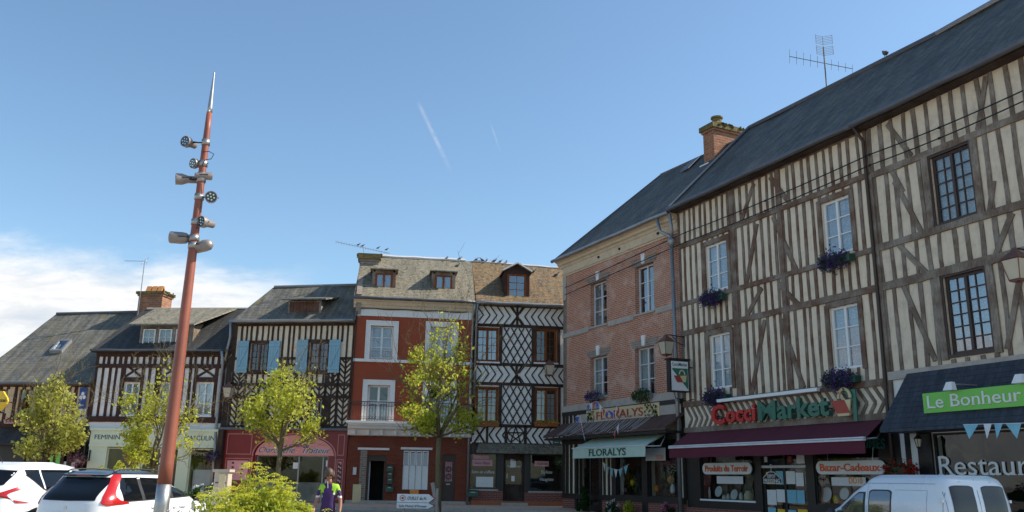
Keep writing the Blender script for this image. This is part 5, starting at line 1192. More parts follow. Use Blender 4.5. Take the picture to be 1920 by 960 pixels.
    rc = MB(); rc.tube([R0.lerp(R1, i/10)+Vector((0, 0, .05)) for i in range(11)], .08, 6); rc.tube([E0+Vector((.02, 0, .05)), R0+Vector((.02, 0, .08))], .06, 6); rc.build('ridge_capping', 'lead', h.root)
    gutter(h, 0, 8.45, -.42, 10.72, 'lead', .085)
    MB().box(0, 8.45, -.33, .02, 10.62, 10.72).build('soffit', 'timber_dark', h.root)
    dp = MB(); dp.tube([(8.38, -.4, 10.68), (8.42, -.12, 10.3), (8.42, -.1, 6.0), (8.4, -.1, 3.1), (8.4, -.1, .1)], .045, 8); dp.build('drain_pipe', 'brownpaint', h.root, True)
build_M()

def build_R():
    h = HR; U0, U1 = .03, 5.6; ze = 10.72
    def quad(tl, tr, bl, br): 
        a = (h.uz(*tl)[0]+h.uz(*bl)[0])/2; b = (h.uz(*tr)[0]+h.uz(*br)[0])/2; return (a, b, (h.uz(*bl)[1]+h.uz(*br)[1])/2, (h.uz(*tl)[1]+h.uz(*tr)[1])/2)
    wins = [quad((1742, 297), (1815, 271), (1759, 423), (1833, 398)), quad((1768, 523), (1845, 502), (1784, 668), (1864, 652))]
    zl = 4.0
    h.wall(U0, U1, zl, ze, wins, 'cream2'); h.room(.1, U1, zl, 10.5, .33, 2.2)
    T = MB(); sk = [(r[0]-.12, r[1]+.12, r[2]-.1, r[3]+.1) for r in wins]; zs = [9.32, 7.36, 6.34, 4.15]
    for t, b_ in ((ze, zs[0]), (zs[0], zs[1]), (zs[1], zs[2]), (zs[2], zs[3])): h.studs(T, U0+.08, U1-.05, b_, t, .37, .112, sk, wob=.018, lean=.03)
    for z, w_ in zip(zs[:3], (.16, .17, .2)): T.beam((U0, z), (U1, z), w_, -.06, .05, .015, h.rnd)
    for r in wins:
        for x in (r[0]-.14, r[1]+.14): T.beam((x, r[2]-.1), (x, r[3]+.2), .17, -.055, .05, .008, h.rnd)
    diag(h, T, [(225, 620, 345, 780), (720, 380, 680, 650), (245, 850, 305, 960)], .375, 1580, 0, .13)
    diag(h, T, [(220, 0, 365, 270), (745, 0, 725, 160), (245, 340, 395, 490), (845, 170, 760, 390), (270, 555, 440, 950), (885, 520, 820, 890)], .354, 1600, 340, .13)
    T.beam((U0, 9.35), (U0+.02, 3.0), .12, -.07, .05, .01, h.rnd)
    T.build('timber_frame', 'timber_grey', h.root)
    MB().box(U0, U1, -.08, .02, 4.0, 4.2).build('stone_band', 'greystone', h.root)
    for r in wins: h.window(r, 'brownpaint', 2, 6 if r is wins[1] else 5, .08, .07, .028, 'sheer', 'glassblue' if r is wins[1] else 'glass', outer=.09, label='dark brown framed window with small panes')
    # slate pent roof, hipped end
    a = .35; P0 = h.uz(1652, 803, .8)[0]
    za, zb = 4.1, 2.78; t0 = h.uz(1700, 735, .3)[0]
    mb = MB(); mb.add([(P0, -.85, zb), (U1, -.85, zb), (U1, -.08, za), (.62, -.08, za), (P0, -.02, zb), (P0, -.85, zb-.08), (U1, -.85, zb-.08), (P0, -.02, zb-.08), (U1, -.02, zb-.08)], [(0, 1, 2, 3), (0, 3, 4), (5, 6, 1, 0), (7, 5, 0, 4), (8, 6, 5, 7)])
    mb.build('slate_canopy', 'slate_scale', h.root)
    MB().tube([(t0-.3, -.4, 3.5), (U1, -.4, 3.52)], .025, 6).build('canopy_joint', 'lead', h.root)
    # lower front
    win = (h.uz(1752, 870)[0], U1-.1, .75, 2.68)
    h.wall(-.05, U1, .05, zl, [win], 'whitestone', name='lower_wall'); h.room(.3, U1, .05, 3.5, .33, 2.6, 'dark')
    q_ = MB(); 
    for x0, x1 in ((-.02, h.uz(1690, 850)[0]), (h.uz(1701, 850)[0], h.uz(1709, 850)[0]), (h.uz(1724, 850)[0], win[0])): q_.box(x0, x1, -.05, .03, .05, 2.9)
    q_.build('shopfront', 'blackwood', h.root)
    h.window(win, 'blackwood', 1, 1, .06, .06, .03, None, 'shopglass', leaves=1)
    x = h.uz(1759, 880)[0]
    textmesh('Restaurant', 'paper', h.root, x, x+3.15, 1.75, .42, .04, .006, serif=1)
    # white strip painted in place of a bright reflection in the glass
    MB().box(x+.05, x+1.25, .02, .04, 1.52, 1.68).build('reflection_strip', 'wpaint', h.root)
    t_ = thing('shop_sign', 'apple green sign with white letters reading Le Bonheur on the slate canopy', 'sign', h.P, h.rz)
    yb = -.72; A = h.uz(1731, 757, .72)
    u0 = A[0]; zb_, zt_ = 3.02, 3.5; zb_ = h.uz(1735, 775, .72)[1]; zt_ = h.uz(1732, 738, .72)[1]
    MB().box(u0, u0+3.4, yb, yb+.05, zb_, zt_).build('board', 'applegreen', t_)
    textmesh('Le Bonheur', 'paper', t_, u0+.13, u0+2.42, zb_+.1, (zt_-zb_)*.62, yb-.01, .01, serif=1)
    s_ = MB(); [s_.tube([(u0+x, -.3, zb_), (u0+x, yb+.04, zb_+.1)], .02, 5) for x in (.3, 1.8, 3.1)]; s_.build('bracket', 'iron', t_)
    for dx in (.85, 2.5):
        l_ = thing('sign_spotlight', 'small white spotlight on an arm above the word %s' % ('Bonheur, near its B' if dx < 1 else 'Bonheur, near its last letter'), 'lamp', h.w(u0+dx, yb-.1, zt_+.02), h.rz, 'spotlights over the green sign')
        f = MB(); f.hexa([(-.12, -.1, -.02), (.12, -.1, -.02), (.12, .05, -.02), (-.12, .05, -.02), (-.07, -.03, .16), (.07, -.03, .16), (.07, .07, .16), (-.07, .07, .16)]); f.build('lamp_head', 'wpaint', l_); MB().tube([(0, .05, .12), (.3, .45, .08)], .015, 5).build('arm', 'steel', l_)
    mb = MB(); _q2 = HM.w(8.455, -.36, 10.74)-h.P; E0, E1 = Vector((_q2.dot(h.d), -_q2.dot(h.n), 10.74)), Vector((U1+.1, -.36, 10.76)); _q = HM.w(8.455, 3.2, 14.2)-h.P; R0, R1 = Vector((_q.dot(h.d), -_q.dot(h.n), 14.2)), Vector((U1+.1, 3.1, 14.2))
    n = 14
    def P(t, s_):
        p_ = E0.lerp(E1, t).lerp(R0.lerp(R1, t), s_); wv = .06*sin(pi*min(1, t))**.5*noise.noise(Vector((p_.x*.35, p_.z*.4, 8.3))); return p_+Vector((0, -wv, wv))
    mb.add([P(i/n, j/8) for j in range(9) for i in range(n+1)], [(j*(n+1)+i, j*(n+1)+i+1, (j+1)*(n+1)+i+1, (j+1)*(n+1)+i) for j in range(8) for i in range(n)])
    b0, b1 = Vector((0, 6.9, 10.7)), Vector((U1+.1, 6.9, 10.7)); mb.add([R0, R1, b1, b0], [(0, 3, 2, 1)]); mb.add([E0, R0, b0], [(0, 1, 2)]); mb.add([E1, R1, b1], [(0, 2, 1)]); mb.add([E0, E1, b1, b0], [(3, 2, 1, 0)])
    mb.build('roof', 'slate', h.root)
    MB().tube([R0.lerp(R1, i/8)+Vector((0, 0, .05)) for i in range(9)], .08, 6).build('ridge_capping', 'zinc', h.root)
    gutter(h, -.1, U1+.1, -.44, 10.72, 'lead', .09); MB().box(0, U1, -.33, .02, 10.62, 10.72).build('soffit', 'timber_dark', h.root)
    MB().box(U1, U1+.25, 0, 6.8, .05, 10.6).build('side_wall', 'brick_grey', h.root)
build_R()
# chimney on the ridge between the brick and the timbered house
ua = HB.uz(1334, 270, -3.0)[0]; zt = HB.uz(1350, 232, -3.0)[1]
def pot2(o):
    MB().lathe([(.26, 0), (.3, .1), (.2, .2), (.18, .32), (.24, .36), (.24, .42)], (ua+.32, 3.05, zt-.06), 10).build('chimney_pot', 'lichencap', o)
    MB().box(ua-.02, ua+.5, 2.38, 2.6, 13.12, 13.35).build('flashing', 'wpaint', o)
chimney(HB, ua, ua+.62, 2.6, 4.1, 12.5, zt, 'brick_ch', .35, pots=[pot2])
# two cables strung along the upper fronts
for k, (pB, pM, pR) in enumerate((((1059, 540), (1262, 438), (1633, 291)), ((1059, 553), (1262, 452), (1633, 312)))):
    pts = []
    A = HB.w(*(lambda q_: (q_[0], -.16, q_[1]))(HB.uz(*pB, .16))); B_ = HM.w(*(lambda q_: (q_[0], -.16, q_[1]))(HM.uz(1285, 436+k*18, .16))); C_ = HM.w(*(lambda q_: (q_[0], -.16, q_[1]))(HM.uz(1630, 290+k*20, .16))); D_ = HR.w(*(lambda q_: (q_[0], -.16, q_[1]))(HR.uz(1918, 170+k*20, .16)))
    for (p_, q_, sag) in ((A, B_, .0), (B_, C_, .06), (C_, D_, .05)):
        for i in range(12): t = i/12; v = p_.lerp(q_, t); v.z -= sag*4*t*(1-t); pts.append(v)
    pts.append(D_); mb = MB(); mb.tube(pts, .017, 5)
    for i in (6, 12, 18, 24, 30): mb.ball(pts[i], .04, .06, .03, 6, 4)
    tag(mb.build('wall_cable', 'iron'), ('upper' if k == 0 else 'lower')+' of the two black cables strung along the fronts of the right row', 'cable')
# ------------------------------------------------------------------ trees and plants
def tree(name, label, base, trunk_h, top, spread, seed, nleaf, mat='leaf', lean=(0, 0), tr=.075, nb=9, low=.0, group='young trees in the square', lsize=.085, gap=.35, crown_mid=.55, side=None):
    r = random.Random(seed); t = thing(name, label, 'tree', base, 0, group)
    T = MB(); H_ = top; P0 = Vector((0, 0, -.1)); P1 = Vector((lean[0]*.5, lean[1]*.5, trunk_h))
    T.tube([P0, P0.lerp(P1, .3)+Vector((.01, .0, 0)), P0.lerp(P1, .7)+Vector((-.015, 0, 0)), P1], [tr*1.25, tr*1.05, tr*.95, tr*.85], 9)
    tips = []; shades = []
    def env(z):      # crown radius at height z
        k = (z-trunk_h*.92-low)/(H_-trunk_h*.92-low); k = max(0, min(1, k))
        return spread*max(.12, (sin(pi*min(1, k**crown_mid*.93+.07)))**.8)
    def grow(p, d_, ln, rad, lev):
        pts = [p]; n = 5; rs = [rad]
        for i in range(n):
            d_ = (d_+Vector((r.gauss(0, .13), r.gauss(0, .13), r.gauss(.06, .07)))).normalized(); p = p+d_*ln/n; pts.append(p); rs.append(rad*(1-.62*(i+1)/n))
            if lev < 3 and i >= 1:
                for _ in range(1 if lev else 2):
                    if r.random() < .8:
                        a = r.uniform(0, 2*pi); o_ = d_.orthogonal().normalized(); o_.rotate(Matrix.Rotation(a, 3, d_)); nd = (d_*r.uniform(.6, 1.1)+o_*r.uniform(.5, .9)+Vector((0, 0, .12))).normalized()
                        grow(p, nd, ln*r.uniform(.38, .6), rs[-1]*.6, lev+1)
            if lev >= 1: tips.append(p)
        T.tube(pts, [max(.004, x) for x in rs], 5 if lev else 7); tips.append(p)
    for i in range(nb):
        a = 2*pi*i/nb+r.uniform(-.4, .4); up = r.uniform(1.1, 2.6) if i % 3 else r.uniform(.25, .6); d_ = Vector((cos(a), sin(a), up)).normalized()
        ln = min((H_-trunk_h)*.85, (H_-trunk_h)*(.4+.3*up/2)) if up > .8 else spread*r.uniform(.8, 1.1)
        grow(P1-Vector((0, 0, r.uniform(0, .3))), d_, ln, tr*.5, 0)
    grow(P1, Vector((.05+lean[0], lean[1], 1)).normalized(), (H_-trunk_h)*.9, tr*.75, 0)
    T.build('trunk', 'bark', t, True)
    C = MB(); ok = [p for p in tips if p.z > trunk_h*.8 and p.z < H_*1.02 and hypot(p.x, p.y) < env(p.z)*1.25+.1]
    if not ok: ok = tips
    cnt = 0
    clumps = [(p, r.uniform(.10, .24)) for p in ok]
    while cnt < nleaf:
        p, s_ = r.choice(clumps)
        q_ = p+Vector((r.gauss(0, 1), r.gauss(0, 1), r.gauss(0, .9)))*s_
        if q_.z > H_*1.03 or hypot(q_.x, q_.y) > env(q_.z)*1.4+.12 and r.random() < .8: cnt += .2; continue
        if noise.noise(q_*1.6+Vector((seed, 0, 0))) < -.25+gap*.3 and r.random() < .8: cnt += .15; continue
        C.leaf(q_, lsize*r.uniform(.45, 1.3), rnd=r, elong=1.35); cnt += 1
    C.build('crown', mat, t)
    return t
def g3(px, py, Yd):
    v = atY(px, py, Yd); return Vector((v.x, v.y, gz(v.x, v.y)))
tree('young_tree', 'dense young tree in front of the low slate roofed house, leftmost tree', g3(83, 865, 32), 1.75, 4.65, .86, 11, 4600, 'leaf2', crown_mid=.7, lsize=.105)
tree('young_tree', 'sparse young tree partly behind the rust red mast', g3(288, 865, 32), 1.5, 5.2, 1.08, 27, 3000, 'leaf', lsize=.105, gap=1.4, crown_mid=.85)
tree('young_tree', 'young round crowned tree in front of the burgundy butcher shop', g3(524, 865, 29.5), 2.3, 5.0, 1.04, 35, 4200, 'leaf', lsize=.09, gap=.8, tr=.085, crown_mid=.75)
tree('young_tree', 'tall slim young tree in front of the brick red house', g3(822, 930, 30.5), 2.7, 6.95, 1.15, 48, 4700, 'leaf', lsize=.10, gap=1.2, tr=.10, lean=(-.1, 0), crown_mid=.8)

def shrub(name, label, c, rx, ry, h_, n, mat, seed, leafsize=.05, blobs=18, group=None, flower=None, nf=0, stems='leafdk', cat='shrub'):
    r = random.Random(seed); t = thing(name, label, cat, c, 0, group)
    F = MB(); B = []
    for i in range(blobs):
        a = r.uniform(0, 2*pi); k = sqrt(r.random())*.8; hh = h_*r.uniform(.55, 1)*(1-.35*k*k); B.append((rx*k*cos(a), ry*k*sin(a), hh))
    S = MB()
    for b in B:
        for _ in range(5): S.tube([(b[0]*.5+r.gauss(0, .04), b[1]*.5+r.gauss(0, .04), 0), (b[0]*.8, b[1]*.8, b[2]*.6), (b[0]+r.gauss(0, .05), b[1]+r.gauss(0, .05), b[2]*.97)], .006, 4)
    S.build('stems', stems, t)
    for i in range(n):
        b = r.choice(B); rr_ = min(rx, ry, h_)*.34
        a = r.uniform(0, 2*pi); ph = r.uniform(0, 1)**.6*pi; k = r.uniform(.55, 1.02)
        q_ = (b[0]+rr_*k*sin(ph)*cos(a), b[1]+rr_*k*sin(ph)*sin(a), max(.03, b[2]-rr_*.55+rr_*k*cos(ph)-r.random()**2*b[2]*.6)); F.leaf(q_, leafsize*r.uniform(.5, 1.3), elong=2.4, rnd=r)
    F.build('foliage', mat, t)
    if flower:
        Q = MB()
        for i in range(nf):
            b = r.choice(B); rr_ = min(rx, ry, h_)*.3; a = r.uniform(0, 2*pi); k = sqrt(r.random()); c_ = Vector((b[0]+rr_*k*cos(a), b[1]+rr_*k*sin(a), b[2]+rr_*.5*(1-k*.7)+r.uniform(-.05, .05)))
            if mat == 'fern':
                w_ = r.uniform(.045, .085)
                for _ in range(40): a2 = r.uniform(0, 2*pi); k2 = sqrt(r.random())*w_; Q.leaf(c_+Vector((k2*cos(a2), k2*sin(a2), -.35*k2*k2/w_+r.uniform(0, .008))), .011, elong=1.3, rnd=r)
            else:
                for _ in range(4): Q.leaf(c_+Vector((r.gauss(0, .02), r.gauss(0, .02), r.gauss(0, .02))), leafsize*.9, elong=1.1, rnd=r)
        Q.build('flowers', flower, t)
    return t
shrub('fennel_bush', 'large feathery yellow green bush with flat flower heads between the parked cars and the cyclist', (-3.55, 12.3, 0), .78, .7, 1.60, 16000, 'fern', 5, .034, 44, None, 'umbel', 420, 'fern')
shrub('fennel_bush', 'feathery dark green bush close beside the cyclist', (-2.88, 12.7, 0), .42, .5, 1.28, 8000, 'fern', 6, .034, 14, None, 'umbel', 16, 'fern')
shrub('silver_shrub', 'silver leaved shrub with pale flowers in front of the wagon', (-4.45, 12.9, 0), .45, .4, 1.2, 3500, 'silverleaf', 8, .035, 14, None, 'whiteflower', 50)
shrub('low_hedge', 'low yellow green hedge in front of the pale green shop, above the wagon roof', g3(215, 885, 29)+Vector((0, 0, .05)), 1.35, .4, 1.72, 4200, 'leaf', 9, .06, 22)
shrub('low_hedge', 'dark low planting in front of the pale green shop, right of the mast', g3(380, 930, 27), 1.0, .4, 1.1, 2500, 'leafdk', 10, .05, 16, None, 'whiteflower', 20)

def hanging(label, c, w_, d_, h_, petal, seed, n=900, rz=0, box='boxgreen', boxw=None, group=None, droop=.5, name='flower_box', leaf='leafdk', boxoff=0.0):
    r = random.Random(seed); t = thing(name, label, 'flower box' if name == 'flower_box' else 'flowers', c, rz, group); bw = boxw or w_
    MB().hexa([(-bw/2+boxoff, -.2, 0), (bw/2+boxoff, -.2, 0), (bw/2+boxoff, -.02, 0), (-bw/2+boxoff, -.02, 0), (-bw/2-.03+boxoff, -.24, .17), (bw/2+.03+boxoff, -.24, .17), (bw/2+.03+boxoff, 0, .17), (-bw/2-.03+boxoff, 0, .17)]).build('trough', box, t)
    F = MB(); Q = MB()
    for i in range(n):
        x = r.uniform(-1, 1); y = r.gauss(0, .5); z = r.gauss(0, .5); k = 1-.45*abs(x)**2
        q_ = (x*w_/2+r.gauss(0, .03), -.12+y*d_*.5*k-.06, .16+z*h_*.42*k-droop*h_*.3*r.random()); (Q if r.random() < .55 else F).leaf(q_, r.uniform(.03, .065), elong=1.3, rnd=r)
    F.build('foliage', leaf, t); Q.build('flowers', petal, t); return t
def onH(h, px, py, off): u, z = h.uz(px, py, off); return h.w(u, -off+.0, z)
for (px, py, lab, sd_) in ((1342, 560, 'upper left', 1), (1572, 490, 'upper right', 2), (1348, 745, 'lower left', 3), (1582, 712, 'lower right', 4)):
    c = onH(HM, px, py, .05); hanging('violet petunias in a trough under the %s window of the supermarket house' % lab, c+Vector((0, 0, -.12)), .95, .45, .62, 'violet', sd_, 1500, HM.rz, 'boxgreen', .55, boxoff=.3)
hanging('bushy violet flowers on the left first floor sill of the brick house', onH(HB, 1120, 750, .05), .95, .4, .5, 'violet', 21, 800, HB.rz, 'zinc', group=None)
hanging('dark green trailing plant on the right first floor sill of the brick house', onH(HB, 1210, 748, .05), .95, .4, .55, 'leafdk', 22, 900, HB.rz, 'zinc')
for (px, lab, pt) in ((901, 'orange flowers in the trough under the left lattice house window, left half', 'orangeflower'), (923, 'orange flowers in the trough under the left lattice house window, right half', 'orangeflower'), (1013, 'pale orange flowers under the right lattice house window, left half', 'orangeflower'), (1034, 'yellow and orange flowers under the right lattice house window, right half', 'orangeflower')):
    hanging(lab, onH(H5, px, 800, .02), .5, .25, .22, pt, px, 330, H5.rz, 'terracotta', droop=.1, leaf='fern')
hanging('purple hanging flowers by the right end of the pale green shop', onH(H2, 402, 862, .3), .5, .4, .5, 'violet', 31, 500, H2.rz, 'zinc', .25, name='hanging_basket')
hanging('pink hanging flowers beside the dark pilasters of the leftmost house', onH(H1, 150, 868, .3), .7, .4, .6, 'pinkflower', 32, 500, H1.rz, 'zinc', .3, name='hanging_basket')
hanging('red geraniums on the sill of the leftmost house, behind the tree', onH(H1, 45, 795, .1), 1.6, .4, .4, 'redflower', 33, 700, H1.rz, 'zinc')
hanging('dark hanging basket between the lattice house and the brick house', onH(H5, 1046, 872, .3), .35, .3, .5, 'leafdk', 34, 300, H5.rz, 'zinc', .2, name='hanging_basket')
hanging('red geraniums beside the white posts of the restaurant', onH(HR, 1699, 890, .25), 1.0, .3, .45, 'redflower', 35, 520, HR.rz, 'boxgreen', .3)
hanging('red flowers in an apple green trough in front of the restaurant window', onH(HR, 1826, 925, .6)+Vector((0, 0, -.15)), .5, .3, .45, 'redflower', 36, 420, HR.rz, 'applegreen')
tb = thing('cafe_table', 'dark cafe table with pale green round top beside the van', 'table', HR.w(4.15, -1.1, 0), HR.rz)
MB().lathe([(.25, 0), (.25, .03), (.03, .05), (.03, .9)], n=14).build('pedestal', 'iron', tb); MB().lathe([(.4, .9), (.42, .93), (.42, .96), (.38, .98)], n=24).build('tabletop', 'mint', tb)
for i, (px, lab) in enumerate(((1098, 'dark leafy potted plant at the florist door'), (1150, 'potted green plant under the left florist window'), (1180, 'low yellow green potted plant below the florist window'), (1260, 'magenta potted flowers by the florist right corner'))):
    u = HB.uz(px, 940, .4)[0]; c = HB.w(u, -.45, 0); q_ = shrub('potted_plant', lab, c, .3, .25, (1.35 if i == 0 else .92)-.05*(i == 1), 700, 'leafdk' if i != 2 else 'leaf', 40+i, .06, 8, None, 'pinkflower' if i == 3 else ('whiteflower' if i == 1 else None), 60, cat='plant')
    MB().lathe([(.16, 0), (.22, .3), (.23, .32), (.2, .33)], n=14).build('pot', 'terracotta', q_)

# bunting: tricolour string at the florist, pennants elsewhere
def pennants(label, pts, cols, seed, size=.22, h=None):
    t = thing('bunting', label, 'bunting', h.P, h.rz); r = random.Random(seed)
    MB().tube(pts, .006, 4).build('cord', 'wpaint', t); P = [Vector(p_) for p_ in pts]; tot = 0; k = 0
    for i in range(len(P)-1):
        n = max(1, int((P[i+1]-P[i]).length/(size*1.25)))
        for j in range(n):
            a = P[i].lerp(P[i+1], j/n); b = P[i].lerp(P[i+1], min(1, j/n+.75/n)); c = (a+b)/2+Vector((r.gauss(0, .03), r.gauss(0, .04), -size*1.5))
            o_ = Vector((0, .006, 0)); MB().add([a, b, c, a+o_, b+o_, c+o_], [(0, 2, 1), (3, 4, 5), (0, 1, 4, 3), (1, 2, 5, 4), (2, 0, 3, 5)]).build('pennant', cols[k % len(cols)], t); k += 1
    return t
def PL(h, L_, off): return [(h.uz(x, y, off)[0], -off, h.uz(x, y, off)[1]) for x, y in L_]
TR = ['bunt_b', 'bunt_w', 'bunt_r']
pennants('blue white and red pennants hanging in the middle of the florist sign', PL(HB, [(1140, 768), (1153, 775), (1158, 756), (1163, 772), (1160, 795), (1150, 815)], .82), TR, 1, .2, HB)
pennants('blue white and red pennants rising to the flower box left of the florist sign', PL(HB, [(1100, 760), (1118, 752), (1130, 765), (1142, 775)], .82), TR, 2, .18, HB)
pennants('tricolour pennants at the left end of the florist canopy', PL(HB, [(1078, 782), (1088, 780), (1092, 806), (1097, 826)], .86), TR, 3, .18, HB)
pennants('small white and pale blue pennants across the florist window', PL(HB, [(1130, 866), (1143, 878), (1160, 881), (1180, 870)], .35), ['bunt_w', 'bunt_c', 'bunt_c'], 4, .2, HB)
pennants('pale blue pennants hanging below the slate canopy of the restaurant', PL(HR, [(1806, 796), (1844, 795), (1885, 794), (1925, 793)], .86), ['bunt_c', 'bunt_w', 'bunt_c'], 5, .2, HR)
lt = thing('string_lights', 'net of white string lights draped over the brown tiled canopy of the florist', 'lights', HB.P, HB.rz); mb = MB()
for i in range(34):
    u = 1.0+5.4*i/33; z1 = 3.72+.08; mb.tube([(u+.12, -.06, z1+.05), (u+.05*sin(i*2), -.4, 3.52), (u-.02, -.84, 3.2+.04*sin(i))], .006, 4)
mb.build('cord', 'wpaint_old', lt)

# ------------------------------------------------------------------ lanterns
def lantern(label, loc, rz, arm=.5, s=1.0, mat='copper', up=.22):
    t = thing('wall_lantern', label, 'lantern', loc, rz, None)
    b = MB(); b.tube([(0, arm, up), (0, .1, up+.03), (0, 0, up-.01)], .018, 6); b.tube([(0, arm, up-.28), (0, arm*.6, up-.2), (0, arm*.35, up)], .012, 6); b.box(-.04, .04, arm-.01, arm+.02, up-.35, up+.08)
    b.tube([(0, 0, up), (0, 0, .1*s)], .012, 6); b.build('bracket', 'iron', t)
    f = MB(); w0, w1 = .12*s, .2*s
    def sq(w_, z): return [(-w_, -w_, z), (w_, -w_, z), (w_, w_, z), (-w_, w_, z)]
    f.add(sq(w1+.02, .0)+sq(w1*.75, .09*s)+sq(.07*s, .17*s)+sq(.03*s, .25*s), [(3, 2, 1, 0)]+[(4*j+i, 4*j+(i+1) % 4, 4*j+4+(i+1) % 4, 4*j+4+i) for j in range(3) for i in range(4)]+[(12, 13, 14, 15)])
    for a, b_ in zip(sq(w0, -.42*s), sq(w1, 0)): f.tube([a, b_], .013*s, 4)
    A = sq(w0, -.42*s); [f.tube([A[i], A[(i+1) % 4]], .014*s, 4) for i in range(4)]; f.box(-w0, w0, -w0, w0, -.45*s, -.42*s); f.ball((0, 0, -.48*s), .03*s)
    f.build('lamp_frame', mat, t)
    k = .92; MB().add(sq(w0*k, -.42*s)+sq(w1*k, -.01), [(i, (i+1) % 4, 4+(i+1) % 4, 4+i) for i in range(4)]).build('lamp_glass', 'lampglass', t)
    return t
def lan(h, px, py, off, label, s, mat='copper'):
    u, z = h.uz(px, py, off); lantern(label, h.w(u, -off, z), h.rz, off, s, mat)
lan(H2, 429, 727, .6, 'dark wall lantern on the corner beside the butcher house', 1.0)
lan(H5, 1030, 685, .6, 'wall lantern under the eaves band of the black and white lattice house', 1.0)
lan(HB, 1249, 641, .75, 'wall lantern on the right edge of the brick facade', 1.0)
lan(HR, 1905, 487, .9, 'wall lantern at the right edge of the photo on the grey timbered house', 1.0)
# small lamp bracket by the restaurant
t = thing('wall_lantern', 'small black scrolled lantern on the white post of the restaurant', 'lantern', HR.w(HR.uz(1722, 830, .3)[0], -.3, HR.uz(1722, 830, .3)[1]), HR.rz)
f = MB(); f.tube([(0, 0, .2), (0, .28, .22)], .012, 5); f.tube([(.05*cos(a), 0, .28+.06*sin(a)) for a in [i*pi/5 for i in range(10)]], .01, 5); f.lathe([(.02, .18), (.09, .1), (.1, .08)], n=8); 
for i in range(6): a = i*pi/3; f.tube([(.09*cos(a), .09*sin(a), .1), (.05*cos(a), .05*sin(a), -.1)], .008, 4)
f.lathe([(.055, -.1), (.03, -.14)], n=8); f.build('lamp_frame', 'iron', t); MB().lathe([(.045, -.09), (.08, .08)], n=8).build('lamp_glass', 'lampglass', t)
# projecting box sign
u, z = HM.uz(1281, 706, .35); t = thing('box_sign', 'black framed projecting sign with green and red bag emblem beside the drain pipe', 'sign', HM.w(u, -.55, z), HM.rz+radians(85))
w_, hh = .36, .52
f = MB(); f.box(-w_, w_, -.10, .12, -hh, hh); f.box(-w_-.05, w_+.05, -.13, .15, hh, hh+.05); f.tube([(w_, 0, .3), (.56, 0, .3)], .02, 5); f.tube([(-w_*.5, 0, -hh), (-w_*.3, 0, -hh-.2), (.3, 0, -hh-.28), (.56, 0, -hh-.2)], .015, 5); f.build('sign_case', 'blackwood', t)
MB().box(-w_+.05, w_-.05, -.115, -.1, -hh+.04, hh-.05).build('face', 'paper', t)
g_ = MB(); g_.prism([(-w_+.08, hh-.28), (w_-.07, hh-.28), (w_-.07, -hh+.08), (-w_+.08, hh-.32)], -.125, -.116); g_.build('green_field', 'signgreen', t)
g_ = MB(); g_.prism([(-.16, -.02), (.24, .02), (.2, -.2), (-.05, -.22)], -.133, -.126); g_.tube([(.07+.1*cos(a), -.13, .04+.14*sin(a)) for a in [pi*i/8 for i in range(9)]], .022, 5); g_.build('bag', 'creamboard', t); MB().prism([(-.24, .0), (-.02, .0), (.1, -.21), (-.12, -.21)], -.14, -.134).build('red_corner', 'redink', t)
textmesh('CocciMarket', 'ink_green', t, -w_+.08, w_-.08, hh-.2, .1, -.118, .003, bold=.01)

# ------------------------------------------------------------------ light mast
mp = atY(303, 960, 14); mx, my = mp.x-.02, 14.0
t = thing('light_mast', 'tall tapering rust red mast with steel tip and steel foot', 'mast', (mx, my, 0))
P = lambda z: (0, 0, z)
rad = lambda z: .125-.0128*z+(.0 if z < 6 else -.004*(z-6))
ztop = atY(403, 135, 14).z; zs = atY(395, 212, 14).z; zb = atY(309, 908, 14).z
def rad(z):
    T_ = [(0, .125), (.9, .112), (5.3, .070), (7, .058), (7.6, .047), (8.36, .012)]
    for (a, b), (c, d_) in zip(T_, T_[1:]):
        if z <= c: return b+(d_-b)*(z-a)/(c-a)
    return .012
t.rotation_euler = (0, .0104, 0)
def seg(z0, z1, n=12): return [(rad(z0+(z1-z0)*i/n), z0+(z1-z0)*i/n) for i in range(n+1)]
MB().lathe([(.2, 0), (.2, .03), (.15, .05)]+seg(.05, zb, 4), n=28).build('steel_foot', 'steel', t, True); MB().lathe(seg(zb, zs, 20), n=28).build('pole', 'corten', t, True); MB().lathe(seg(zs, ztop-.02, 8)+[(.005, ztop)], n=24).build('steel_tip', 'steel', t, True)
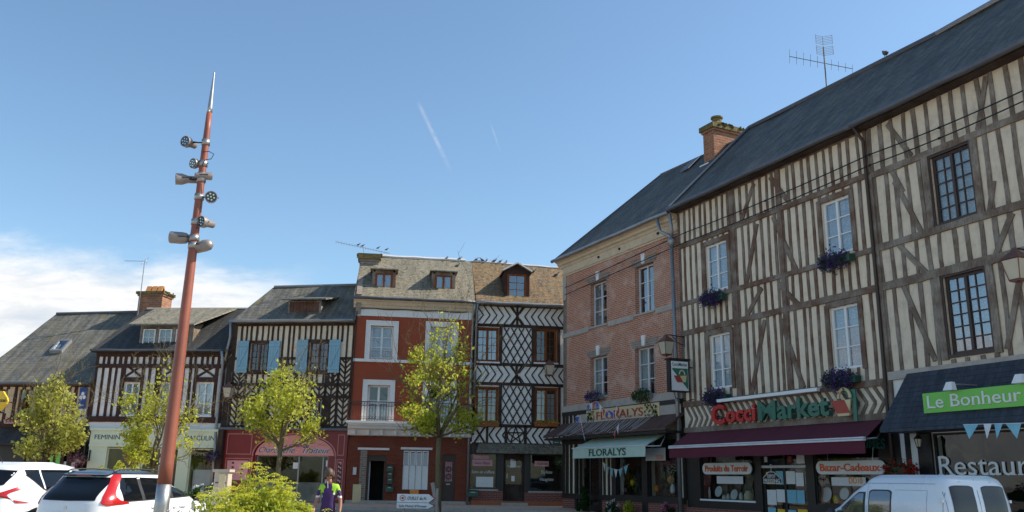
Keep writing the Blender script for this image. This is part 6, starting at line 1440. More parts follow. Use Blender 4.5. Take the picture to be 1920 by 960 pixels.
def spot(label, px, py, aim, ln=.26, r0=.085, cid=0, side=None, kind='spot'):
    ln *= 1.1; r0 *= 1.14; c = atY(px, py, 14.0); zc = c.z; mxz = mx+.0104*zc; dx = c.x-mxz; s_ = 1 if dx > 0 else -1
    o = thing('spotlight', label, 'spotlight', (mxz, my, zc), 0, 'spotlights on the rust red mast'); aim = Vector(aim).normalized(); hd = Vector((dx, 0, 0))
    cl = MB(); rr_ = rad(zc); cl.lathe([(rr_+.002, -.05), (rr_+.014, -.05), (rr_+.014, .05), (rr_+.002, .05)], n=20); cl.build('collar', 'steel', o, True)
    b = MB(); b.tube([(s_*rr_, 0, 0), (s_*(abs(dx)-.09), 0, 0.0)], .012, 6)
    up = Vector((0, 0, 1)) if abs(aim.z) < .8 else Vector((1, 0, 0)); sd_ = aim.cross(up).normalized()
    b.tube([hd+sd_*(r0+.02), hd+sd_*(r0+.02)-aim*.06-up*.0+Vector((-s_*.1, 0, 0)), Vector((s_*(abs(dx)-.12), 0, 0)), hd-sd_*(r0+.02)-aim*.06+Vector((-s_*.1, 0, 0)), hd-sd_*(r0+.02)], .008, 5); b.build('yoke', 'iron', o)
    h_ = MB()
    if kind == 'spot': h_.lathe([(r0*.55, -ln*.75), (r0*.62, -ln*.72), (r0*.66, -ln*.3), (r0*.95, -ln*.05), (r0, 0), (r0, ln*.3), (r0*.9, ln*.3), (r0*.85, ln*.22)], hd, 22, aim)
    else: h_.lathe([(.01, -ln*.5), (r0*.55, -ln*.46), (r0*.9, -ln*.32), (r0, -ln*.1), (r0, ln*.42), (r0*.93, ln*.48), (r0*.8, ln*.49)], hd, 24, aim)
    smooth_by_angle(h_.build('lamp_body', 'steel_dk', o), 50)
    l_ = MB(); q0 = hd+aim*(ln*.225 if kind == 'spot' else ln*.47); l_.lathe([(r0*.82, 0), (r0*.8, .008)], q0, 20, aim); lo = l_.build('lens', 'lens', o)
    if kind == 'spot':
        e = aim.orthogonal().normalized(); f2 = aim.cross(e); k = MB()
        for i in range(7):
            a = 2*pi*i/6; d_ = (e*cos(a)+f2*sin(a))*r0*.52 if i < 6 else Vector((0, 0, 0)); k.lathe([(r0*.17, 0), (r0*.15, .012)], q0+d_+aim*.006, 8, aim)
        k.build('led', 'chrome', lo)
spot('topmost spotlight of the mast, facing left towards the viewer', 352, 267, (-.35, -.9, -.05), .22, .085)
spot('second spotlight from the top, small, left of the mast', 366, 307, (-.5, -.85, -.15), .16, .078)
spot('third spotlight on the left, bell shaped and pointing left', 341, 336, (-.9, -.4, -.1), .3, .085)
spot('short spotlight on the right, beside the bell shaped one', 388, 330, (.8, .5, .1), .24, .06)
spot('round spotlight on the right showing its ring of diodes', 396, 370, (.25, -.95, -.12), .14, .09)
spot('spotlight just right of the mast below the ring of diodes', 383, 417, (-.45, -.85, -.05), .24, .085)
spot('lower left capsule shaped lamp of the mast', 337, 446, (-1, -.15, .02), .3, .088, kind='cap')
spot('lower right capsule shaped lamp of the mast', 382, 461, (-.9, .3, -.12), .3, .088, kind='cap')
mb = MB(); 
def cab(L_): mb.tube([atY(x, y, 13.9)-Vector((0, 0, 0)) for x, y in L_], .007, 5)
cab([(378, 285), (392, 284), (401, 289), (396, 298), (384, 300), (379, 310)]); cab([(377, 345), (379, 370), (374, 400), (369, 430)])
tag(mb.build('mast_cable', 'iron'), 'thin black cable looping along the upper half of the rust red mast', 'cable')

# ------------------------------------------------------------------ roof things
def antenna(label, foot, h_, elems, mat='steel', rz=0):
    t = thing('tv_antenna', label, 'antenna', foot, rz); mb = MB(); mb.tube([(0, 0, 0), (0, 0, h_)], .022, 6); mb.build('pole', mat, t)
    for (z, a, ln0, ln1, tilt, n, el, nm) in elems:
        d_ = Vector((cos(a)*cos(tilt), sin(a)*cos(tilt), sin(tilt))); p_ = Vector((0, 0, z)); s_ = Vector((-sin(a), cos(a), 0)) if nm == 'h' else Vector((sin(a)*.3, -.2, 1)).normalized()
        b = MB(); b.tube([p_+d_*ln0, p_+d_*ln1], .012, 5)
        for i in range(n+1): q_ = p_+d_*(ln0+(ln1-ln0)*i/n); b.tube([q_-s_*el*(.6+.4*i/n), q_+s_*el*(.6+.4*i/n)], .007, 4)
        b.build('boom', mat, t)
    return t
f = atY(1549, 178, 22.5)
M['lichen_pole'] = plain('lichened_pole', (.2, .19, .1), .8, var=.4, scale=20)
u, y_, z_ = HM.uz(1549, 178, -3.3)[0], 3.35, HM.uz(1549, 178, -3.3)[1]; A = HM.w(u, y_, 14.0)
top = HM.uz(1540, 88, -3.3)[1]
t = antenna('large antenna with a grid panel and long boom on the supermarket ridge', A, top-14.0, [(top-14.0-.62, pi, -.95, 1.2, .2, 9, .24, 'v')], 'lichen_pole', 0)
g_ = MB(); H_ = top-14.0
for zc in (H_-.18, H_+.22):
    for k in range(6): z = zc-.15+k*.06; g_.tube([(-.28, -.12, z), (0, -.0, z), (.28, -.12, z)], .006, 4)
    for x in (-.28, 0, .28): g_.tube([(x, -.12*abs(x)/.28, zc-.17), (x, -.12*abs(x)/.28, zc+.17)], .008, 4)
g_.build('grid_panel', 'lichen_pole', t)
u = H1.uz(264, 560, -3.0)[0]; zt = H1.uz(264, 490, -3.0)[1]
antenna('thin antenna with a single short boom on the brick chimney of the leftmost houses', H1.w(u+.02, 2.9, 8.6), zt-8.6, [(zt-8.62, pi-H1.rz, -.05, .95, .0, 6, .14, 'h'), (zt-8.65, 1.4, -.2, .2, .5, 2, .2, 'v')], 'steel', H1.rz)
u0 = H4.uz(682, 470, -1.6)[0]; z0 = H4.uz(682, 462, -1.6)[1]; base = H4.w(u0, 1.7, zt4-.1)
antenna('long antenna with many cross rods on the chimney of the red house, pigeons on it', base, z0-zt4+.1, [(z0-zt4+.06, pi, -1.2, 1.3, .17, 20, .09, 'v')], 'steel', H4.rz)
def pigeon(label, loc, rz, s=1.0, group=None, up=0):
    t = thing('pigeon', label, 'bird', loc, rz, group)
    B = MB(); n = 10
    prof = [(-.17, .05, .012, .004), (-.13, .06, .03, .015), (-.07, .085, .05, .05), (0, .1, .06, .062), (.05, .125, .052, .058), (.085, .16, .036, .04), (.105, .195, .03, .032), (.13, .21, .026, .026), (.15, .205, .01, .01)]
    vs = []
    for (x, z, ry, rz_) in prof: vs += [(x*s, ry*s*cos(2*pi*k/n), (z+up*max(0, x)*1.2)*s+rz_*s*sin(2*pi*k/n)) for k in range(n)]
    B.add(vs, [(i*n+k, i*n+(k+1) % n, (i+1)*n+(k+1) % n, (i+1)*n+k) for i in range(len(prof)-1) for k in range(n)]+[tuple(range(n)), tuple((len(prof)-1)*n+k for k in range(n))[::-1]])
    for y in (-.02, .02): B.tube([(.01*s, y*s, .05*s), (.01*s, y*s, -.01)], .006*s, 4)
    B.tube([(.148*s, 0, (.205+up*.18)*s), (.18*s, 0, (.195+up*.18)*s)], [.009*s, .002*s], 5)
    B.build('pigeon', 'pigeon', t, True); o = t.children[0]; o.name = 'body'
pu = HM.uz(1659, 114, -3.2); pigeon('dark pigeon perched on the long slate ridge at the right', HM.w(pu[0], 3.45-.25*pu[0]/8.455, 14.5-.3*pu[0]/8.455+.115), HM.rz+pi-.5, 1.35)
r = random.Random(12)
for px in (838, 862, 893, 903, 912, 927, 938, 949): 
    u = H5.uz(px, 493, -2.0)[0]; z = 11.44 if u < 0 else 11.44-.03*u; pigeon('grey pigeon resting on the ridge of the lichened roofs', H5.w(u, 1.9, z), H5.rz+r.choice((0, pi, .6, 1.2)), .8, 'pigeons on the ridge above the red and the lattice house')
for px, py in ((672, 457), (680, 459), (709, 463), (725, 466)):
    u, z = H4.uz(px, py, -1.6); dz = 0; pigeon('pigeon perched on the long rod antenna', H4.w(u, 1.7, z-.08), H4.rz, .62, 'pigeons on the long antenna')
u = H5.uz(888, 497, -1.5)[0]; pigeon('pigeon standing on the top of the right slate dormer of the red house', H5.w(H5.uz(857, 499, -.5)[0], .5, H5.uz(857, 502, -.5)[1]), 0, .9)
r_ = H5.uz(1042, 517, -1.5)
pigeon('pigeon low on the rusty roof slope, near the brick house', H5.w(r_[0], 1.35, 10.72), 0, .95); pigeon('pigeon high on the rusty roof slope, right of the small gabled dormer', H5.w(H5.uz(1000, 510, -1.5)[0], 1.5, 10.86), 0, .9)

a = atY(824, 958, 29.5); b = atY(811, 905, 29.5)
tag(MB().tube([(0, 0, -.1), (b.x-a.x, 0, b.z-gz(a.x, 29.5))], .07, 8).build('tree_stake', 'steel_dk'), 'short leaning grey stake at the foot of the tall slim tree', 'stake'); o = bpy.data.objects['tree_stake']; o.location = (a.x, 29.5, gz(a.x, 29.5))
# ------------------------------------------------------------------ vehicles
def interp(tab, x):
    if x <= tab[0][0]: return tab[0][1]
    for (a, b), (c, d_) in zip(tab, tab[1:]):
        if x <= c: t = (x-a)/(c-a); t = t*t*(3-2*t)*.5+t*.5; return b+(d_-b)*t
    return tab[-1][1]
class Car:
    """horizontal slices: tail(z), nose(z), half width(z); x forward from the tail, y to the left, z up"""
    def __init__(s, tail, nose, half, arch, xm, nexp=5.0, zs=None): s.tail, s.nose, s.half, s.arch, s.xm, s.n = tail, nose, half, arch, xm, nexp; s.zs = zs
    def ell(s, z): x0, x1, w_ = interp(s.tail, z), interp(s.nose, z), interp(s.half, z); return (x0+x1)/2, (x1-x0)/2, w_
    def dz(s, x, z): return -s.arch*max(0, (z-s.zb)/(s.zt-s.zb))*((x-s.xm)/2.0)**2 if z > s.zb else 0
    zb, zt = 1.0, 1.5
    def y(s, x, z):
        xc, a, w_ = s.ell(z); k = min(.9999, abs((x-xc)/a)); return w_*(1-k**s.n)**(1/s.n)
    def x(s, y, z, end=-1):
        xc, a, w_ = s.ell(z); k = min(.999, abs(y/w_)); return xc+end*a*(1-k**s.n)**(1/s.n)
    def body(s, mat, parent, name='body'):
        mb = MB(); N_ = 72; rows = []
        for z in s.zs:
            xc, a, w_ = s.ell(z); row = []
            for k in range(N_):
                t = 2*pi*k/N_; c, q_ = cos(t), sin(t); x = xc+a*(abs(c)**(2/s.n))*(1 if c > 0 else -1); y = w_*(abs(q_)**(2/s.n))*(1 if q_ > 0 else -1); row.append((x, y, z+s.dz(x, z)))
            rows.append(row)
        vs = [v for r_ in rows for v in r_]; m_ = len(rows)
        fs = [(i*N_+k, i*N_+(k+1) % N_, (i+1)*N_+(k+1) % N_, (i+1)*N_+k) for i in range(m_-1) for k in range(N_)]
        h2 = N_//2        # roof cap in strips so that its curve stays smooth
        top = (m_-1)*N_; fs += [(top+k, top+k+1, top+N_-k-1, top+(N_-k) % N_) for k in range(h2)]
        fs += [tuple(range(N_-1, -1, -1))]
        mb.add(vs, fs); o = mb.build(name, mat, parent); smooth_by_angle(o, 38); return o
    def side(s, mb, cols, side=-1, off=.006, rows=5):
        """cols: (x, zlow, zhigh) outline"""
        vs = []
        for (x, a, b) in cols:
            for j in range(rows+1): z = a+(b-a)*j/rows; vs.append((x, side*(s.y(x, z)+off), z+s.dz(x, z)))
        n = rows+1; fs = [(i*n+j, (i+1)*n+j, (i+1)*n+j+1, i*n+j+1) if side < 0 else (i*n+j, i*n+j+1, (i+1)*n+j+1, (i+1)*n+j) for i in range(len(cols)-1) for j in range(rows)]
        mb.add(vs, fs)
    def rear(s, mb, cols, off=.006, rows=6, end=-1):
        """cols: (y, zlow, zhigh)"""
        vs = []
        for (y, a, b) in cols:
            for j in range(rows+1): z = a+(b-a)*j/rows; x = s.x(y, z, end); vs.append((x+end*off, y, z+s.dz(x, z)))
        n = rows+1; mb.add(vs, [(i*n+j, (i+1)*n+j, (i+1)*n+j+1, i*n+j+1) for i in range(len(cols)-1) for j in range(rows)])
def corner(car, mb, rows, side, off=.012, n=10):
    """rows: (z, reach towards the middle of the rear, reach along the flank)"""
    vs = []
    for z, ey, ex in rows:
        xc, a, w_ = car.ell(z); y0 = max(.0, w_-ey)/w_; t0 = math.asin(min(1, y0)**(car.n/2)); x1 = 1-ex/a; t1 = math.acos(max(-1, min(1, x1))**(car.n/2) if x1 > 0 else 0)
        for i in range(n+1):
            t = t0+(t1-t0)*i/n; vs.append((xc-(a+off)*abs(cos(t))**(2/car.n), side*(w_+off)*abs(sin(t))**(2/car.n), z+car.dz(xc-a*cos(t), z)))
    m_ = n+1; fs = [(j*m_+i, j*m_+i+1, (j+1)*m_+i+1, (j+1)*m_+i) for j in range(len(rows)-1) for i in range(n)]
    mb.add(vs, fs)
def colsf(x0, x1, lo, hi, n=16): return [(x0+(x1-x0)*i/n, lo(x0+(x1-x0)*i/n), hi(x0+(x1-x0)*i/n)) for i in range(n+1)]
def wheel(parent, x, y, s_, r_=.32):
    w_ = MB(); w_.lathe([(r_*.6, -.1), (r_*.95, -.1), (r_, -.07), (r_, .07), (r_*.95, .1), (r_*.6, .1)], (x, y, r_), 28, (0, 1, 0)); o = w_.build('wheel', 'rubber', parent); smooth_by_angle(o, 40)
    k = MB(); k.lathe([(.03, .03), (.05, .05), (r_*.62, .04), (r_*.64, .09), (r_*.6, .1)], (x, y, r_), 20, (0, s_, 0)); k.build('rim', 'steel', o)
def piece(car, parent, name, mat, fn, **kw):
    mb = MB(); fn(mb); o = mb.build(name, mat, parent, True, **kw); return o

def wagon():
    c = Car([(.2, .12), (.45, .0), (.75, .02), (.95, .06), (1.05, .10), (1.4, .44), (1.5, .55), (1.54, .8)],
            [(.2, 4.05), (.5, 4.15), (.75, 4.1), (.85, 3.95), (.93, 3.5), (.97, 3.1), (1.05, 2.95), (1.4, 2.1), (1.5, 1.95), (1.54, 1.8)],
            [(.2, .78), (.5, .86), (.8, .87), (1.0, .84), (1.4, .66), (1.49, .6), (1.54, .42)], .03, 1.6, 5.5, [.2, .35, .5, .65, .8, .9, .94, .98, 1.05, 1.15, 1.25, 1.35, 1.42, 1.47, 1.505, 1.53, 1.545])
    c.zb, c.zt = 1.0, 1.54
    t = thing('parked_car', 'white station wagon with black roof and tall red tail lights behind the mast', 'car', (0, 0, 0))
    c.body('carwhite', t)
    # black roof skin, rails
    def roof(mb):
        for z0, z1 in ((1.495, 1.548),):
            N_ = 72; rows = []
            for z in (1.487, 1.5, 1.515, 1.53, 1.546):
                xc, a, w_ = c.ell(min(z, 1.54)); rows.append([(xc+(a+.005)*(abs(cos(q_))**(2/c.n))*(1 if cos(q_) > 0 else -1), (w_+.005)*(abs(sin(q_))**(2/c.n))*(1 if sin(q_) > 0 else -1), z+.006+c.dz(xc+a*cos(q_), z)) for q_ in [2*pi*k/N_ for k in range(N_)]])
            vs = [v for r_ in rows for v in r_]; m_ = len(rows); top = (m_-1)*N_
            mb.add(vs, [(i*N_+k, i*N_+(k+1) % N_, (i+1)*N_+(k+1) % N_, (i+1)*N_+k) for i in range(m_-1) for k in range(N_)]+[(top+k, top+k+1, top+N_-k-1, top+(N_-k) % N_) for k in range(N_//2)])
    piece(c, t, 'roof_skin', 'carblack', roof)
    rl = MB()
    for s_ in (-1, 1): rl.tube([(.6, s_*.5, 1.535), (.7, s_*.51, 1.565), (1.3, s_*.53, 1.58), (2.0, s_*.5, 1.56), (2.1, s_*.49, 1.52)], .016, 6)
    rl.build('roof_rail', 'plastic', t, True)
    rs = MB(); rs.hexa([(.44, -.46, 1.44), (.44, .46, 1.44), (.7, .5, 1.5), (.7, -.5, 1.5), (.42, -.46, 1.468), (.42, .46, 1.468), (.72, .48, 1.535), (.72, -.48, 1.535)]); rs.build('rear_spoiler', 'carblack', t); 
    MB().box(.41, .42, -.16, .16, 1.447, 1.463).build('brake_light', 'taillight', t)
    # rear glass
    piece(c, t, 'rear_window', 'carglass', lambda mb: c.rear(mb, [(y, 1.0+.02*abs(y), 1.43-.0*abs(y)) for y in [-.56+1.12*i/20 for i in range(21)]], .008))
    for s_ in (-1, 1):
        lo = lambda x: 1.0+.035*(x-.5); hi = lambda x: min(1.44, 1.02+(x-.22)*1.6, 1.44-max(0, x-1.9)*.62)
        for nm, x0, x1, l2, h2 in (('side_window', .56, 1.08, lo, lambda x: min(1.43, 1.10+(x-.50)*2.2)), ('side_window', 1.17, 1.98, lo, lambda x: min(1.44, 1.455-.02*x)), ('side_window', 2.06, 2.86, lo, lambda x: max(lo(x)+.02, min(1.425, 1.44-(x-2.05)*.48)))):
            piece(c, t, nm, 'carglass', lambda mb: c.side(mb, colsf(x0, x1, l2, h2), s_, .008))
        piece(c, t, 'door_pillar', 'plastic', lambda mb: (c.side(mb, colsf(1.08, 1.17, lo, lambda x: 1.44, 2), s_, .004), c.side(mb, colsf(1.98, 2.06, lo, lambda x: 1.43, 2), s_, .004)))
        piece(c, t, 'window_trim', 'plastic', lambda mb: c.side(mb, colsf(.5, 2.9, lambda x: lo(x)-.02, lambda x: lo(x)+.006, 20), s_, .006))
        # tall tail light: wraps round the corner, pillar high
        def tl(mb):
            corner(c, mb, [(.92, .12, .22), (.94, .16, .46), (.96, .18, .66), (.985, .19, .6), (1.02, .18, .40), (1.08, .17, .30), (1.15, .155, .25), (1.25, .14, .22), (1.35, .13, .21), (1.43, .13, .21), (1.485, .10, .18)], s_)
        piece(c, t, 'tail_light', 'taillight', tl)
        m_ = MB(); m_.ball((2.78, s_*.99, 1.02), .07, .11, .075, 12, 8); m_.tube([(2.75, s_*.84, .98), (2.77, s_*.95, 1.0)], .02, 6); m_.build('wing_mirror', 'plastic', t, True)
        wheel(t, .75, s_*.77, s_); wheel(t, 3.35, s_*.77, s_)
        for x in (1.12, 2.02, 2.95): piece(c, t, 'door_gap', 'plastic', lambda mb: c.side(mb, [(x, .4, .97), (x+.006, .4, .97)], s_, .003))
        hd = MB()
        for x in (1.35, 2.25): y = c.y(x, .85); hd.tube([(x, s_*(y+.0), .87), (x+.03, s_*(y+.025), .875), (x+.17, s_*(y+.025), .875), (x+.2, s_*y, .87)], .014, 6)
        hd.build('door_handle', 'carwhite', t, True)
    piece(c, t, 'windscreen', 'carglass', lambda mb: c.rear(mb, [(y, 1.02, 1.44) for y in [-.55+1.1*i/16 for i in range(17)]], .006, end=1))
    pl = MB(); pl.box(-.022, .0, -.26, .26, .62, .73); po = pl.build('number_plate', 'paper', t); MB().box(-.03, -.005, -.3, .3, .76, .79).build('plate_trim', 'chrome', t)
    e = MB(); e.lathe([(.03, 0), (.035, .008)], (c.x(0, .88)-.004, 0, .88), 12, (-1, 0, 0)); e.build('badge', 'chrome', t)
    # seats seen through the glass
    st = MB()
    for x, y in ((1.35, -.35), (1.35, .35), (2.2, -.36), (2.2, .36)): st.hexa([(x-.08, y-.2, .6), (x+.1, y-.2, .6), (x+.1, y+.2, .6), (x-.08, y+.2, .6), (x-.2, y-.17, 1.18), (x-.08, y-.17, 1.18), (x-.08, y+.17, 1.18), (x-.2, y+.17, 1.18)]); st.ball((x-.16, y, 1.26), .05, .12, .08)
    st.build('seat', 'plastic', t); return t
def crossover():
    c = Car([(.25, .1), (.5, .0), (.8, .02), (1.0, .05), (1.15, .12), (1.45, .38), (1.56, .5), (1.62, .9)],
            [(.25, 4.2), (.55, 4.35), (.8, 4.3), (.95, 4.1), (1.05, 3.6), (1.12, 3.2), (1.5, 2.35), (1.58, 2.1), (1.62, 1.8)],
            [(.25, .82), (.6, .91), (.9, .915), (1.1, .88), (1.5, .68), (1.57, .6), (1.62, .4)], .035, 1.7, 4.6, [.25, .4, .55, .7, .85, .95, 1.02, 1.08, 1.15, 1.25, 1.35, 1.45, 1.52, 1.56, 1.59, 1.615, 1.63])
    c.zb, c.zt = 1.1, 1.62
    t = thing('parked_car', 'white rounded crossover with arrow shaped red tail light, at the left edge', 'car', (0, 0, 0)); c.body('carwhite', t)
    piece(c, t, 'rear_window', 'carglass', lambda mb: c.rear(mb, [(y, 1.13+.10*abs(y/.66)**2, 1.50-.03*abs(y/.66)) for y in [-.58+1.16*i/20 for i in range(21)]], .008))
    for s_ in (-1, 1):
        lo = lambda x: 1.12 + .18*max(0, .8-x)/.35 - .02*(x-.8)
        lo = lambda x: max(1.12, 1.40-.9*(x-.6)) if x < .95 else 1.12-.01*(x-.95)
        hi = lambda x: min(1.50, 1.49-.0*x, 1.52-max(0, x-2.1)*.44)
        for nm, x0, x1 in (('side_window', .62, .93), ('side_window', .98, 1.78), ('side_window', 1.86, 3.0)): piece(c, t, nm, 'carglass', lambda mb: c.side(mb, colsf(x0, x1, lo, lambda x: max(lo(x)+.015, hi(x))), s_, .008))
        piece(c, t, 'window_trim', 'plastic', lambda mb: c.side(mb, colsf(.6, 3.05, lambda x: lo(x)-.022, lambda x: lo(x)+.004, 20), s_, .006))
        def tl(mb):
            corner(c, mb, [(.88, .05, .30), (.93, .14, .24), (.98, .30, .17), (1.02, .34, .14), (1.06, .30, .17), (1.11, .2, .27), (1.16, .12, .36), (1.18, .08, .4)], s_)
        piece(c, t, 'tail_light', 'taillight', tl)
        wheel(t, .85, s_*.8, s_, .35); wheel(t, 3.45, s_*.8, s_, .35)
        piece(c, t, 'wheel_arch', 'plastic', lambda mb: c.side(mb, [(.85+.46*cos(a), .35, .36+.44*sin(a)) for a in [pi-pi*i/14 for i in range(15)]], s_, .004))
        m_ = MB(); m_.ball((2.95, s_*1.03, 1.14), .08, .12, .08, 12, 8); m_.build('wing_mirror', 'carwhite', t, True)
        for x in (1.82,): piece(c, t, 'door_gap', 'plastic', lambda mb: c.side(mb, [(x, .45, 1.1), (x+.006, .45, 1.1)], s_, .003))
    piece(c, t, 'windscreen', 'carglass', lambda mb: c.rear(mb, [(y, 1.14, 1.5) for y in [-.55+1.1*i/16 for i in range(17)]], .006, end=1))
    a = MB(); a.tube([(.75, .0, 1.6), (.62, .0, 1.78)], [.006, .003], 5); a.build('aerial', 'plastic', t)
    st = MB()
    for x, y in ((1.35, -.38), (1.35, .38), (2.2, -.38), (2.2, .38)): st.hexa([(x-.08, y-.2, .7), (x+.1, y-.2, .7), (x+.1, y+.2, .7), (x-.08, y+.2, .7), (x-.2, y-.17, 1.25), (x-.08, y-.17, 1.25), (x-.08, y+.17, 1.25), (x-.2, y+.17, 1.25)]); st.ball((x-.16, y, 1.33), .05, .12, .08)
    st.build('seat', 'plastic', t); return t
def van():
    c = Car([(.2, .05), (.5, .0), (.9, .0), (1.2, .03), (1.55, .09), (1.68, .14), (1.76, .25)],
            [(.2, 4.0), (.6, 4.1), (.85, 4.0), (.95, 3.75), (1.02, 3.35), (1.08, 3.1), (1.35, 2.72), (1.5, 2.45), (1.6, 2.25), (1.7, 2.13), (1.76, 2.0)],
            [(.2, .8), (.6, .85), (.95, .845), (1.2, .82), (1.6, .74), (1.69, .69), (1.76, .58)], .012, 1.2, 9.0, [.2, .4, .6, .8, .92, .98, 1.04, 1.12, 1.2, 1.3, 1.4, 1.5, 1.58, 1.64, 1.69, 1.72, 1.745, 1.76])
    c.zb, c.zt = 1.1, 1.76
    t = thing('parked_van', 'white panel van with dark rear door windows parked by the supermarket and restaurant', 'van', (0, 0, 0)); c.body('vanwhite', t)
    rw = .52
    for s_ in (-1, 1):
        a, b = (.09, .60) if s_ > 0 else (-.60, -.09)
        cols = [(a+(b-a)*i/10, .98+.03*(abs(i-5)/5)**6, 1.56-.03*(abs(i-5)/5)**5) for i in range(11)]
        piece(c, t, 'rear_window', 'plastic', lambda mb: c.rear(mb, [(y, z0-.025, z1+.02) for y, z0, z1 in cols], .004))
        piece(c, t, 'rear_window', 'carglass_dk', lambda mb: c.rear(mb, [(y, z0, z1) for y, z0, z1 in cols], .009))
    piece(c, t, 'door_gap', 'plastic', lambda mb: (c.rear(mb, [(-.004, .5, 1.69), (.004, .5, 1.69)], .003), c.rear(mb, [(.70, .5, 1.66), (.706, .5, 1.66)], .003), c.rear(mb, [(-.706, .5, 1.66), (-.70, .5, 1.66)], .003)))
    for s_ in (-1, 1):
        lo = lambda x: .97; 
        def rnd_(x0, x1, z0, z1, slope=0): return [(x0+(x1-x0)*i/14, z0+.04*(abs(i-7)/7)**8, z1-.04*(abs(i-7)/7)**8) for i in range(15)]
        piece(c, t, 'window_seal', 'plastic', lambda mb: c.side(mb, rnd_(1.36, 2.0, .93, 1.48), s_, .005)); piece(c, t, 'side_window', 'glassvan', lambda mb: c.side(mb, rnd_(1.39, 1.97, .96, 1.455), s_, .010))
        hi = lambda x: min(1.40, 1.44-(x-2.25)*.62)
        piece(c, t, 'window_seal', 'plastic', lambda mb: c.side(mb, colsf(2.1, 3.0, lambda x: .94, lambda x: max(.96, hi(x)+.03)), s_, .005)); piece(c, t, 'side_window', 'glassvan', lambda mb: c.side(mb, colsf(2.15, 2.93, lambda x: .965, lambda x: max(.975, hi(x))), s_, .010))
        piece(c, t, 'panel_line', 'van_line', lambda mb: (c.side(mb, colsf(.28, 2.15, lambda x: 1.595, lambda x: 1.603, 16), s_, .003), c.side(mb, colsf(.45, 1.30, lambda x: 1.475, lambda x: 1.481, 10), s_, .003), c.side(mb, [(.45, .5, 1.48), (.457, .5, 1.48)], s_, .003), c.side(mb, [(2.04, .5, 1.56), (2.047, .5, 1.56)], s_, .003), c.side(mb, colsf(.12, .13, lambda x: .6, lambda x: 1.66, 2), s_, .003)))
        hg = MB()
        for z in (1.28, .8): y = c.y(.16, z); hg.box(.1, .2, min(s_*(y-.02), s_*(y+.02)), max(s_*(y-.02), s_*(y+.02)), z, z+.05)
        hg.build('hinge', 'vanwhite', t)
        m_ = MB(); m_.ball((2.98, s_*.96, 1.0), .06, .1, .1, 10, 8); m_.build('wing_mirror', 'plastic', t, True)
        wheel(t, .7, s_*.76, s_, .3); wheel(t, 3.35, s_*.76, s_, .3)
    piece(c, t, 'windscreen', 'carglass', lambda mb: c.rear(mb, [(y, 1.06, 1.6) for y in [-.66+1.32*i/16 for i in range(17)]], .006, end=1))
    return t
M['carglass_dk'] = plain('dark_door_glass', (.022, .018, .016), .18, 0, .1, bump=0); M['glassvan'] = glass('van_glass', (.5, .55, .58), .16, (.05, .07, .09)); M['van_line'] = plain('van_seam', (.22, .25, .28), .5)
def place(t, corner_px, Yd, z, heading, cx, cy, sc=1.0):
    """puts the body point (cx, cy) under the given picture column at distance Yd"""
    g = atY(*corner_px, Yd); a = radians(90-heading); t.rotation_euler = (0, 0, a); t.scale = (sc,)*3
    t.location = (g.x-sc*(cx*cos(a)-cy*sin(a)), g.y-sc*(cx*sin(a)+cy*cos(a)), z)
w_ = wagon(); place(w_, (205, 915), 16.3, 0.0, 14, .12, -.82)
x_ = crossover(); place(x_, (24, 915), 16.9, 0.03, 12, .12, -.86, 1.02)
v_ = van(); place(v_, (1768, 915), 15.9, -.06, -17, .05, .78, 1.0)

# ------------------------------------------------------------------ sign post, bin
p0 = atY(822, 930, 30.2)
t = thing('direction_sign', 'two white arrow signs with a small orange plate beside the tall slim tree', 'road sign', (atY(810, 930, 26).x+.42, 26, 0), radians(4))
s0 = atY(745, 935, 26); s1 = atY(812, 935, 26); bx = t.location.x; x0, x1 = s0.x-bx, s1.x-bx; zc = atY(780, 934, 26).z; zl_ = atY(780, 948, 26).z
MB().tube([(x1+.12, .04, -.2), (x1+.12, .04, zc+.28)], .04, 8).build('post', 'steel_dk', t); MB().tube([(x0+.2, .05, -.2), (x0+.2, .05, zc)], .03, 8).build('post', 'steel_dk', t)
for z, hh, nm, txt in ((zc, .115, 'arrow_board', 'OUILLY du H.'), (zl_, .075, 'arrow_board', "Salle Michel d'Ornano")):
    m_ = MB(); m_.prism([(x0, z-hh), (x1-.12, z-hh), (x1+.04, z), (x1-.12, z+hh), (x0, z+hh)], -.02, .02); o = m_.build(nm, 'paper', t)
    m_ = MB(); m_.prism([(x1-.12, z-hh+.0), (x1-.08, z-hh), (x1+.075, z), (x1-.08, z+hh), (x1-.12, z+hh), (x1+.035, z)], -.03, -.022); m_.build('arrow_edge', 'burgundy' if hh > .1 else 'plastic', o)
    textmesh(txt, 'plastic', o, x0+(.3 if hh > .1 else .06), x1-.18, z-.045, .09 if hh > .1 else .07, -.028, .004)
    if hh > .1:
        m_ = MB(); m_.tube([(x0+.16+.075*cos(a), -.024, z+.075*sin(a)) for a in [2*pi*i/16 for i in range(17)]], .008, 5, False); m_.box(x0+.13, x0+.19, -.027, -.022, z-.03, z+.03); m_.build('emblem', 'redink', o)
q_ = atY(777, 922, 26); MB().box(q_.x-bx-.12, q_.x-bx+.12, -.02, .01, q_.z-.05, q_.z+.05).build('number_plate', 'orange_tag', t); textmesh('D137', 'plastic', t, q_.x-bx-.09, q_.x-bx+.09, q_.z-.028, .055, -.026, .003)
c = atY(420, 880, 20); t = thing('litter_bin', 'pale stone litter bin pillar behind the feathery bush', 'bin', (c.x, 20, 0))
MB().box(-.15, .15, -.15, .15, 0, c.z-.06).build('body', 'wood_pale', t); MB().box(-.19, .19, -.19, .19, c.z-.06, c.z).build('lid', 'wood_pale', t); MB().box(-.04, .1, -.165, -.15, .4, c.z-.1).build('plate', 'creamboard', t)
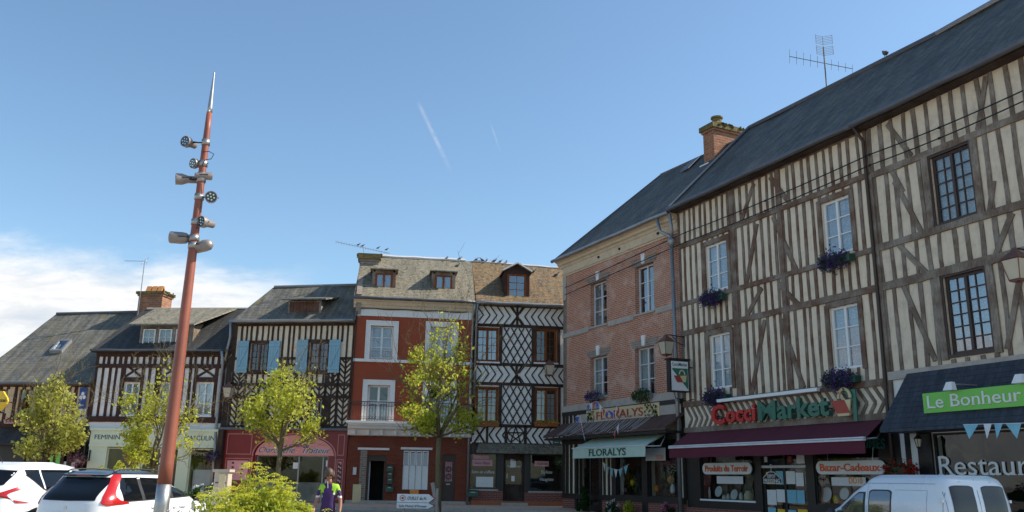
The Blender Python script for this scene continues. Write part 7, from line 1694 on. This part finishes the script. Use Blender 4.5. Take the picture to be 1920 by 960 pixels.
MB().box(-.12, .12, -.16, -.15, c.z-.3, c.z-.28).build('slot', 'plastic', t)

# goods in the supermarket windows
gi = random.Random(4)
def goods(name, label, cat, h, px, py, off, fn, mat, group=None):
    u, z = h.uz(px, py, off); o = MB(); fn(o); b = o.build(name, mat, None, True); b.location = h.w(u, -off, z); b.rotation_euler = (0, 0, h.rz); tag(b, label, cat, group)
def plate(r_): return lambda o: o.lathe([(r_*.6, 0), (r_*.65, .01), (r_, .035), (r_*.98, .042), (r_*.62, .02)], (0, 0, 0), 24, (0, -1, .25))
def jar(r_, h_): return lambda o: o.lathe([(r_*.8, 0), (r_, h_*.2), (r_, h_*.7), (r_*.6, h_*.85), (r_*.65, h_), (r_*.3, h_*1.02)], (0, 0, 0), 16)
goods('plate', 'white plate standing in the left supermarket window, left one', 'plate', HM, 1349, 922, -.3, plate(.17), 'wpaint'); goods('plate', 'white plate standing in the left supermarket window, right one', 'plate', HM, 1378, 928, -.3, plate(.16), 'wpaint')
goods('plate', 'patterned white plate in the right supermarket window', 'plate', HM, 1551, 928, -.3, plate(.2), 'wpaint'); goods('plate', 'second white plate in the right supermarket window', 'plate', HM, 1585, 926, -.3, plate(.16), 'wpaint')
goods('storage_jar', 'cream stacked jar at the right of the left supermarket window', 'jar', HM, 1404, 940, -.35, jar(.13, .3), 'creamboard'); goods('candlestick', 'thin white candlestick in the left supermarket window', 'candlestick', HM, 1331, 935, -.3, jar(.04, .35), 'wpaint')
for i, px in enumerate((1358, 1366, 1390)): goods('glass_jar', 'small pale jar on the shelf of the left supermarket window', 'jar', HM, px, 938, -.35, jar(.06, .16+.03*i), 'paper', 'small jars in the left supermarket window')
goods('yellow_ornament', 'yellow ornament low in the right supermarket window', 'ornament', HM, 1567, 936, -.3, lambda o: o.ball((0, 0, 0), .1, .06, .1, 8, 5, .3), 'yellow')
goods('orange_pot', 'orange pot in the right florist window', 'pot', HB, 1231, 922, -.3, jar(.09, .22), 'orange_tag'); goods('yellow_pot', 'yellow flower in the left florist window', 'flower', HB, 1186, 905, -.3, lambda o: o.ball((0, 0, 0), .1, .08, .12, 8, 5, .3), 'yellow')
goods('white_vase', 'white vase in the right florist window', 'vase', HB, 1262, 925, -.4, jar(.09, .3), 'wpaint'); goods('round_vase', 'round pinkish vase high in the right florist window', 'vase', HB, 1258, 900, -.5, lambda o: o.ball((0, 0, 0), .14, n=12, m_=8), 'ochre')
shrub('violet_bouquet', 'violet bouquet in the right florist window', HB.w(HB.uz(1256, 890, -.6)[0], .6, 1.3), .3, .2, .9, 350, 'leafdk', 61, .06, 8, None, 'violet', 120, cat='bouquet'); shrub('green_bouquet', 'yellow green leafy display in the left florist window', HB.w(HB.uz(1175, 890, -.6)[0], .6, 1.1), .35, .2, 1.0, 600, 'leaf', 62, .07, 8, None, 'orangeflower', 30, cat='bouquet')

# street name plate, banners, signs on the left house
u, z = H5.uz(1043, 829, .05); t = thing('street_plate', 'small green enamel plate on the timber band beside the brick house', 'sign', H5.w(u, -.07, z), H5.rz); MB().box(-.16, .16, -.01, .01, -.1, .1).build('plate', 'signgreen', t); MB().box(-.1, .1, -.014, -.01, -.02, .0).build('line', 'paper', t)
u, z = H1.uz(155, 748, .1); t = thing('banner', 'blue banner with a white clover hanging on the leftmost house', 'banner', H1.w(u, -.12, z), H1.rz)
MB().box(-.17, .17, -.01, .01, -.43, .5).build('cloth', 'bluebanner', t); m_ = MB()
for a in (1.57, 3.7, -.5): m_.ball((.09*cos(a), -.014, .12+.1*sin(a)), .075, .006, .085, 10, 6)
m_.tube([(0, -.014, .12), (-.04, -.014, -.06)], .012, 5); m_.build('clover', 'paper', t)
textmesh('loto', 'paper', t, -.1, .1, -.3, .08, -.014, .003)
u, z = H1.uz(155, 772, .1); t = thing('wall_sign', 'small grey plate below the blue clover banner', 'sign', H1.w(u, -.1, z), H1.rz); MB().box(-.16, .16, -.02, .02, -.13, .13).build('plate', 'wpaint_old', t); MB().box(-.13, .13, -.025, -.02, -.02, .02).build('line', 'zinc', t)
u, z = H1.uz(2, 752, .8); t = thing('lozenge_sign', 'yellow lozenge sign reading PRESSE cut by the left edge of the photo', 'sign', H1.w(u, -.8, z), H1.rz); MB().prism([(-.34, 0), (-.3, .12), (-.06, .42), (.06, .42), (.3, .12), (.34, 0), (.3, -.12), (.06, -.42), (-.06, -.42), (-.3, -.12)], -.05, .05).build('board', 'yellow', t); textmesh('PRESSE', 'plastic', t, -.28, .28, -.04, .1, -.06, .005, bold=.02); MB().tube([(0, 0, 0), (0, .8, 0)], .02, 5).build('arm', 'iron', t)
# letter boxes beside the open door
for i, (px, py, lab, s_) in enumerate(((731, 878, 'top one of the four dark green letter boxes', 1), (731, 890, 'second from the top of the four dark green letter boxes', .8), (731, 901, 'third from the top of the four dark green letter boxes', .8), (730, 916, 'lowest and widest of the four dark green letter boxes', 1.25))):
    u, z = H4.uz(px, py, .1); t = thing('letter_box', lab, 'letter box', H4.w(u, 0, z), H4.rz, 'letter boxes of the red house'); MB().prismx([(-.02, -.13), (-.18, -.13), (-.18, .09), (-.1, .13), (-.02, .13)], -.13*s_, .13*s_).build('box', 'boxgreen', t); MB().box(-.06, .06, -.188, -.18, .02, .05).build('slot', 'steel', t)
u, z = H5.uz(886, 925, .1); t = thing('letter_box', 'dark green letter box on the low wall of the hair salon', 'letter box', H5.w(u, -.05, z), H5.rz); MB().prismx([(-.02, -.13), (-.2, -.13), (-.2, .09), (-.1, .14), (-.02, .14)], -.22, .22).build('box', 'boxgreen', t); MB().box(-.1, .1, -.208, -.2, .03, .06).build('slot', 'steel', t)

# ------------------------------------------------------------------ cyclist and bicycle
def skinned(name, pts, edges, rad_, parent, root=0, sub=2):
    me = bpy.data.meshes.new(name); me.from_pydata([Vector(p_) for p_ in pts], edges, []); o = bpy.data.objects.new(name, me); COL.objects.link(o)
    sk = o.modifiers.new('skin', 'SKIN'); sk.use_smooth_shade = True; sb = o.modifiers.new('sub', 'SUBSURF'); sb.levels = sub; sb.render_levels = sub
    for i, v in enumerate(me.skin_vertices[0].data): r_ = rad_[i]; v.radius = r_ if isinstance(r_, tuple) else (r_, r_); v.use_root = (i == root)
    bpy.context.view_layer.update()
    m2 = bpy.data.meshes.new_from_object(o.evaluated_get(bpy.context.evaluated_depsgraph_get())); bpy.data.objects.remove(o)
    return m2
def cyclist():
    g = atY(617, 930, 17.3); t = thing('person', 'woman cyclist with bobbed hair in purple and lime jersey, looking down, holding a white bicycle', 'person', (g.x, 17.3, 0), radians(-4)); t.scale = (.96,)*3
    S = .95
    P = [(0, 0, .92), (0, -.01, 1.05), (0, -.02, 1.2), (0, -.01, 1.33), (0, -.02, 1.41), (0, -.045, 1.47), (0, -.06, 1.56),       # pelvis..head base 0-6
         (-.155, -.01, 1.37), (-.205, -.02, 1.22), (-.235, -.06, 1.08), (-.25, -.13, .95), (-.25, -.2, .86),                         # left of picture arm 7-11
         (.155, -.01, 1.37), (.21, -.01, 1.22), (.245, -.03, 1.08), (.26, -.08, .96), (.265, -.14, .86),                       # 12-16
         (-.09, 0, .86), (-.1, -.01, .5), (-.1, .03, .1), (-.1, -.1, .03), (.09, 0, .86), (.1, -.03, .5), (.11, 0, .1), (.11, -.13, .03)]
    E = [(0, 1), (1, 2), (2, 3), (3, 4), (4, 5), (5, 6), (3, 7), (7, 8), (8, 9), (9, 10), (10, 11), (3, 12), (12, 13), (13, 14), (14, 15), (15, 16), (0, 17), (17, 18), (18, 19), (19, 20), (0, 21), (21, 22), (22, 23), (23, 24)]
    Rr = [(.15, .12), (.135, .105), (.15, .12), (.14, .10), (.06, .055), (.048, .05), (.05, .055), (.062, .06), (.05, .05), (.04, .04), (.034, .034), (.024, .03), (.062, .06), (.05, .05), (.04, .04), (.034, .034), (.024, .03),
          (.1, .1), (.065, .065), (.042, .045), (.035, .03), (.1, .1), (.065, .065), (.042, .045), (.035, .03)]
    me = skinned('body', P, E, Rr, t)
    # head joined to the same mesh
    hd = MB(); n, m_ = 20, 16; vs = []
    tilt = Matrix.Rotation(radians(24), 3, 'X')@Matrix.Rotation(radians(18), 3, 'Z'); C = Vector((.0, -.075, 1.60))
    for i in range(m_+1):
        a = pi*i/m_
        for k in range(n):
            b = 2*pi*k/n; v = Vector((.074*sin(a)*cos(b), .092*sin(a)*sin(b), .118*cos(a)))
            if v.z < -.01: q_ = 1-.32*min(1, (-v.z)/.11); v.x *= q_; v.y = v.y*q_-.008
            fr = max(0, -sin(b)*sin(a))
            v.y -= .022*math.exp(-((v.x/.014)**2+((v.z+.005)/.022)**2))*fr; v.y += .007*math.exp(-(((abs(v.x)-.03)/.016)**2+((v.z-.02)/.014)**2))*fr; v.y -= .005*math.exp(-((v.x/.02)**2+((v.z+.052)/.009)**2))*fr
            vs.append(C+tilt@v)
    hd.add(vs, [(i*n+k, (i+1)*n+k, (i+1)*n+(k+1) % n, i*n+(k+1) % n) for i in range(m_) for k in range(n)])
    for s_ in (-1, 1): e = C+tilt@Vector((s_*.074, .01, -.005)); hd.ball(e, .012, .02, .03, 8, 6)
    hd.tube([Vector((0, -.045, 1.42)), C+Vector((0, .015, -.06))], [.05, .048], 12)
    # hands: palm and five curled fingers, on the handlebar and relaxed
    def hand(w, d_, s_, grip):
        w = Vector(w); d_ = Vector(d_).normalized(); side = Vector((0, -1, 0)) if not grip else Vector((s_, 0, 0)); side = (side-d_*side.dot(d_)).normalized(); nrm = d_.cross(side)*s_
        hd.tube([w, w+d_*.03, w+d_*.075], [.024, .03, .034], 8)
        for f in range(4):
            b = w+d_*.07+side*(.024-.016*f); ln = (.075, .082, .078, .06)[f]; cu = -nrm if grip else -nrm*.6
            hd.tube([b, b+d_*ln*.42, b+d_*ln*.7+cu*ln*.32, b+d_*ln*.66+cu*ln*.75 if grip else b+d_*ln*.95+cu*ln*.5], [.0085, .0082, .0078, .006], 6)
        b = w+d_*.025+side*.026; hd.tube([b, b+side*.024+d_*.022, b+side*.03+d_*.052-nrm*.012], [.0105, .0095, .007], 6)
    hand((-.25, -.2, .875), (-.02, -.5, -.8), -1, True); hand((.265, -.14, .87), (.02, -.35, -.93), 1, False)
    import bmesh
    bm = bmesh.new(); bm.from_mesh(me); tmp = bpy.data.meshes.new('h'); tmp.from_pydata(hd.v, [], hd.f); bm.from_mesh(tmp); bm.to_mesh(me); bm.free()
    M['skin'] = plain('skin', (.33, .15, .095), .5, var=.06); M['purple'] = plain('purple_jersey', (.05, .016, .10), .75, var=.15); M['lime'] = plain('lime_jersey', (.35, .62, .03), .7); M['shorts'] = plain('black_shorts', (.02, .02, .03), .6); M['hair'] = plain('auburn_hair', (.10, .055, .03), .55, var=.4, scale=5, sc=(30, 30, 2))
    me.materials.clear()
    for k in ('skin', 'purple', 'lime', 'paper', 'shorts', 'rubber'): me.materials.append(M[k])
    for p_ in me.polygons:
        x, y, z = p_.center; p_.use_smooth = True; ax = abs(x); i = 0
        if z > 1.44 or p_.center.y < -.2 and z > .5: i = 0
        elif z > .9 and ax < .165 and not (ax > .15 and z < 1.1):
            i = 1
            if z > 1.235+.0 and ax > .055+(.06*(1.40-z)/.16): i = 2
            elif z > 1.22 and y < 0: i = 1
            if abs(z-(1.215+.16*x)) < .011 and y < -.02: i = 3
            if z > 1.02 and ax > .135 and z < 1.235: i = 2
        elif z > 1.16 and ax >= .165: i = 3 if z < 1.195 else (2 if z > 1.30 else 1)
        elif z > .45 and z <= .93 and ax < .2: i = 4
        elif z < .09: i = 5
        p_.material_index = i
    o = bpy.data.objects.new('body', me); COL.objects.link(o); o.parent = t
    H_ = MB(); n = 20; vs = []
    for i in range(12):
        a = pi*.72*i/11
        for k in range(n):
            b = 2*pi*k/n; fr = max(0, -sin(b)); aa = a*(1-.42*fr**1.5); v = Vector((.094*sin(aa)*cos(b), .112*sin(aa)*sin(b)+.012, .134*cos(aa)-.0)); v *= 1+.05*noise.noise(v*30); vs.append(C+tilt@v)
    H_.add(vs, [(i*n+k, (i+1)*n+k, (i+1)*n+(k+1) % n, i*n+(k+1) % n) for i in range(11) for k in range(n)])
    for k in range(150):
        b = random.uniform(-.25, pi+.25); v0 = Vector((.09*cos(b), .1*sin(b)+.01, random.uniform(.0, .06))); v1 = Vector((.1*cos(b), .1*sin(b)+.01, -.05)); v2 = Vector((.088*cos(b), .085*sin(b)+.01, random.uniform(-.12, -.085)))
        H_.tube([C+tilt@v0, C+tilt@v1, C+tilt@v2], [.009, .011, .003], 4)
    H_.build('hair', 'hair', t, True)
    g_ = MB(); 
    for s_ in (-1, 1): g_.ball(C+tilt@Vector((s_*.033, -.09, .022)), .03, .01, .02, 10, 6)
    g_.tube([C+tilt@Vector((-.075, .0, .03)), C+tilt@Vector((-.06, -.08, .03)), C+tilt@Vector((.06, -.08, .03)), C+tilt@Vector((.075, .0, .03))], .006, 5); g_.build('sunglasses', 'plastic', t, True)
    MB().tube([C+Vector((-.01, -.06, -.13)), Vector((.0, -.125, 1.34))], .004, 4).build('zip', 'paper', t)
    # bicycle, pushed beside her
    b = thing('bicycle', 'white framed road bicycle held by the woman cyclist', 'bicycle', (g.x-.38, 17.3-.15, 0), radians(200))
    import math as _m
    Wc = [Vector((0, 0, .34)), Vector((1.0, 0, .34))]
    for c in Wc:
        w2 = MB(); w2.tube([c+Vector((.325*cos(a), 0, .325*sin(a))) for a in [2*pi*i/28 for i in range(29)]], .013, 6, False); wo = w2.build('tyre', 'rubber', b, True); sp_ = MB()
        for i in range(14): a = 2*pi*i/14; sp_.tube([c, c+Vector((.315*cos(a), 0, .315*sin(a)))], .0018, 3)
        sp_.tube([c-Vector((0, .04, 0)), c+Vector((0, .04, 0))], .015, 8); sp_.build('spokes', 'steel', wo)
    f = MB(); BB, ST, HT, HB_ = Vector((.45, 0, .29)), Vector((.33, 0, .78)), Vector((.84, 0, .84)), Vector((.87, 0, .70))
    for a, c in ((BB, ST), (ST, HT), (BB, HB_), (HT, HB_), (BB, Wc[0]), (ST, Wc[0]), (HB_, Wc[1])): f.tube([a, c], .016, 8)
    f.build('frame', 'wpaint', b, True)
    MB().tube([ST, Vector((.31, 0, .88))], .012, 6).build('seat_post', 'steel', b); s2 = MB(); s2.ball((.29, 0, .9), .13, .06, .025, 12, 6); s2.build('saddle', 'plastic', b, True)
    hb = MB(); hb.tube([HT, Vector((.83, 0, .92)), Vector((.92, 0, .94))], .014, 6); hb.tube([(1.03, -.2, .84), (1.05, -.2, .9), (.99, -.2, .94), (.92, -.19, .94), (.92, .19, .94), (.99, .2, .94), (1.05, .2, .9), (1.03, .2, .84)], .013, 8); hb.build('handlebar', 'wpaint', b, True)
    k = MB(); k.tube([BB-Vector((0, .08, 0)), BB+Vector((0, .08, 0))], .015, 8); k.tube([BB+Vector((0, .07, 0)), BB+Vector((.12, .07, -.1))], .012, 6); k.tube([BB-Vector((0, .07, 0)), BB-Vector((.12, .07, -.1))], .012, 6); k.lathe([(.09, 0), (.09, .004)], BB+Vector((0, .05, 0)), 20, (0, 1, 0)); k.build('crank', 'steel', b)
cyclist()

# separate pieces of a part that stand apart become parts of their own
def split_pieces(o, eps=.015):
    me = o.data; n = len(me.vertices); par = list(range(n))
    def find(i):
        while par[i] != i: par[i] = par[par[i]]; i = par[i]
        return i
    for p_ in me.polygons:
        v0 = find(p_.vertices[0])
        for v in p_.vertices[1:]: par[find(v)] = v0
    isl = {}
    for i in range(n): isl.setdefault(find(i), []).append(i)
    if len(isl) < 2: return
    bb = []
    for k, vs in isl.items():
        c = [me.vertices[i].co for i in vs]; bb.append([k, [min(v[j] for v in c)-eps for j in range(3)], [max(v[j] for v in c)+eps for j in range(3)]])
    g = list(range(len(bb)))
    def f2(i):
        while g[i] != i: i = g[i]
        return i
    for i in range(len(bb)):
        for j in range(i):
            if all(bb[i][1][k] <= bb[j][2][k] and bb[j][1][k] <= bb[i][2][k] for k in range(3)): g[f2(i)] = f2(j)
    cl = {}
    for i, b in enumerate(bb): cl.setdefault(f2(i), []).append(b[0])
    if len(cl) < 2: return
    root_of = {k: ci for ci, ks in cl.items() for k in ks}
    nm = o.name.split('.')[0]; ch = list(o.children)
    for ci in cl:
        idx = [i for i in range(n) if root_of[find(i)] == ci]; mp_ = {v: q_ for q_, v in enumerate(idx)}
        fs = [tuple(mp_[v] for v in p_.vertices) for p_ in me.polygons if p_.vertices[0] in mp_]
        m2 = bpy.data.meshes.new(nm); m2.from_pydata([me.vertices[i].co for i in idx], [], fs); [m2.materials.append(x) for x in me.materials]
        q_ = bpy.data.objects.new(nm, m2); COL.objects.link(q_); q_.parent = o.parent; q_.matrix_local = o.matrix_local.copy()
        if 'label' in o: q_['label'] = o['label']
    bpy.data.objects.remove(o)
SPLIT = ('window_surround', 'string_course', 'pier', 'notice', 'keystone', 'window_arch', 'lintel', 'low_wall', 'display_board', 'lamp_bulbs', 'clothes_rail', 'awning_arm', 'seat', 'anchor_plate', 'sign_strip', 'bracket', 'door_pillar', 'door_handle', 'roof_rail', 'picture', 'chimney_pot', 'door_gap', 'hinge', 'chain', 'pilaster', 'collar', 'serif')
for o in [o for o in scene.objects if o.type == 'MESH' and o.parent and not o.children and o.name.split('.')[0] in SPLIT]: split_pieces(o)
